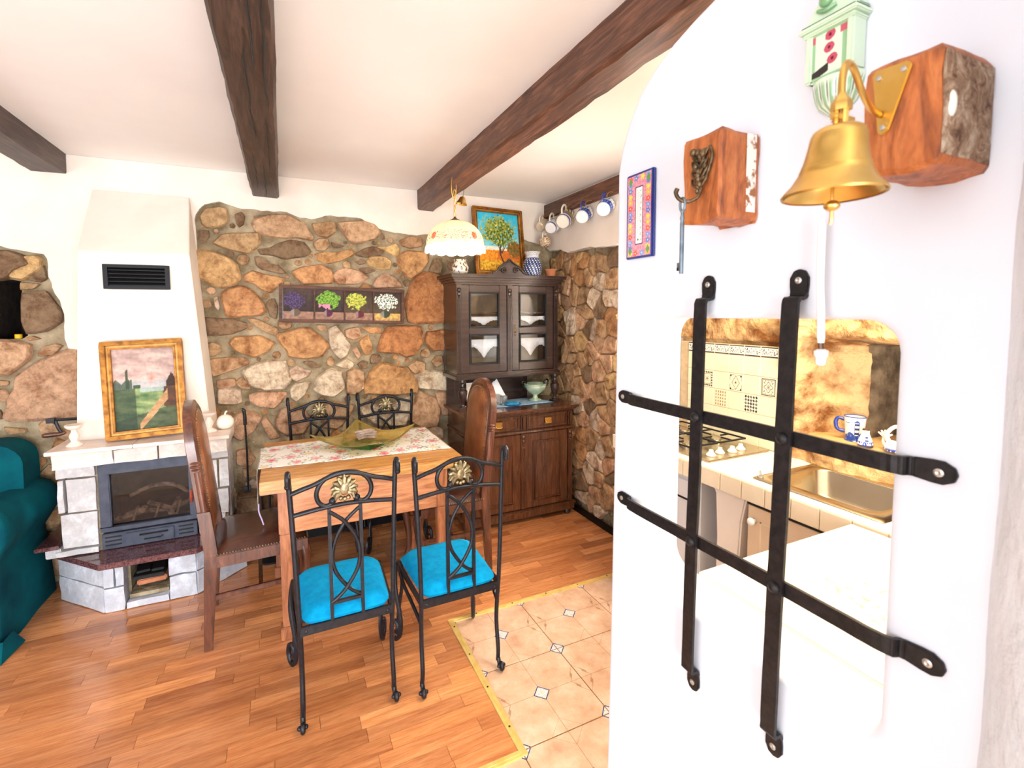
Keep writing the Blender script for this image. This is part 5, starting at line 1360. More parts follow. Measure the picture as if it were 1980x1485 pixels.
# ================================================================ PICTURES
def picture(name, label, w, h, fw, T, fn, nx, ny, m1, m2, depth=.022, inner=None):
    t = thing(name, label, 'picture'); t.matrix_world = T
    mb = MB()
    def ring(x, z, a, y0, y1, m):
        for q in ((-x, x, z-a, z), (-x, x, -z, -z+a), (-x, -x+a, -z+a, z-a), (x-a, x, -z+a, z-a)): mb.bx(q[0], q[1], y0, y1, q[2], q[3], m)
    ring(w/2, h/2, fw*.5, -depth, 0, 0); ring(w/2-fw*.5, h/2-fw*.5, fw*.28, -depth*.6, 0, 1); ring(w/2-fw*.78, h/2-fw*.78, fw*.22, -depth*.75, 0, 0)
    obj('frame', mb, [m1, m2], t, bevel=.002)
    canvas('canvas', w-2*fw+.004, h-2*fw+.004, nx, ny, fn, M['oilpaint'], t, Matrix.Translation((0, -.004, 0)))
    mb = MB(); mb.bx(-w/2+.01, w/2-.01, -.002, .002, -h/2+.01, h/2-.01); obj('backing', mb, M['chairwood'], t)
    return t
def sunset(u, v):
    n = N3(u*3+v*5, v*14, 1)*.5+N3(u*9+v*14, v*30, 4)*.3
    if v > .50:
        c = mix(s(214,186,176), s(150,124,116), clamp(.45+n+(v-.75)*.7))
        d = sqrt(((u-.60)*1.0)**2+((v-.60)*1.15)**2)
        c = mix(c, s(226,120,80), clamp(1.0-abs(d)/.085)*.95)
        if v < .60: c = mix(c, s(150,170,176), .55)
        if u > .83 and v < .68-abs(u-.93)*1.2: c = s(64,48,40)
        if abs(u-.22) < .02+.03*(.72-v) and v < .74: c = s(70,78,62)
        if u < .30 and v < .60+N3(u*12, 0)*.05: c = mix(s(52,72,54), c, .15)
        if .30 < u < .42 and v < .545: c = s(62,84,62)
        return c
    c = mix(s(74,104,66), s(150,164,110), clamp(.5+n*1.4))
    if v < .12+.16*u: c = mix(c, s(52,54,48), .7)
    if u > .78 and v > .25: c = mix(s(58,48,42), s(110,74,52), clamp(.5+n))
    if u < .33: c = mix(c, s(44,58,48), .75)
    if .38 < u < .85:
        t = (u-.38)/.47; yy = .03+.38*t
        if abs(v-yy) < .045+.02*t: c = mix(s(206,168,120), s(150,104,72), clamp(.5+n))
    if .45 < v and u < .8 and u > .4: c = mix(c, s(170,186,190), .6)
    return c
T = Matrix.Translation((-.665, 3.003, .8585+.2585)) @ Matrix.Rotation(radians(-2.0), 4, 'Y') @ Matrix.Rotation(radians(-6), 4, 'X')
picture('landscape_painting', 'gold framed sunset landscape painting leaning on the mantel', .352, .505, .042, T, sunset, 70, 96, M['gold'], M['goldlight'], .028)
def olive(u, v):
    n = N3(u*9, v*9, 2); n2 = N3(u*26, v*26, 6)
    sky = mix(s(48,176,206), s(150,214,220), clamp((0.95-v)*1.2+n*.3)); c = sky
    if v < .42: c = mix(s(232,220,190), sky, .2) if v > .34+.02*n else c
    if v < .36: c = mix(s(226,150,40), s(190,96,28), clamp(.4+n2*1.5+(u-.5)))
    if v < .18: c = mix(s(238,186,60), s(176,120,30), clamp(.4+n2*1.8))
    if v < .36 and u > .45 and v > .2: c = mix(s(196,96,34), c, .3)
    d = sqrt(((u-.86)/.17)**2+((v-.40)/.15)**2)
    if d < 1+n2*.4: c = mix(s(90,92,38), s(150,96,44), clamp(.5+n2*2))
    tw = .018+.03*max(0, .2-v)/.2
    if v < .50 and v > .12 and abs(u-(.55+.04*sin(v*14))) < tw: c = s(70,46,36)
    for sgn, k in ((-1, .5), (1, .42), (-1, .2), (1, .75)):
        if .30 < v < .52 and abs((u-.55)-sgn*k*(v-.30)) < .010: c = s(84,58,44)
    d = sqrt(((u-.50)/.40)**2+((v-.67)/.255)**2)
    if d < 1+n*.35+n2*.35 and v > .43+.06*n2:
        c = mix(s(74,100,40), s(160,166,66), clamp(.5+n2*1.8+(v-.65)*1.4+(.5-u)*.5))
        if n2 > .42: c = s(200,196,110)
        if N3(u*22, v*22, 9) > .38: c = mix(sky, c, .4)
        if N3(u*30, v*30, 14) < -.36: c = s(40,52,30)
    return c
T = Matrix.Translation((1.49, 3.235, TB+.258)) @ Matrix.Rotation(radians(1.2), 4, 'Y') @ Matrix.Rotation(radians(-11), 4, 'X')
picture('tree_painting', 'gilt framed painting of a green tree on orange ground, on the cabinet top', .405, .515, .036, T, olive, 90, 110, M['gold'], M['goldlight'])
def flowers(kind):
    def fn(u, v):
        n = N3(u*10, v*10, kind); n2 = N3(u*24, v*24, kind+5)
        c = mix(s(44,34,36), s(78,62,54), clamp(v*.8+n*.4)) if kind < 2 else mix(s(86,72,52), s(60,46,40), clamp(v+n*.3))
        if v < .24: c = mix(s(160,124,104) if kind < 3 else s(222,182,96), s(120,90,76), clamp(.3+n*.8+(.24-v)))
        vx, vy_, vr = ((.40, .22, .17), (.45, .22, .15), (.52, .20, .16), (.42, .22, .18))[kind]
        if ((u-vx)/vr)**2+((v-vy_)/(.12))**2 < 1: c = (s(96,80,66), s(84,36,64), s(88,30,40), s(52,62,48))[kind] if (u-vx) > -.05 else mix((s(96,80,66), s(84,36,64), s(88,30,40), s(52,62,48))[kind], (1,1,1,1), .15)
        cx, cy, rx, ry = ((.36, .62, .32, .26), (.46, .66, .38, .28), (.40, .66, .36, .28), (.46, .66, .42, .27))[kind]
        d = ((u-cx)/rx)**2+((v-cy)/ry)**2
        if d < 1+n*.9:
            if kind == 0: c = s(92,74,122) if n2 > .1 else s(58,44,66)
            if kind == 1: c = (s(128,168,62) if n2 > .0 else s(74,120,40)) if not (abs(v-.42) < .1 and u < .52) else s(214,130,160)
            if kind == 2: c = s(196,190,84) if n2 > -.05 else s(104,130,50)
            if kind == 3: c = s(246,242,230) if n2 > -.02 else s(64,84,50)
        return c
    return fn
PH = thing('flower_panel', 'long dark framed panel of four flower vase pictures on the stone wall', 'picture')
PH.matrix_world = Matrix.Translation((.386, 3.318, 1.558)) @ Matrix.Rotation(radians(1.7), 4, 'Y')
mb = MB(); w, h = .80, .236
frame4(mb, -w/2, w/2, -h/2, h/2, .02, -.018, .005)
for k in (1, 2, 3): x = -w/2+.02+(w-.04)*k/4; mb.bx(x-.005, x+.005, -.016, .004, -h/2+.01, h/2-.01)
obj('frame', mb, M['framewood'], PH, bevel=.003)
for k in range(4):
    canvas('canvas', (w-.04)/4-.008, h-.04, 44, 46, flowers(k), M['oilpaint'], PH, Matrix.Translation((-w/2+.02+(w-.04)*(k+.5)/4, -.006, 0)))
mb = MB(); mb.bx(-w/2+.01, w/2-.01, 0, .004, -h/2+.01, h/2-.01); obj('backing', mb, M['chairwood'], PH)

# ================================================================ HANGING LAMP
LX, LY, LZ0 = .922, 2.60, 1.845
LP = thing('pendant_lamp', 'lit cream fabric dome lamp with embroidered flowers hanging from the beam', 'lamp', (LX, LY, LZ0))
RED, LEAF = s(190,72,50), s(96,96,60)
def sh_col(a, z, t):
    base = s(240,214,184)
    if z < .045: return s(250,238,224)
    k = (a*8/(2*pi)) % 1-.5; kk = int(a*8/(2*pi))
    zz = (z-.085)/.028
    q = k*5.0; d = q*q+zz*zz; nn = N3(a*26, z*210, 3)
    if kk % 2 == 0 and d < .55: return RED if nn > -.15 else s(226,150,110)
    if d < 6 and abs(zz+.2*sin(a*30)) < .8 and nn > .22: return RED if N3(a*20, z*150, 9) > .1 else LEAF
    if abs(k) > .47: return s(210,178,146)
    return base
def shmod(a, t): 
    return 1-.035*(1-abs(cos(4*a)))*0-.02*abs(sin(4*a))
prof = [(.166, .04), (.168, .055), (.166, .07), (.160, .09), (.150, .11), (.136, .13), (.116, .15), (.09, .166), (.06, .177), (.028, .183)]
mb = MB(); mb.lathe(dense(prof, 50), 256, col=sh_col, cap=False, mod=shmod); o = obj('lamp_shade', mb, M['shade'], LP, smooth=70)
mb = MB(); vs = []; fs = []; cs = []; n = 192
for i in range(n):
    a = 2*pi*i/n; sc = abs(sin(a*8)); r_ = .166+.004*sin(a*48)
    vs += [(.165*cos(a), .165*sin(a), .046), (r_*cos(a)*1.02, r_*sin(a)*1.02, .026), (r_*cos(a)*1.035, r_*sin(a)*1.035, .010-.010*sc)]; cs += [s(252,244,234)]*3
for i in range(n):
    j = (i+1) % n
    for k in (0, 1): fs.append((i*3+k, j*3+k, j*3+k+1, i*3+k+1))
mb.add(vs, fs, 0, cs); obj('scalloped_ruffle', mb, M['shade'], LP, smooth=70, label='white scalloped ruffle along the rim')
mb = MB(); mb.lathe([(.034, .178), (.034, .184), (.02, .192), (.008, .198), (.006, .206), (.0001, .207)], 16); obj('cap', mb, M['bronze'], LP, smooth=40)
mb = MB(); mb.lathe([(.0001, .062), (.02, .068), (.03, .088), (.026, .11), (.014, .13), (.012, .15)], 16); obj('bulb', mb, mat('lit_bulb', (1, .9, .75, 1), rough=.4, emit=((1, .85, .62, 1), 4)), LP, smooth=50)
mb = MB(); z = .205
for k in range(5):
    c = Matrix.Translation((0, 0, z+.016)) @ Matrix.Rotation(pi/2*(k % 2)+.3, 4, 'Z')
    mb2 = [c @ Vector((.007*cos(2*pi*q/12), 0, .019*sin(2*pi*q/12))) for q in range(12)]
    mb.tube(mb2, .0021, 6, closed=True); z += .030
mb.tube([(.017*cos(2*pi*q/24)-.004, .006*cos(2*pi*q/24), .372+.066*sin(2*pi*q/24)) for q in range(24)], .0024, 6, closed=True)
mb.tube([(-.004, 0, .438), (-.006, .0, .392+.05)], .003, 6)
obj('chain', mb, M['brass'], LP, smooth=50)
lt = bpy.data.lights.new('lamp_bulb', 'POINT'); lt.energy = 1.1; lt.color = (1, .82, .6); lt.shadow_soft_size = .03
lo = bpy.data.objects.new('lamp_bulb', lt); COL.objects.link(lo); lo.parent = LP; lo.location = (0, 0, .045)
SB = thing('small_brass_bell', 'tiny brass bell hanging under the long beam beside the lamp chain', 'bell', (1.0, 2.70, 2.15))
mb = MB(); mb.lathe([(.034, .0), (.031, .006), (.022, .022), (.018, .036), (.010, .044), (.0001, .046)], 20, cap=False); mb.lathe([(.032, .0), (.029, .005), (.019, .022), (.0001, .04)], 20, cap=False); obj('body', mb, M['brass'], SB, smooth=50, weld=True)
mb = MB(); mb.tube([(0, 0, .044), (0, 0, .088)], .0015, 6); mb.sphere((0, 0, .004), .006, 8, 6); obj('wire', mb, M['bronze'], SB)
SB.rotation_euler = (0, .2, 0)

# ================================================================ MANTEL THINGS AND FIRE TOOLS
def candlestick(loc, lb, sc=1.0):
    mb = MB(); mb.lathe([(.034, 0), (.034, .006), (.024, .014), (.014, .022), (.017, .032), (.022, .046), (.017, .060), (.012, .068), (.012, .078), (.030, .088), (.036, .098), (.036, .104), (.028, .105), (.014, .098), (.0001, .097)], 24)
    o = obj('candlestick', mb, M['marble'], smooth=40, loc=loc); o.scale = (sc,)*3; return tag(o, lb, 'candlestick')
candlestick((-.955, 2.955, .8585), 'turned pale marble candlestick at the left end of the mantel')
candlestick((-.385, 2.99, .8585), 'turned pale marble candlestick at the right of the mantel behind the chair', 1.02)
PO = thing('round_jar', 'small round white jar at the right end of the mantel', 'jar', (-.312, 3.03, .8585))
mb = MB(); mb.lathe([(.022, 0), (.038, .01), (.045, .03), (.043, .052), (.030, .070), (.014, .078), (.0001, .08)], 24); obj('body', mb, M['cream'], PO, smooth=60)
mb = MB(); mb.tube(spline([(0, 0, .078), (.004, 0, .092), (.012, 0, .10)], 3), [.006, .005, .005, .005, .004, .004, .002], 8); obj('spout', mb, M['cream'], PO, smooth=60)
CR = thing('iron_crank', 'old iron hand crank with a wooden grip behind the left candlestick', 'tool', (-1.08, 3.2, .8615))
mb = MB(); mb.box((-.045, 0, .088), (.035, .03, .025)); mb.tube([(-.04, 0, .09), (.085, .0, .088)], .008, 8); mb.tube(spline([(-.028, 0, .085), (-.02, 0, .05), (-.008, 0, .022)], 4), .008, 8); obj('crank_arm', mb, M['iron'], CR, bevel=.001)
mb = MB(); mb.tube(spline([(-.085, 0, .010), (-.05, 0, .012), (-.01, 0, .013), (.01, 0, .02)], 4), [.009, .012, .013, .013, .013, .013, .012, .011, .010, .009, .009, .008, .008], 10); obj('wooden_grip', mb, M['chairwood'], CR, smooth=50)
mb = MB(); mb.tube([(0, 0, .0), (.003, -.02, .25), (.0, -.03, .42)], .0055, 8); mb.tube(spline([(0, -.03, .42), (0, -.032, .47), (-.004, -.034, .51), (-.014, -.034, .515)], 4), .010, 8); mb.box((-.006, 0, .008), (.04, .01, .035)); o = obj('fire_poker', mb, M['iron'], loc=(-.228, 3.27, .405), smooth=50); tag(o, 'thin black fire poker leaning on the stone wall right of the fireplace', 'poker')
mb = MB(); mb.tube([(0, 0, -.012), (0, 0, .0)], .006, 8)
# stone ledge that carries the poker
mb = MB(); mb.bx(-.29, -.155, 3.19, YB-.03, 0, .39); o = obj('rubble_ledge', mb, M['stone'], wall_back, bevel=.012, bseg=2); o.color = TONE['d']
FT = thing('fire_tool_stand', 'black iron stand with fireplace brush and shovel beside the table', 'fireplace tools', (-.105, 3.13, 0))
mb = MB(); mb.lathe([(.075, 0), (.075, .01), (.012, .016), (.0001, .017)], 24); mb.tube([(0, 0, .015), (0, 0, .62)], .006, 8); mb.tube([(-.055, 0, .58), (.055, 0, .58)], .005, 8); mb.sphere((0, 0, .63), .012, 10, 8); obj('stand', mb, M['iron'], FT, smooth=50)
mb = MB(); mb.tube([(-.045, -.012, .57), (-.045, -.012, .30)], .005, 8)
for k in range(40): a = k*.61; rr_ = .004+.022*((k*7) % 10)/10; mb.tube([(-.045+rr_*.5*cos(a), -.012+rr_*.5*sin(a), .31), (-.045+rr_*cos(a), -.012+rr_*sin(a), .16)], .0022, 4)
obj('brush', mb, M['iron'], FT)
mb = MB(); mb.tube([(.045, -.012, .57), (.045, -.012, .27)], .005, 8); mb.add([(.015, -.02, .28), (.075, -.02, .28), (.08, -.016, .17), (.01, -.016, .17), (.015, -.004, .28), (.075, -.004, .28), (.08, -.012, .17), (.01, -.012, .17)], [(0,1,2,3),(7,6,5,4),(0,4,5,1),(1,5,6,2),(2,6,7,3),(3,7,4,0)]); obj('shovel', mb, M['iron'], FT)
# niche: dark cloth and a yellow candle
mb = MB(); mb.lathe([(.016, 0), (.016, .022), (.012, .024), (.0001, .022)], 18); o = obj('tealight', mb, M['candlew'], smooth=40, loc=(-1.305, 3.40, 1.378)); tag(o, 'small yellow tealight at the foot of the dark wall niche', 'candle')

# ================================================================ MUGS ON THE BEAM
COB = s(36,70,160)
def mug(kind, loc, rot, label, scale=1.0):
    t = thing('hanging_mug', label, 'mug', loc, group='mugs hanging from the wall beam'); t.rotation_euler = rot; t.scale = (scale,)*3
    def c0(a, z, tt):
        W_ = s(246,246,246)
        if kind == 'delft': return W_ if (z < .016 or (z > .05 and N3(a*5, z*90, 2) < .25)) else (COB if N3(a*6, z*70, 5) > -.25 else s(120,150,210))
        if kind == 'flower': return s(70,80,96) if (.03 < z < .07 and N3(a*7, z*120, 3) > .2) else (COB if abs(z-.012) < .004 or abs(z-.083) < .004 else W_)
        if kind == 'band': return COB if (.012 < z < .020 or .028 < z < .034) else (s(170,140,90) if .036 < z < .06 else (s(60,60,70) if z > .06 and sin(a*16+z*200) > .3 else s(238,232,218)))
        if kind == 'plain': return s(226,206,180)
        return s(150,104,64) if N3(a*6, z*80, 7) > .05 else s(224,202,172)
    mb = MB(); mb.lathe(dense([(.0001, 0), (.026, .0), (.030, .004), (.036, .02), (.038, .05), (.037, .085), (.035, .085), (.034, .05), (.0001, .010)] if kind != 'bowl' else [(.0001, 0), (.02, 0), (.034, .015), (.042, .035), (.038, .055), (.035, .055), (.036, .035), (.0001, .008)], 60), 90, col=c0); obj('body', mb, M['glazed'], t, smooth=50)
    mb = MB(); z0 = .018; mb.tube(spline([(.034, 0, .072), (.055, 0, .078), (.066, 0, .058), (.058, 0, .03), (.036, 0, z0)], 4), .0052, 8, flat=.8); obj('handle', mb, M['bluestem'] if kind == 'delft' else M['cream'], t, smooth=50, label='cobalt blue handle' if kind == 'delft' else None)
    return t
# hung by the handle, mouth to the wall, base towards the room
hooks = [('plain', 3.262, 2.205, 'plain beige mug, last in the row beside the corner', 1.1), ('bowl', 3.215, 2.075, 'round brown patterned cup hanging lowest, near the corner', 1.15), ('flower', 3.10, 2.17, 'white mug with dark leaves and blue rings, third from the corner', 1.35),
         ('band', 2.93, 2.185, 'striped mug with ochre and blue bands in the middle of the row', 1.5), ('delft', 2.70, 2.175, 'blue and white mug with cobalt handle, second from the partition', 1.3), ('delft', 2.47, 2.18, 'blue and white mug with cobalt handle, nearest the partition', 1.3)]
for kd, y, z, lb, sc in hooks:
    # axis: base points to -x and a little down and towards -y; handle up
    ax = Vector((.68, .45, .42)).normalized()          # from base to mouth
    up_ = Vector((0, 0, 1)); hx_ = (up_-ax*up_.dot(ax)).normalized(); yy_ = ax.cross(hx_)
    R3 = Matrix((hx_, yy_, ax)).transposed()
    mug(kd, (1.868-.02*sc, y-.015, z-.045), R3.to_euler(), lb, sc)
for kd, y, z, lb, sc in hooks:
    mb = MB(); zt = min(z+.045*sc, 2.26); mb.tube(spline([(1.935, y, zt+.02), (1.912, y, zt+.02), (1.892, y, zt+.004), (1.885, y, zt-.012), (1.895, y, zt-.006)], 3), .0025, 6); obj('hook', mb, M['brass'], mug_beam, smooth=50)
# ================================================================ IRON GRILLE OVER THE HATCH
GR = thing('iron_grille', 'black forged iron grille of four flat bars over the hatch', 'grille', (XG, .61, 1.17))
def G(name, mb, mt, par=None, **k):
    mb.v = [(p[0]-XG, p[1]-.61, p[2]-1.17) for p in mb.v]; return obj(name, mb, mt, par or GR, **k)
GX = .737
def flatbar(path, wdir, hw, th, seed, lean=0.0):
    """a strip following path; wdir is its width direction, slightly hammered"""
    mb = MB(); path = [(p[0], p[1]+lean*(1.52-p[2]), p[2]) for p in path]; P = spline(path, 5); n = len(P); wd = Vector(wdir); vs = []; fs = []
    for i, p in enumerate(P):
        t = (P[min(i+1, n-1)]-P[max(i-1, 0)]).normalized(); nr = t.cross(wd).normalized()
        w = hw*(1+.05*N3(i*.5, seed)); j = N3(i*.7, seed, 3)*.0006
        for a, b in ((-1, -1), (1, -1), (1, 1), (-1, 1)): vs.append(p+wd*a*w+nr*(b*th/2+j))
    for i in range(n-1):
        for k in range(4): k2 = (k+1) % 4; fs.append((i*4+k, i*4+k2, i*4+4+k2, i*4+4+k))
    fs += [(3,2,1,0), tuple(4*(n-1)+k for k in range(4))]
    mb.add(vs, fs); return mb
def lug(y, z, vert, s_):
    """rounded foot screwed to the wall; s_ tells which way it points"""
    pts = [(-.013, 0), (.013, 0), (.015, .02), (.015, .032), (.009, .043), (0, .046), (-.009, .043), (-.015, .032), (-.015, .02)]
    P = [((y+a, z+s_*b) if vert else (y+s_*b, z+a)) for a, b in pts]
    mb = MB(); mb.prism(P, XG-.006, XG-.0005, 'x')
    return mb, ((y, z+s_*.028) if vert else (y+s_*.028, z))
for y, zt_, zb_, sd in ((.669, 1.520, .764, 1), (.492, 1.517, .778, 2)):
    hw = .0132
    path = [(XG-.004, y+.001, zt_+.012), (XG-.006, y, zt_+.006), (XG-.015, y, zt_+.003), (GX, y, zt_), (GX-.002, y, zt_-.03), (GX-.001, y, 1.31), (GX, y, 1.17), (GX-.001, y, 1.05), (GX, y, zb_+.03), (GX+.002, y, zb_), (XG-.015, y, zb_-.002), (XG-.006, y, zb_-.004), (XG-.004, y, zb_-.012)]
    b = G('vertical_bar', flatbar(path, (0, 1, 0), hw, .006, sd, .019), M['grille_iron'], bevel=.0012)
    for z, s_ in ((zt_+.004, 1), (zb_-.006, -1)):
        mb, (sy_, sz_) = lug(y+.001+.019*(1.52-z), z, True, s_); G('lug', mb, M['grille_iron'], b, bevel=.001)
        m2 = MB(); m2.lathe([(.0055, 0), (.0055, .0015), (.003, .0025), (.0001, .0015)], 14, 0, Matrix.Translation((XG-.006, sy_, sz_)) @ Matrix.Rotation(-pi/2, 4, 'Y')); G('screw', m2, M['screw'], b, smooth=40)
for z, sd in ((1.294, 5), (1.040, 6)):
    ya, yb_ = .880, .342
    path = [(XG-.004, ya+.012, z), (XG-.006, ya+.006, z), (XG-.012, ya+.003, z), (GX+.009, ya, z), (GX+.006, ya-.03, z), (GX+.007, .70, z), (GX+.007, .56, z+.001), (GX+.007, .42, z), (GX+.006, yb_+.02, z), (GX+.009, yb_, z), (XG-.012, yb_-.003, z), (XG-.006, yb_-.006, z), (XG-.004, yb_-.012, z)]
    b = G('horizontal_bar', flatbar(path, (0, 0, 1), .0125, .006, sd), M['grille_iron'], bevel=.0012)
    for y, s_ in ((ya+.008, 1), (yb_-.010, -1)):
        mb, (sy_, sz_) = lug(y, z, False, s_); G('lug', mb, M['grille_iron'], b, bevel=.001)
        m2 = MB(); m2.lathe([(.0055, 0), (.0055, .0015), (.003, .0025), (.0001, .0015)], 14, 0, Matrix.Translation((XG-.006, sy_, sz_)) @ Matrix.Rotation(-pi/2, 4, 'Y')); G('screw', m2, M['screw'], b, smooth=40)
    for y in (.669+.019*(1.52-z), .492+.019*(1.52-z)):
        m2 = MB(); m2.lathe([(.010, -.002), (.010, .001), (.0075, .004), (.004, .0058), (.0001, .0062)], 18, 0, Matrix.Translation((GX-.0055, y, z)) @ Matrix.Rotation(-pi/2, 4, 'Y')); G('rivet', m2, M['grille_iron'], b, smooth=60)

# ================================================================ THERMOMETER
TH = thing('tile_thermometer', 'narrow ceramic wall thermometer with blue rim and bright flowers', 'thermometer', (XG-.0005, .862, 1.72))
mb = MB(); mb.bx(-.010, -.0005, -.0435, .0435, -.0965, .0965); obj('tile', mb, mat('cobalt_rim', s(26,44,120), rough=.15, coat=.6), TH, bevel=.0018)
NAVY = s(20,28,80)
def therm(u, v):
    if .33 < u < .67 and .14 < v < .86:
        if not (.37 < u < .63 and .155 < v < .845): return NAVY
        x, y = (u-.37)/.26, (v-.155)/.69
        if ((x-.36)*.0208)**2+((y-.07)*.13)**2 < .0022**2: return s(14,14,18)
        if abs(x-.36) < .045 and .08 < y < .93: return s(200,204,206)
        if .05 < y < .95:
            if abs((y*26) % 1-.5) < .13 and (.50 < x < .62 or .12 < x < .24): return s(60,60,64)
            if abs((y*9) % 1-.5) < .26 and .70 < x < .92 and (int(x*30)+int(y*80)) % 2: return s(60,60,64)
        return s(246,242,230)
    base = s(206,120,138) if N3(u*18, v*44, 2) > 0 else s(214,150,160)
    best = base
    for j in range(14):
        for i, uu in enumerate((.12, .88, .36, .64)):
            vv = (j+.5)/14
            if i > 1 and .1 < vv < .9: continue
            k = (j*3+i*2) % 5
            dx, dy = (u-uu)*.0765, (v-vv)*.183
            d = sqrt(dx*dx+dy*dy); a = math.atan2(dy, dx)
            if d < .0062*(1+.25*cos(5*a)): best = (s(246,196,80), s(96,150,210), s(240,176,70), s(80,120,190), s(232,80,70))[k] if d > .0016 else s(250,230,150)
    for (uu, vv) in ((.12, .07), (.88, .07), (.12, .93), (.88, .93)):
        if abs(u-uu)*.0765+abs(v-vv)*.12 < .007: best = s(86,140,60)
    return best
canvas('printed_face', .0765, .183, 70, 150, therm, M['glazed'], TH, Matrix.Translation((-.0103, 0, 0)) @ Matrix.Rotation(-pi/2, 4, 'Z'))

# ================================================================ BEAM STUBS, HOOK, KEY, BELL
def stub(x0, x1, y0, y1, z0, z1, seed):
    bm = bmesh.new(); bmesh.ops.create_cube(bm, size=1)
    bmesh.ops.bevel(bm, geom=bm.edges[:], offset=.045, segments=1, affect='EDGES')
    bmesh.ops.subdivide_edges(bm, edges=bm.edges, cuts=4, use_grid_fill=True)
    bmesh.ops.triangulate(bm, faces=[f for f in bm.faces if len(f.verts) > 4])
    mb = MB()
    for v in bm.verts:
        q = v.co.copy(); v.co = Vector(((x0+x1)/2+q.x*(x1-x0), (y0+y1)/2+q.y*(y1-y0), (z0+z1)/2+q.z*(z1-z0)))
        if v.co.x < x1-.004:
            p = v.co*26; v.co += Vector((N3(p.x, p.y, p.z+seed), N3(p.x+5, p.y, p.z+seed), N3(p.x, p.y+5, p.z+seed)))*.0035
            if q.z < -.2: v.co.z += (abs(q.y+.1))*.014+N3(p.x*.6, p.y*.6, seed)*.006
    bm.verts.index_update()
    mb.add([v.co[:] for v in bm.verts], [tuple(l.vert.index for l in f.loops) for f in bm.faces]); bm.free(); return mb
B1_ = obj('beam_stub', stub(.665, XG, .572, .652, 1.652, 1.803, 2), M['blockwood'], smooth=30)
tag(B1_, 'smaller sawn beam end in the partition wall, with the bronze hook', 'beam end')
mb = MB(); mb.box((XG-.022, .5712, 1.735), (.022, .0016, .13)); mb.v = [(p[0]+N3(p[2]*40, 1)*.004, p[1], p[2]) for p in mb.v]; obj('plaster_smear', mb, M['smear'], B1_)
B2_ = obj('beam_stub', stub(.645, XG+.01, .278, .352, 1.655, 1.785, 9), M['blockwood'], smooth=30)
tag(B2_, 'larger sawn beam end at the upper right that carries the brass bell', 'beam end')
m, nt, b_ = nodes('weathered_side'); vec = texco(nt, 'World', (1,1,1)); nt.links.new(ramp(nt, noisen(nt, vec, 42, 7, .7, .8), [(.36, s(84,52,34)), (.5, s(150,118,92)), (.66, s(196,176,152))]), b_.inputs['Base Color']); b_.inputs['Roughness'].default_value = .9; bumpn(nt, b_, noisen(nt, vec, 60, 6, .6), .9, .006)
mb = MB(); vs = []; fs = []; n = 14
for j in range(n+1):
    for i in range(n+1):
        u, v = i/n, j/n; e = min(u, 1-u, v, 1-v)
        vs.append((.6505+(XG-.652)*u, .2768-.0035*min(1, e*6)-.002*N3(u*9, v*9, 3)*(e > 0), 1.669+.109*v))
for j in range(n):
    for i in range(n): a = j*(n+1)+i; fs.append((a, a+1, a+n+2, a+n+1))
mb.add(vs, fs); mb.bx(.652, XG-.002, .277, .279, 1.67, 1.777); obj('weathered_face', mb, m, B2_, smooth=60, weld=False, label='rough weathered grey brown side')
mb = MB(); mb.sphere((.664, .2755, 1.722), .009, 10, 8, sc=(.7, .5, 1.6)); obj('plaster_blob', mb, M['cream'], B2_, smooth=60)
# bronze hook (leafy) on the smaller stub
HK = thing('bronze_hook', 'ornate leafy bronze coat hook on the smaller beam end', 'hook', (.664, .603, 1.74))
mb = MB(); rr = random.Random(8)
for k in range(26):
    t_ = k/25; w = .017*(1-t_*.8)
    mb.sphere((-.004-rr.random()*.006, rr.uniform(-w, w)+.004, .034-.068*t_), .0062-.002*t_, 8, 6, sc=(.8, 1, 1.2))
mb.tube(spline([(-.004, -.014, .036), (-.006, -.021, .02), (-.006, -.016, .0), (-.006, -.006, -.02)], 4), .0028, 6)
for sg in (-1, 1):
    for k in range(4): mb.tube(spline([(-.006, .004, -.03+k*.012), (-.009, .004+sg*.012, -.022+k*.015), (-.006, .004+sg*.016, -.012+k*.015)], 3), .0022, 6)
obj('leaf_plate', mb, M['bronze'], HK, smooth=60)
mb = MB(); mb.tube(spline([(-.006, .0, -.03), (-.012, .002, -.045), (-.024, .010, -.052), (-.036, .018, -.048), (-.042, .021, -.038), (-.040, .020, -.030)], 5), [.003]*10+[.0035]*11+[.004]*5, 8); obj('prong', mb, M['bronze'], HK, smooth=60)
KY = thing('iron_key', 'long old grey iron key hanging from the bronze hook', 'key', (.632, .6185, 1.69))
mb = MB(); mb.tube([(.0, .0055*cos(2*pi*k/18), -.007+.0115*sin(2*pi*k/18)) for k in range(18)], .0022, 8, closed=True)
mb.tube([(0, 0, -.017), (0, 0, -.024), (0, 0, -.03), (0, 0, -.034), (0, 0, -.04), (0, 0, -.124)], [.0032, .0026, .004, .0028, .0036, .0036], 10)
mb.box((0, .0055, -.112), (.0025, .007, .014)); mb.box((0, .0075, -.116), (.0025, .004, .005)); obj('key_shaft', mb, M['steelkey'], KY, smooth=40)
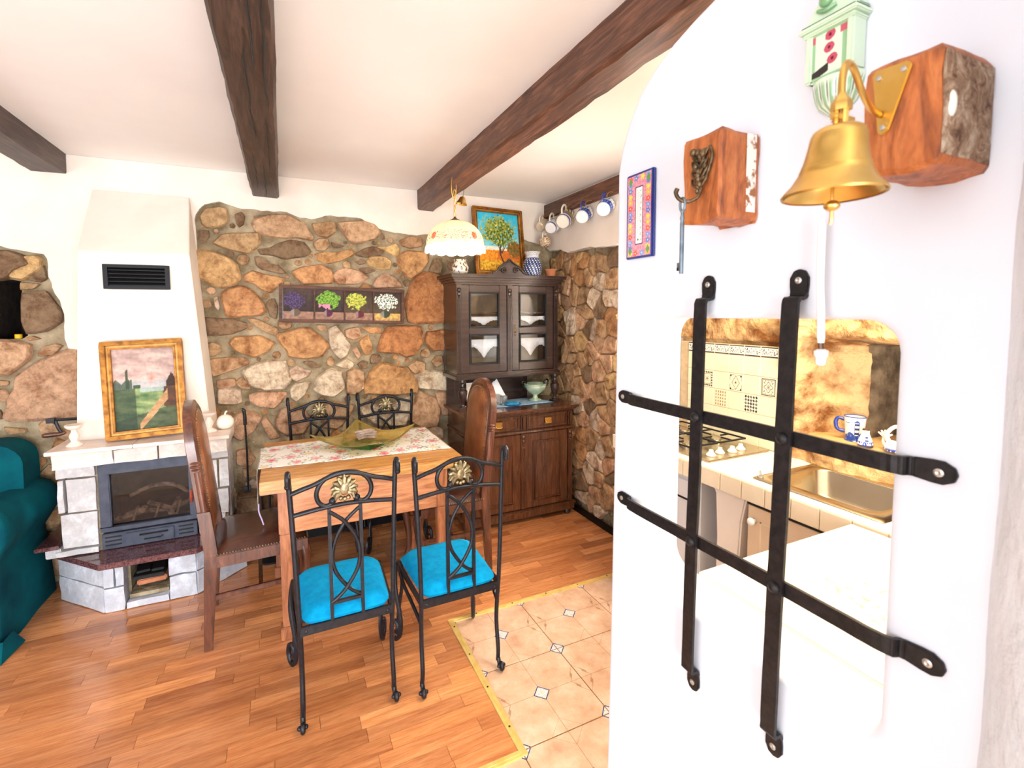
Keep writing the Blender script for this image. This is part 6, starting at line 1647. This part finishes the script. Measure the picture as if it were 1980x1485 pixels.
# bell with bracket
BC = Vector((.52, .3085, 1.615))
BEL = thing('brass_bell', 'large brass ship style bell on a triangular wall bracket', 'bell', BC[:])
mb = MB()
BELW = .84
prof = [(.0545, 0), (.0555, .0015), (.052, .006), (.0455, .013), (.0405, .021), (.0375, .026), (.0378, .028), (.0365, .030), (.0362, .032), (.0345, .036), (.0325, .045), (.0305, .056), (.0295, .064), (.0275, .069), (.022, .0725), (.012, .074), (.0001, .0742)]
inn = [(r_*.93 if r_ > .02 else r_*.8, z_-.002 if i > 2 else z_) for i, (r_, z_) in enumerate(prof)]
mb.lathe([(r_*BELW, z_*.95+.003) for r_, z_ in prof], 56, cap=False); mb.lathe([(r_*BELW, z_*.95+.003) for r_, z_ in inn], 56, cap=False)
mb.v = [(p[0]+p[2]*.10, p[1], p[2]) for p in mb.v]
obj('bell_body', mb, M['brass'], BEL, smooth=50)
mb = MB(); mb.tube([(0, 0, .06), (0, 0, -.004)], .0016, 6); mb.sphere((0, 0, -.007), .0075, 14, 10, sc=(1, 1, .75)); mb.tube([(0, 0, -.012), (.0005, 0, -.022), (0, .001, -.026)], [.0016, .0022, .0014], 8); obj('clapper', mb, M['brass'], BEL, smooth=50)
mb = MB(); mb.tube([(0, -.004, .073), (0, -.004, .094)], .0032, 8); mb.tube([(0, .004, .073), (0, .004, .094)], .0032, 8)
mb.lathe([(.0095, .090), (.0095, .098), (.006, .104), (.003, .108), (.0001, .109)], 6); mb.box((.003, 0, .083), (.03, .007, .005)); mb.tube([(-.014, 0, .084), (.018, .0, .084)], .0028, 8)
mb.v = [(p[0]+.009, p[1], p[2]-.001) for p in mb.v]; obj('yoke', mb, M['brass'], BEL, smooth=30)
mb = MB(); mb.tube(spline([(.009, 0, .100), (.012, .002, .118), (.018, .004, .134), (.028, .006, .143), (.042, .008, .140), (.064, .012, .124), (.092, .018, .114), (.118, .022, .112)], 5), [.0042]*36, 10, flat=.8)
obj('bracket_arm', mb, M['brass'], BEL, smooth=60)
mb = MB(); tri = [(.338, 1.778), (.306, 1.776), (.3015, 1.771), (.3215, 1.706), (.327, 1.702), (.3325, 1.706), (.3405, 1.773)]
mb.prism([(a, c_) for a, c_ in tri], .6395, .6425, 'x'); mb.v = [(p[0]-BC.x, p[1]-BC.y, p[2]-BC.z) for p in mb.v]
pl_ = obj('bracket_plate', mb, M['brass'], BEL, bevel=.0012)
mb = MB()
for (y, z) in ((.333, 1.768), (.309, 1.768), (.327, 1.7105)): mb.lathe([(.0032, 0), (.003, .0015), (.0001, .002)], 12, 0, Matrix.Translation((.6392-BC.x, y-BC.y, z-BC.z)) @ Matrix.Rotation(-pi/2, 4, 'Y'))
obj('screws', mb, M['screw'], pl_, smooth=40)

# ================================================================ CERAMIC WALL CISTERN WITH PULL CORD
CE = thing('ceramic_wall_ornament', 'pale green glazed ceramic wall fount painted with pink petals, above the bell', 'wall ornament', (XG-.0005, .447, 1.785))
CG, CGd = s(214,232,206), s(150,190,146)
def cg(a, z, t): return CG
def half(prof, colf, nseg=40, mod=None):
    mb = MB(); vs = []; fs = []; cs = []; n = len(prof)
    for i, (r_, z_) in enumerate(prof):
        for k in range(nseg+1):
            a = pi*k/nseg; q = mod(a, z_) if mod else 1
            vs.append((-r_*sin(a)*.85*q, r_*cos(a)*q, z_)); cs.append(colf(a, z_))
    for i in range(n-1):
        for k in range(nseg): fs.append((i*(nseg+1)+k, i*(nseg+1)+k+1, (i+1)*(nseg+1)+k+1, (i+1)*(nseg+1)+k))
    mb.add(vs, fs, 0, cs); return mb
def basket_c(a, z):
    if z < .006: return s(206,110,120)
    k = (a*9/pi) % 1
    if .018 < z < .044 and .42 < k < .56: return s(48,60,50)
    if .25 < k < .72 and z < .048: return mix(CG, (1,1,1,1), .3)
    return CGd if z < .048 else CG
o = obj('fluted_basin', half([(.0002, -.006), (.007, -.004), (.008, .002), (.016, .006), (.030, .016), (.036, .028), (.039, .042), (.041, .050), (.0405, .054)], basket_c, 54, lambda a, z: 1+.02*cos(a*18)*(.01 < z < .045)), M['glazed'], CE, smooth=60)
mb = MB(); mb.sphere((-.006, 0, -.008), .0065, 12, 8); obj('bottom_knob', mb, mat('pink_glaze', s(206,100,112), rough=.15, coat=.6), CE, smooth=60)
def body_c(u, v):
    if v < .05 or v > .95: return CGd
    for (a, b) in ((.52, .86), (.50, .60), (.60, .34)):
        dx, dy = (u-a)*.062, (v-b)*.066
        if (dx*1.0+dy*.5)**2/.0105**2+(dy-dx*.35)**2/.0075**2 < 1: return s(190,84,104) if (dx**2+dy**2) > .0026**2 else s(120,30,50)
    if v < .30 and u < .5 and abs(v-.08-.25*u) < .09: return s(58,50,48)
    if u < .10 or u > .88: return CGd if v < .8 else s(200,96,112)
    if .80 < v and u > .8: return s(200,96,112)
    return CG
mb = MB(); mb.bx(-.030, 0, -.037, .037, .053, .123); mb.bx(-.034, 0, -.040, -.028, .053, .123); mb.bx(-.034, 0, .028, .040, .053, .123); obj('tank', mb, mat('green_glaze', s(206,226,198), rough=.15, coat=.6), CE, bevel=.003)
canvas('painted_panel', .056, .066, 60, 66, body_c, M['glazed'], CE, Matrix.Translation((-.0306, 0, .088)) @ Matrix.Rotation(-pi/2, 4, 'Z'))
mb = MB()
for z0, z1, o_ in ((.120, .126, .003), (.126, .133, .008), (.133, .137, .005)): mb.bx(-.034-o_, 0, -.040-o_, .040+o_, z0, z1)
mb.prism([(-.046, .137), (.046, .137), (.030, .158), (.018, .170), (.018, .19), (-.018, .19), (-.018, .170), (-.030, .158)], -.03, 0, 'x')
obj('moulded_lid', mb, bpy.data.materials['green_glaze'], CE, bevel=.003)
mb = MB(); mb.sphere((-.034, .006, .162), .012, 12, 8, sc=(.5, 1, .8)); mb.tube(spline([(-.032, -.01, .15), (-.036, .005, .146), (-.033, .02, .152)], 3), .003, 6); obj('relief_flower', mb, mat('green_relief', s(120,170,120), rough=.2, coat=.5), CE, smooth=60)
CE.scale = (.9, .84, 1.0)
PC = thing('pull_cord', 'white pull cord with plastic knob hanging in front of the hatch', 'cord', (.738, .447, 1.43))
mb = MB(); mb.tube([(.008, 0, .345), (.0, .001, .21), (0, .003, .19)], .0012, 6); obj('string', mb, M['white'], PC)
mb = MB(); mb.tube(spline([(0, .003, .20), (0, .003, .12), (0, .0, .07), (0, -.002, .022)], 4), [.0055]*12+[.0045], 10); obj('sleeve', mb, M['white'], PC, smooth=50)
mb = MB(); mb.tube([(0, -.002, .024), (0, -.003, .008)], .004, 8); obj('cord_end', mb, M['brownglaze'], PC)
mb = MB(); mb.lathe([(.004, -.012), (.0065, -.010), (.0075, .0), (.0095, .003), (.0095, .010), (.005, .013)], 14, 0, Matrix.Translation((0, -.003, 0))); obj('knob', mb, M['white'], PC, smooth=40)

# ================================================================ KITCHEN BEYOND THE HATCH
KZ = .87
# sill / peninsula
SIL = thing('peninsula_counter', 'broad white peninsula counter running from the hatch into the kitchen', 'counter', (1.15, .3, 0))
mb = MB(); mb.bx(XT+.002-1.15, 1.52-1.15, -.3-.3, .81-.3, .82, KZ); obj('top', mb, M['counter'], SIL, bevel=.004)
mb = MB(); mb.bx(XT+.002-1.15, 1.50-1.15, -.6, .78-.3, 0, .82); obj('base', mb, M['plaster'], SIL)
def herbs(u, v):
    W_ = s(248,243,234)
    d = sqrt(((u-.5)*1.6)**2+((v-.5)*1.0)**2)
    if d < .36 and N3(u*22, v*30, 3) > .36: return mix(s(176,186,120), W_, .25)
    if d < .36 and N3(u*30, v*22, 8) > .46: return mix(s(226,190,150), W_, .2)
    return W_
mb = MB(); vs = []; cs = []; fs = []; nn = 60
for j in range(nn+1):
    for i in range(nn+1): u, v = i/nn, j/nn; vs.append((-.18+.36*u, .0+.42*v, KZ+.0006)); cs.append(herbs(u, v))
for j in range(nn):
    for i in range(nn): a = j*(nn+1)+i; fs.append((a, a+1, a+nn+2, a+nn+1))
mb.add(vs, fs, 0, cs); obj('printed_herbs', mb, M['glazed'], SIL, weld=False)
# counter with sink and hob
CO = thing('tiled_counter', 'kitchen counter edged with beige tiles along the far wall', 'counter', (1.78, 1.1, 0))
def K(name, mb, mt, par=None, o=(1.78, 1.1, 0), **k):
    mb.v = [(p[0]-o[0], p[1]-o[1], p[2]-o[2]) for p in mb.v]; return obj(name, mb, mt, par or CO, **k)
SY0, SY1, SX0, SX1 = .80, 1.17, 1.63, 1.955
mb = MB(); mb.prism([(1.552, -.3), (XR-.005, -.3), (XR-.005, 1.945), (1.552, 1.945)], .835, KZ, 'z', holes=[[(SX0, SY0), (SX0, SY1), (SX1, SY1), (SX1, SY0)]]); K('worktop', mb, M['counter'])
y = 1.945
while y > .0:
    mb = MB(); mb.bx(1.538, 1.552, y-.0925, y-.0015, .803, KZ+.0015); K('edge_tile', mb, M['beigetile'], bevel=.002); y -= .094
mb = MB(); mb.bx(1.545, 1.555, -.2, 1.945, .80, .868); K('grout_line', mb, M['grout'])
mb = MB(); pts = [(1.32, 0), (1.21, 0), (1.215, .5), (1.205, .70), (1.188, .79), (1.188, .803), (1.345, .803), (1.325, .78), (1.315, .6)]
mb.prism([(a, c_) for a, c_ in pts], 1.56, 1.90, 'x'); K('plastered_pier', mb, M['plaster'], bevel=.006)
DWs = thing('dishwasher', 'white built-in appliance front under the hob', 'appliance', (1.6, 1.55, 0))
mb = MB(); mb.bx(1.565, 1.95, 1.40, 1.90, .0, .834); K('body', mb, M['appliance'], DWs, o=(1.6, 1.55, 0), bevel=.004)
mb = MB(); mb.bx(1.558, 1.566, 1.41, 1.89, .70, .78); K('control_panel', mb, M['appliance'], DWs, o=(1.6, 1.55, 0), bevel=.003)
mb = MB(); mb.bx(1.559, 1.5655, 1.41, 1.89, .692, .698); K('gap', mb, M['black'], DWs, o=(1.6, 1.55, 0))
CD = thing('sink_cabinet', 'beige cabinet front with a floral knob below the sink', 'cabinet', (1.6, .9, 0))
mb = MB(); mb.bx(1.575, 1.95, .40, 1.185, .0, .75); mb.bx(1.575, 1.95, 1.172, 1.185, .7505, .834); mb.bx(1.575, 1.95, .40, .413, .7505, .834); K('body', mb, M['lightwood'], CD, o=(1.6, .9, 0))
for a, b in ((.80, 1.178), (.41, .795)):
    mb = MB(); mb.bx(1.560, 1.575, a, b, .07, .786); d = K('door', mb, M['lightwood'], CD, o=(1.6, .9, 0), bevel=.003)
    m2 = MB()
    for q in ((a+.05, b-.05, .73, .735), (a+.05, b-.05, .12, .125), (a+.05, a+.055, .12, .735), (b-.055, b-.05, .12, .735)): m2.bx(1.559, 1.561, *q)
    K('door_groove', m2, M['beigetile'], d, o=(1.6, .9, 0))
    ky = b-.03
    m2 = MB(); m2.tube([(1.56, ky, .732), (1.545, ky, .732)], .007, 8); m2.sphere((1.538, ky, .732), .015, 14, 10, sc=(.7, 1, 1)); K('knob', m2, M['white'], d, o=(1.6, .9, 0), smooth=50)
mb = MB(); mb.bx(1.556, 1.562, .41, 1.178, .787, .80); K('shadow_gap', mb, M['black'], CD, o=(1.6, .9, 0))
SK = thing('sink', 'shiny steel inset sink with drainer rim', 'sink', (1.79, .985, KZ))
mb = MB(); vs = []; fs = []
def rr2(x0, x1, y0, y1, r_, z, n=6):
    return [(x, y, z) for x, y in rrect(x0, x1, y0, y1, r_, n)]
rings = [rr2(1.60-1.79, 1.985-1.79, .765-.985, 1.20-.985, .012, .002), rr2(1.605-1.79, 1.98-1.79, .77-.985, 1.195-.985, .012, .006), rr2(1.645-1.79, 1.945-1.79, .81-.985, 1.16-.985, .05, .006), rr2(1.65-1.79, 1.94-1.79, .815-.985, 1.155-.985, .05, .0), rr2(1.66-1.79, 1.93-1.79, .825-.985, 1.145-.985, .05, -.09), rr2(1.68-1.79, 1.91-1.79, .845-.985, 1.125-.985, .04, -.105)]
for R_ in rings: vs += R_
m_ = len(rings[0])
for r_ in range(len(rings)-1):
    for i in range(m_): j = (i+1) % m_; fs.append((r_*m_+i, r_*m_+j, (r_+1)*m_+j, (r_+1)*m_+i))
fs.append(tuple((len(rings)-1)*m_+i for i in range(m_)))
mb.add(vs, fs); obj('basin', mb, M['steel'], SK, smooth=50)
mb = MB(); mb.lathe([(.022, 0), (.022, .002), (.0001, .001)], 18, 0, Matrix.Translation((.0, 0, -.1045))); obj('drain', mb, M['black'], SK)
mb = MB(); mb.tube(spline([(-.16, .195, .006), (-.165, .198, .03), (-.16, .198, .012)], 3), .004, 6); mb.lathe([(.011, 0), (.011, .004), (.0001, .005)], 14, 0, Matrix.Translation((-.165, .195, .006))); obj('plug_knob', mb, M['screw'], SK, smooth=50)
HB = thing('gas_hob', 'steel four burner gas hob with black pan grates and conical knobs', 'hob', (1.79, 1.66, KZ+.001))
mb = MB(); mb.bx(-.19, .19, -.265, .265, 0, .008); obj('hob_plate', mb, M['steel'], HB, bevel=.003)
for x in (-.09, .09):
    for y in (-.06, .14):
        mb = MB(); mb.lathe([(.038, .008), (.038, .016), (.03, .020), (.03, .026), (.0001, .027)], 20, 0, Matrix.Translation((x, y, 0))); obj('burner', mb, M['steel'], HB, smooth=40)
for x in (-.09, .09):
    mb = MB(); z = .034
    for a, b in (((x-.085, -.15), (x+.085, -.15)), ((x-.085, .235), (x+.085, .235)), ((x-.085, -.15), (x-.085, .235)), ((x+.085, -.15), (x+.085, .235)), ((x-.085, .04), (x+.085, .04))):
        mb.bar((a[0], a[1], z), (b[0], b[1], z), .008, .006)
    for y in (-.06, .14):
        for dx, dy in ((1, 0), (-1, 0), (0, 1), (0, -1)): mb.bar((x+dx*.03, y+dy*.03, z), (x+dx*.085, y+dy*.09, z), .006, .006)
    for a in ((x-.085, -.15), (x+.085, -.15), (x-.085, .235), (x+.085, .235)): mb.bar((a[0], a[1], .008), (a[0], a[1], z), .008, .008)
    obj('pan_grate', mb, M['black'], HB)
for i, (x, y) in enumerate(((-.12, -.215), (-.055, -.205), (.01, -.215), (.075, -.205))):
    mb = MB(); mb.lathe([(.019, .008), (.021, .012), (.017, .018), (.010, .026), (.009, .034), (.0001, .036)], 18, 0, Matrix.Translation((x, y, 0))); obj('knob', mb, M['cream'], HB, smooth=40)
# backsplash tiles on the far wall
TXW = 2.0
tm = MB(); tm.bx(-.004, .004, -.0485, .0485, -.0485, .0485); tme = tm.mesh('wall_tile', M['wallt'], bevel=.0015, bseg=1)
INK, OCH = s(34,38,70), s(176,140,84)
def t1(u, v):
    a, b = abs(u-.5), abs(v-.5); W_ = s(240,228,196)
    m = max(a, b)
    if m > .34: return INK if (abs(((u*6) % 1)-.5)+abs(((v*6) % 1)-.5)) < .42 and m < .48 else W_
    if m > .31: return INK
    return INK if (abs(a-b) < .02 and a < .14) or (min(a, b) < .014 and m < .17) else W_
def t2(u, v):
    a, b = abs(u-.5), abs(v-.5); W_ = s(240,228,196)
    if abs(a/.30+b/.42-1) < .06: return INK
    if abs(max(a, b)-.45) < .014 and min(a, b) > .12: return INK
    if ((a-.40)**2+(b-.40)**2)**.5 < .055: return INK
    return INK if (min(a, b) < .012 and max(a, b) < .11) or (abs(a-b) < .014 and a < .08) else W_
def t3(u, v):
    a, b = abs(u-.5), abs(v-.5); W_ = s(240,228,196); m = max(a, b); d = sqrt(a*a+b*b); th = math.atan2(b, a)
    if abs(m-.47) < .02 or abs(m-.41) < .008: return INK
    if abs(d-(.24+.06*cos(4*th))) < .022: return INK
    if d < .12 and sin(d*90+th*8) > 0: return INK
    if .32 < d < .44 and a > .2 and b > .2 and sin(th*20) > .2: return INK
    return W_
def t4(u, v): return OCH if abs((u*5) % 1-.5) < .25 and abs((v*5) % 1-.5) < .3 else s(240,228,196)
def t5(u, v): return INK if abs((u*5) % 1-.5)+abs((v*5) % 1-.5) < .46 and (abs((u*5) % 1-.5)+abs((v*5) % 1-.5) > .08) else s(240,228,196)
deco = {(1, 1): t1, (3, 1): t2, (5, 1): t3, (2, 2): t4, (4, 2): t5}
for r_ in range(5):
    for c_ in range(6):
        y = 1.842-c_*.0845; z = 1.246-r_*.089 if r_ < 4 else .9045
        o = obj('wall_tile', tme, None, wall_right); o.location = (TXW-.006, y+.0, z); o.scale = (1, .86, .9 if r_ < 4 else .62)
        if (c_, r_) in deco:
            canvas('printed_pattern', .080, .088, 44, 44, deco[(c_, r_)], M['glazed'], o, Matrix.Translation((-.0048, 0, 0)) @ Matrix.Rotation(-pi/2, 4, 'Z'))
bt = MB(); bt.bx(-.004, .004, -.0415, .0415, -.0235, .0235)
def border(u, v):
    if v < .10 or v > .90: return s(50,44,50)
    return s(80,76,96) if N3(u*16, v*9, 2) > .18 and .18 < v < .82 else s(244,238,222)
for c_ in range(6):
    o = obj('border_tile', bt if False else bt.mesh('border_tile', M['wallt'], bevel=.001, bseg=1), None, wall_right); o.location = (TXW-.006, 1.842-c_*.0845, 1.3155)
    canvas('printed_border', .080, .046, 50, 24, border, M['glazed'], o, Matrix.Translation((-.0046, 0, 0)) @ Matrix.Rotation(-pi/2, 4, 'Z'))
mb = MB(); mb.bx(TXW-.006, XR-.03, 1.345, 1.94, KZ+.001, 1.343); obj('tile_bed', mb, M['grout'], wall_right)
# raw rock face with its deep niche
mb = MB(); vs = []; fs = []; ny_, nz_ = 110, 70
def rockx(y, z):
    f = 1.975+.03*N3(y*5, z*5, 1)+.018*N3(y*14, z*14, 4)+.008*N3(y*34, z*34, 7)
    if z > 1.33: f -= .02
    if 1.34 < y: f = 2.02+.01*N3(y*10, z*10, 2) if z < 1.36 else 1.995+.02*N3(y*8, z*8, 2)
    # hollow
    def sm(t): t = clamp(t); return t*t*(3-2*t)
    ry = sm((1.29-y)/.07)*sm((y-.35)/.05); rz = sm((z-.968)/.012)*sm((1.40+.02*N3(y*8, 0)-z)/.05)
    f += .26*ry*rz*(.5+.5*sm((1.25-y)/.30))
    ry2 = sm((1.10-y)/.03)*sm((y-.4)/.05); rz2 = sm((z-.968)/.012)*sm((1.362-z)/.012)
    f += .34*ry2*rz2
    return f
ny_, nz_ = 150, 110
for j in range(nz_+1):
    for i in range(ny_+1):
        y = .25+1.72*i/ny_; z = KZ+.001+.82*j/nz_
        vs.append((rockx(y, z), y, z))
for j in range(nz_):
    for i in range(ny_): a = j*(ny_+1)+i; fs.append((a, a+1, a+ny_+2, a+ny_+1))
mb.add(vs, fs)
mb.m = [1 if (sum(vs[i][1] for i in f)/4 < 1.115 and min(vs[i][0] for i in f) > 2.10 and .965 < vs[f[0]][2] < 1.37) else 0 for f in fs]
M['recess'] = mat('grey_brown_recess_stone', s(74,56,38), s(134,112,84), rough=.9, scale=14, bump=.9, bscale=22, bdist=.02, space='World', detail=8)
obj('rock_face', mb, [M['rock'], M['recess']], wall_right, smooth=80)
mb = MB(); mb.bx(1.955, 2.06, -.3, 1.97, 1.69, CEIL-.001); obj('upper_plaster', mb, M['plaster'], wall_right)
mb = MB(); vs = []; fs = []; n1_, n2_ = 14, 50
for j in range(n2_+1):
    for i in range(n1_+1):
        u, v = i/n1_, j/n2_; vs.append((1.982+.42*u, .3+.97*v, .9815+.004*N3(u*6, v*9)-(.02*(1-min(1, u*8)))))
for j in range(n2_):
    for i in range(n1_): a = j*(n1_+1)+i; fs.append((a, a+1, a+n1_+2, a+n1_+1))
mb.add(vs, fs); o = obj('rock_shelf', mb, mat('ochre_clay_shelf', s(206,160,100), s(228,188,130), rough=.7, scale=9, bump=.3, space='World'), wall_right, smooth=80); md = o.modifiers.new('t', 'SOLIDIFY'); md.thickness = .03; md.offset = -1
# things on the rock shelf
SZ = .984
MG = thing('lighthouse_mug', 'tall blue and white mug painted with a lighthouse on the rock shelf', 'mug', (2.07, 1.105, SZ), rz=radians(20))
def light_c(a, z, t):
    W_ = s(248,246,240); d = (a-radians(200)+pi) % (2*pi)-pi; x = d*.03
    if z > .094: return COB
    if z < .030+.006*sin(a*5): return COB if N3(a*5, z*90, 1) > -.3 else s(110,140,200)
    if abs(x) < .0075 and z < .075: return s(30,50,110) if (int(z*110) % 2 or abs(x) > .006) else W_
    if abs(x) < .010-.9*(z-.075) and .075 <= z < .086: return COB
    if abs(x+.026) < .007 and abs(z-.072-abs(x+.026)*.6) < .0016: return s(30,50,110)
    return W_
mb = MB(); mb.lathe(dense([(.0001, 0), (.034, .0), (.031, .004), (.031, .02), (.034, .06), (.037, .098), (.034, .098), (.031, .06), (.028, .012), (.0001, .010)], 110), 140, col=light_c); obj('body', mb, M['glazed'], MG, smooth=50)
mb = MB(); mb.tube(spline([(.005, .034, .078), (.004, .056, .082), (.002, .064, .062), (.003, .056, .036), (.004, .030, .030)], 4), .007, 8); obj('handle', mb, M['bluestem'], MG, smooth=50)
SH = thing('lighthouse_shaker', 'small bell shaped white shaker with a blue lighthouse, right of the mug', 'shaker', (2.03, 1.045, SZ), rz=radians(20))
def shk(a, z, t):
    W_ = s(248,246,240); d = (a-radians(200)+pi) % (2*pi)-pi; x = d*.02
    if z > .054: return s(96,60,24) if z > .058 else W_
    if z < .004: return COB
    if z < .016 and N3(a*5, z*90, 2) > 0: return COB
    if abs(x) < .005 and .014 < z < .042: return s(30,50,110) if int(z*170) % 2 else W_
    return W_
mb = MB(); mb.lathe(dense([(.0001, 0), (.025, 0), (.026, .006), (.023, .018), (.016, .036), (.0125, .046), (.0125, .056), (.011, .060), (.0001, .061)], 70), 110, col=shk); obj('body', mb, M['glazed'], SH, smooth=50)
mb = MB(); mb.tube([(.0, 0, .060), (0, 0, .064)], .010, 12); obj('stopper', mb, M['brownglaze'], SH)
BA = thing('swan_figurine', 'white and blue ceramic bird figurine at the right end of the rock shelf', 'figurine', (2.03, .955, SZ))
def bc(a, z, t): return COB if z < .012 and N3(a*4, z*60, 3) > -.1 else s(248,246,240)
mb = MB(); mb.lathe([(.0001, 0), (.024, 0), (.030, .008), (.028, .020), (.020, .032), (.012, .038), (.0001, .04)], 40, col=bc, mod=lambda a, t: 1+.15*cos(a)); obj('body', mb, M['glazed'], BA, smooth=50)
mb = MB(); mb.tube(spline([(.0, .012, .03), (-.004, .020, .055), (-.004, .006, .082), (-.002, -.016, .098), (0, -.035, .10)], 5), [.009]*6+[.007]*8+[.005]*7, 10); obj('neck', mb, M['cream'], BA, smooth=50)
mb = MB()
for k in range(5): a = radians(30+k*30); mb.tube([(0, .026, .048), (0, .026+.026*cos(a), .048+.026*sin(a))], [.007, .003], 6)
mb.tube(spline([(0, .026, .05), (0, .03, .03), (0, .022, .012)], 3), .006, 6); obj('crest', mb, M['marble'], BA, smooth=50)
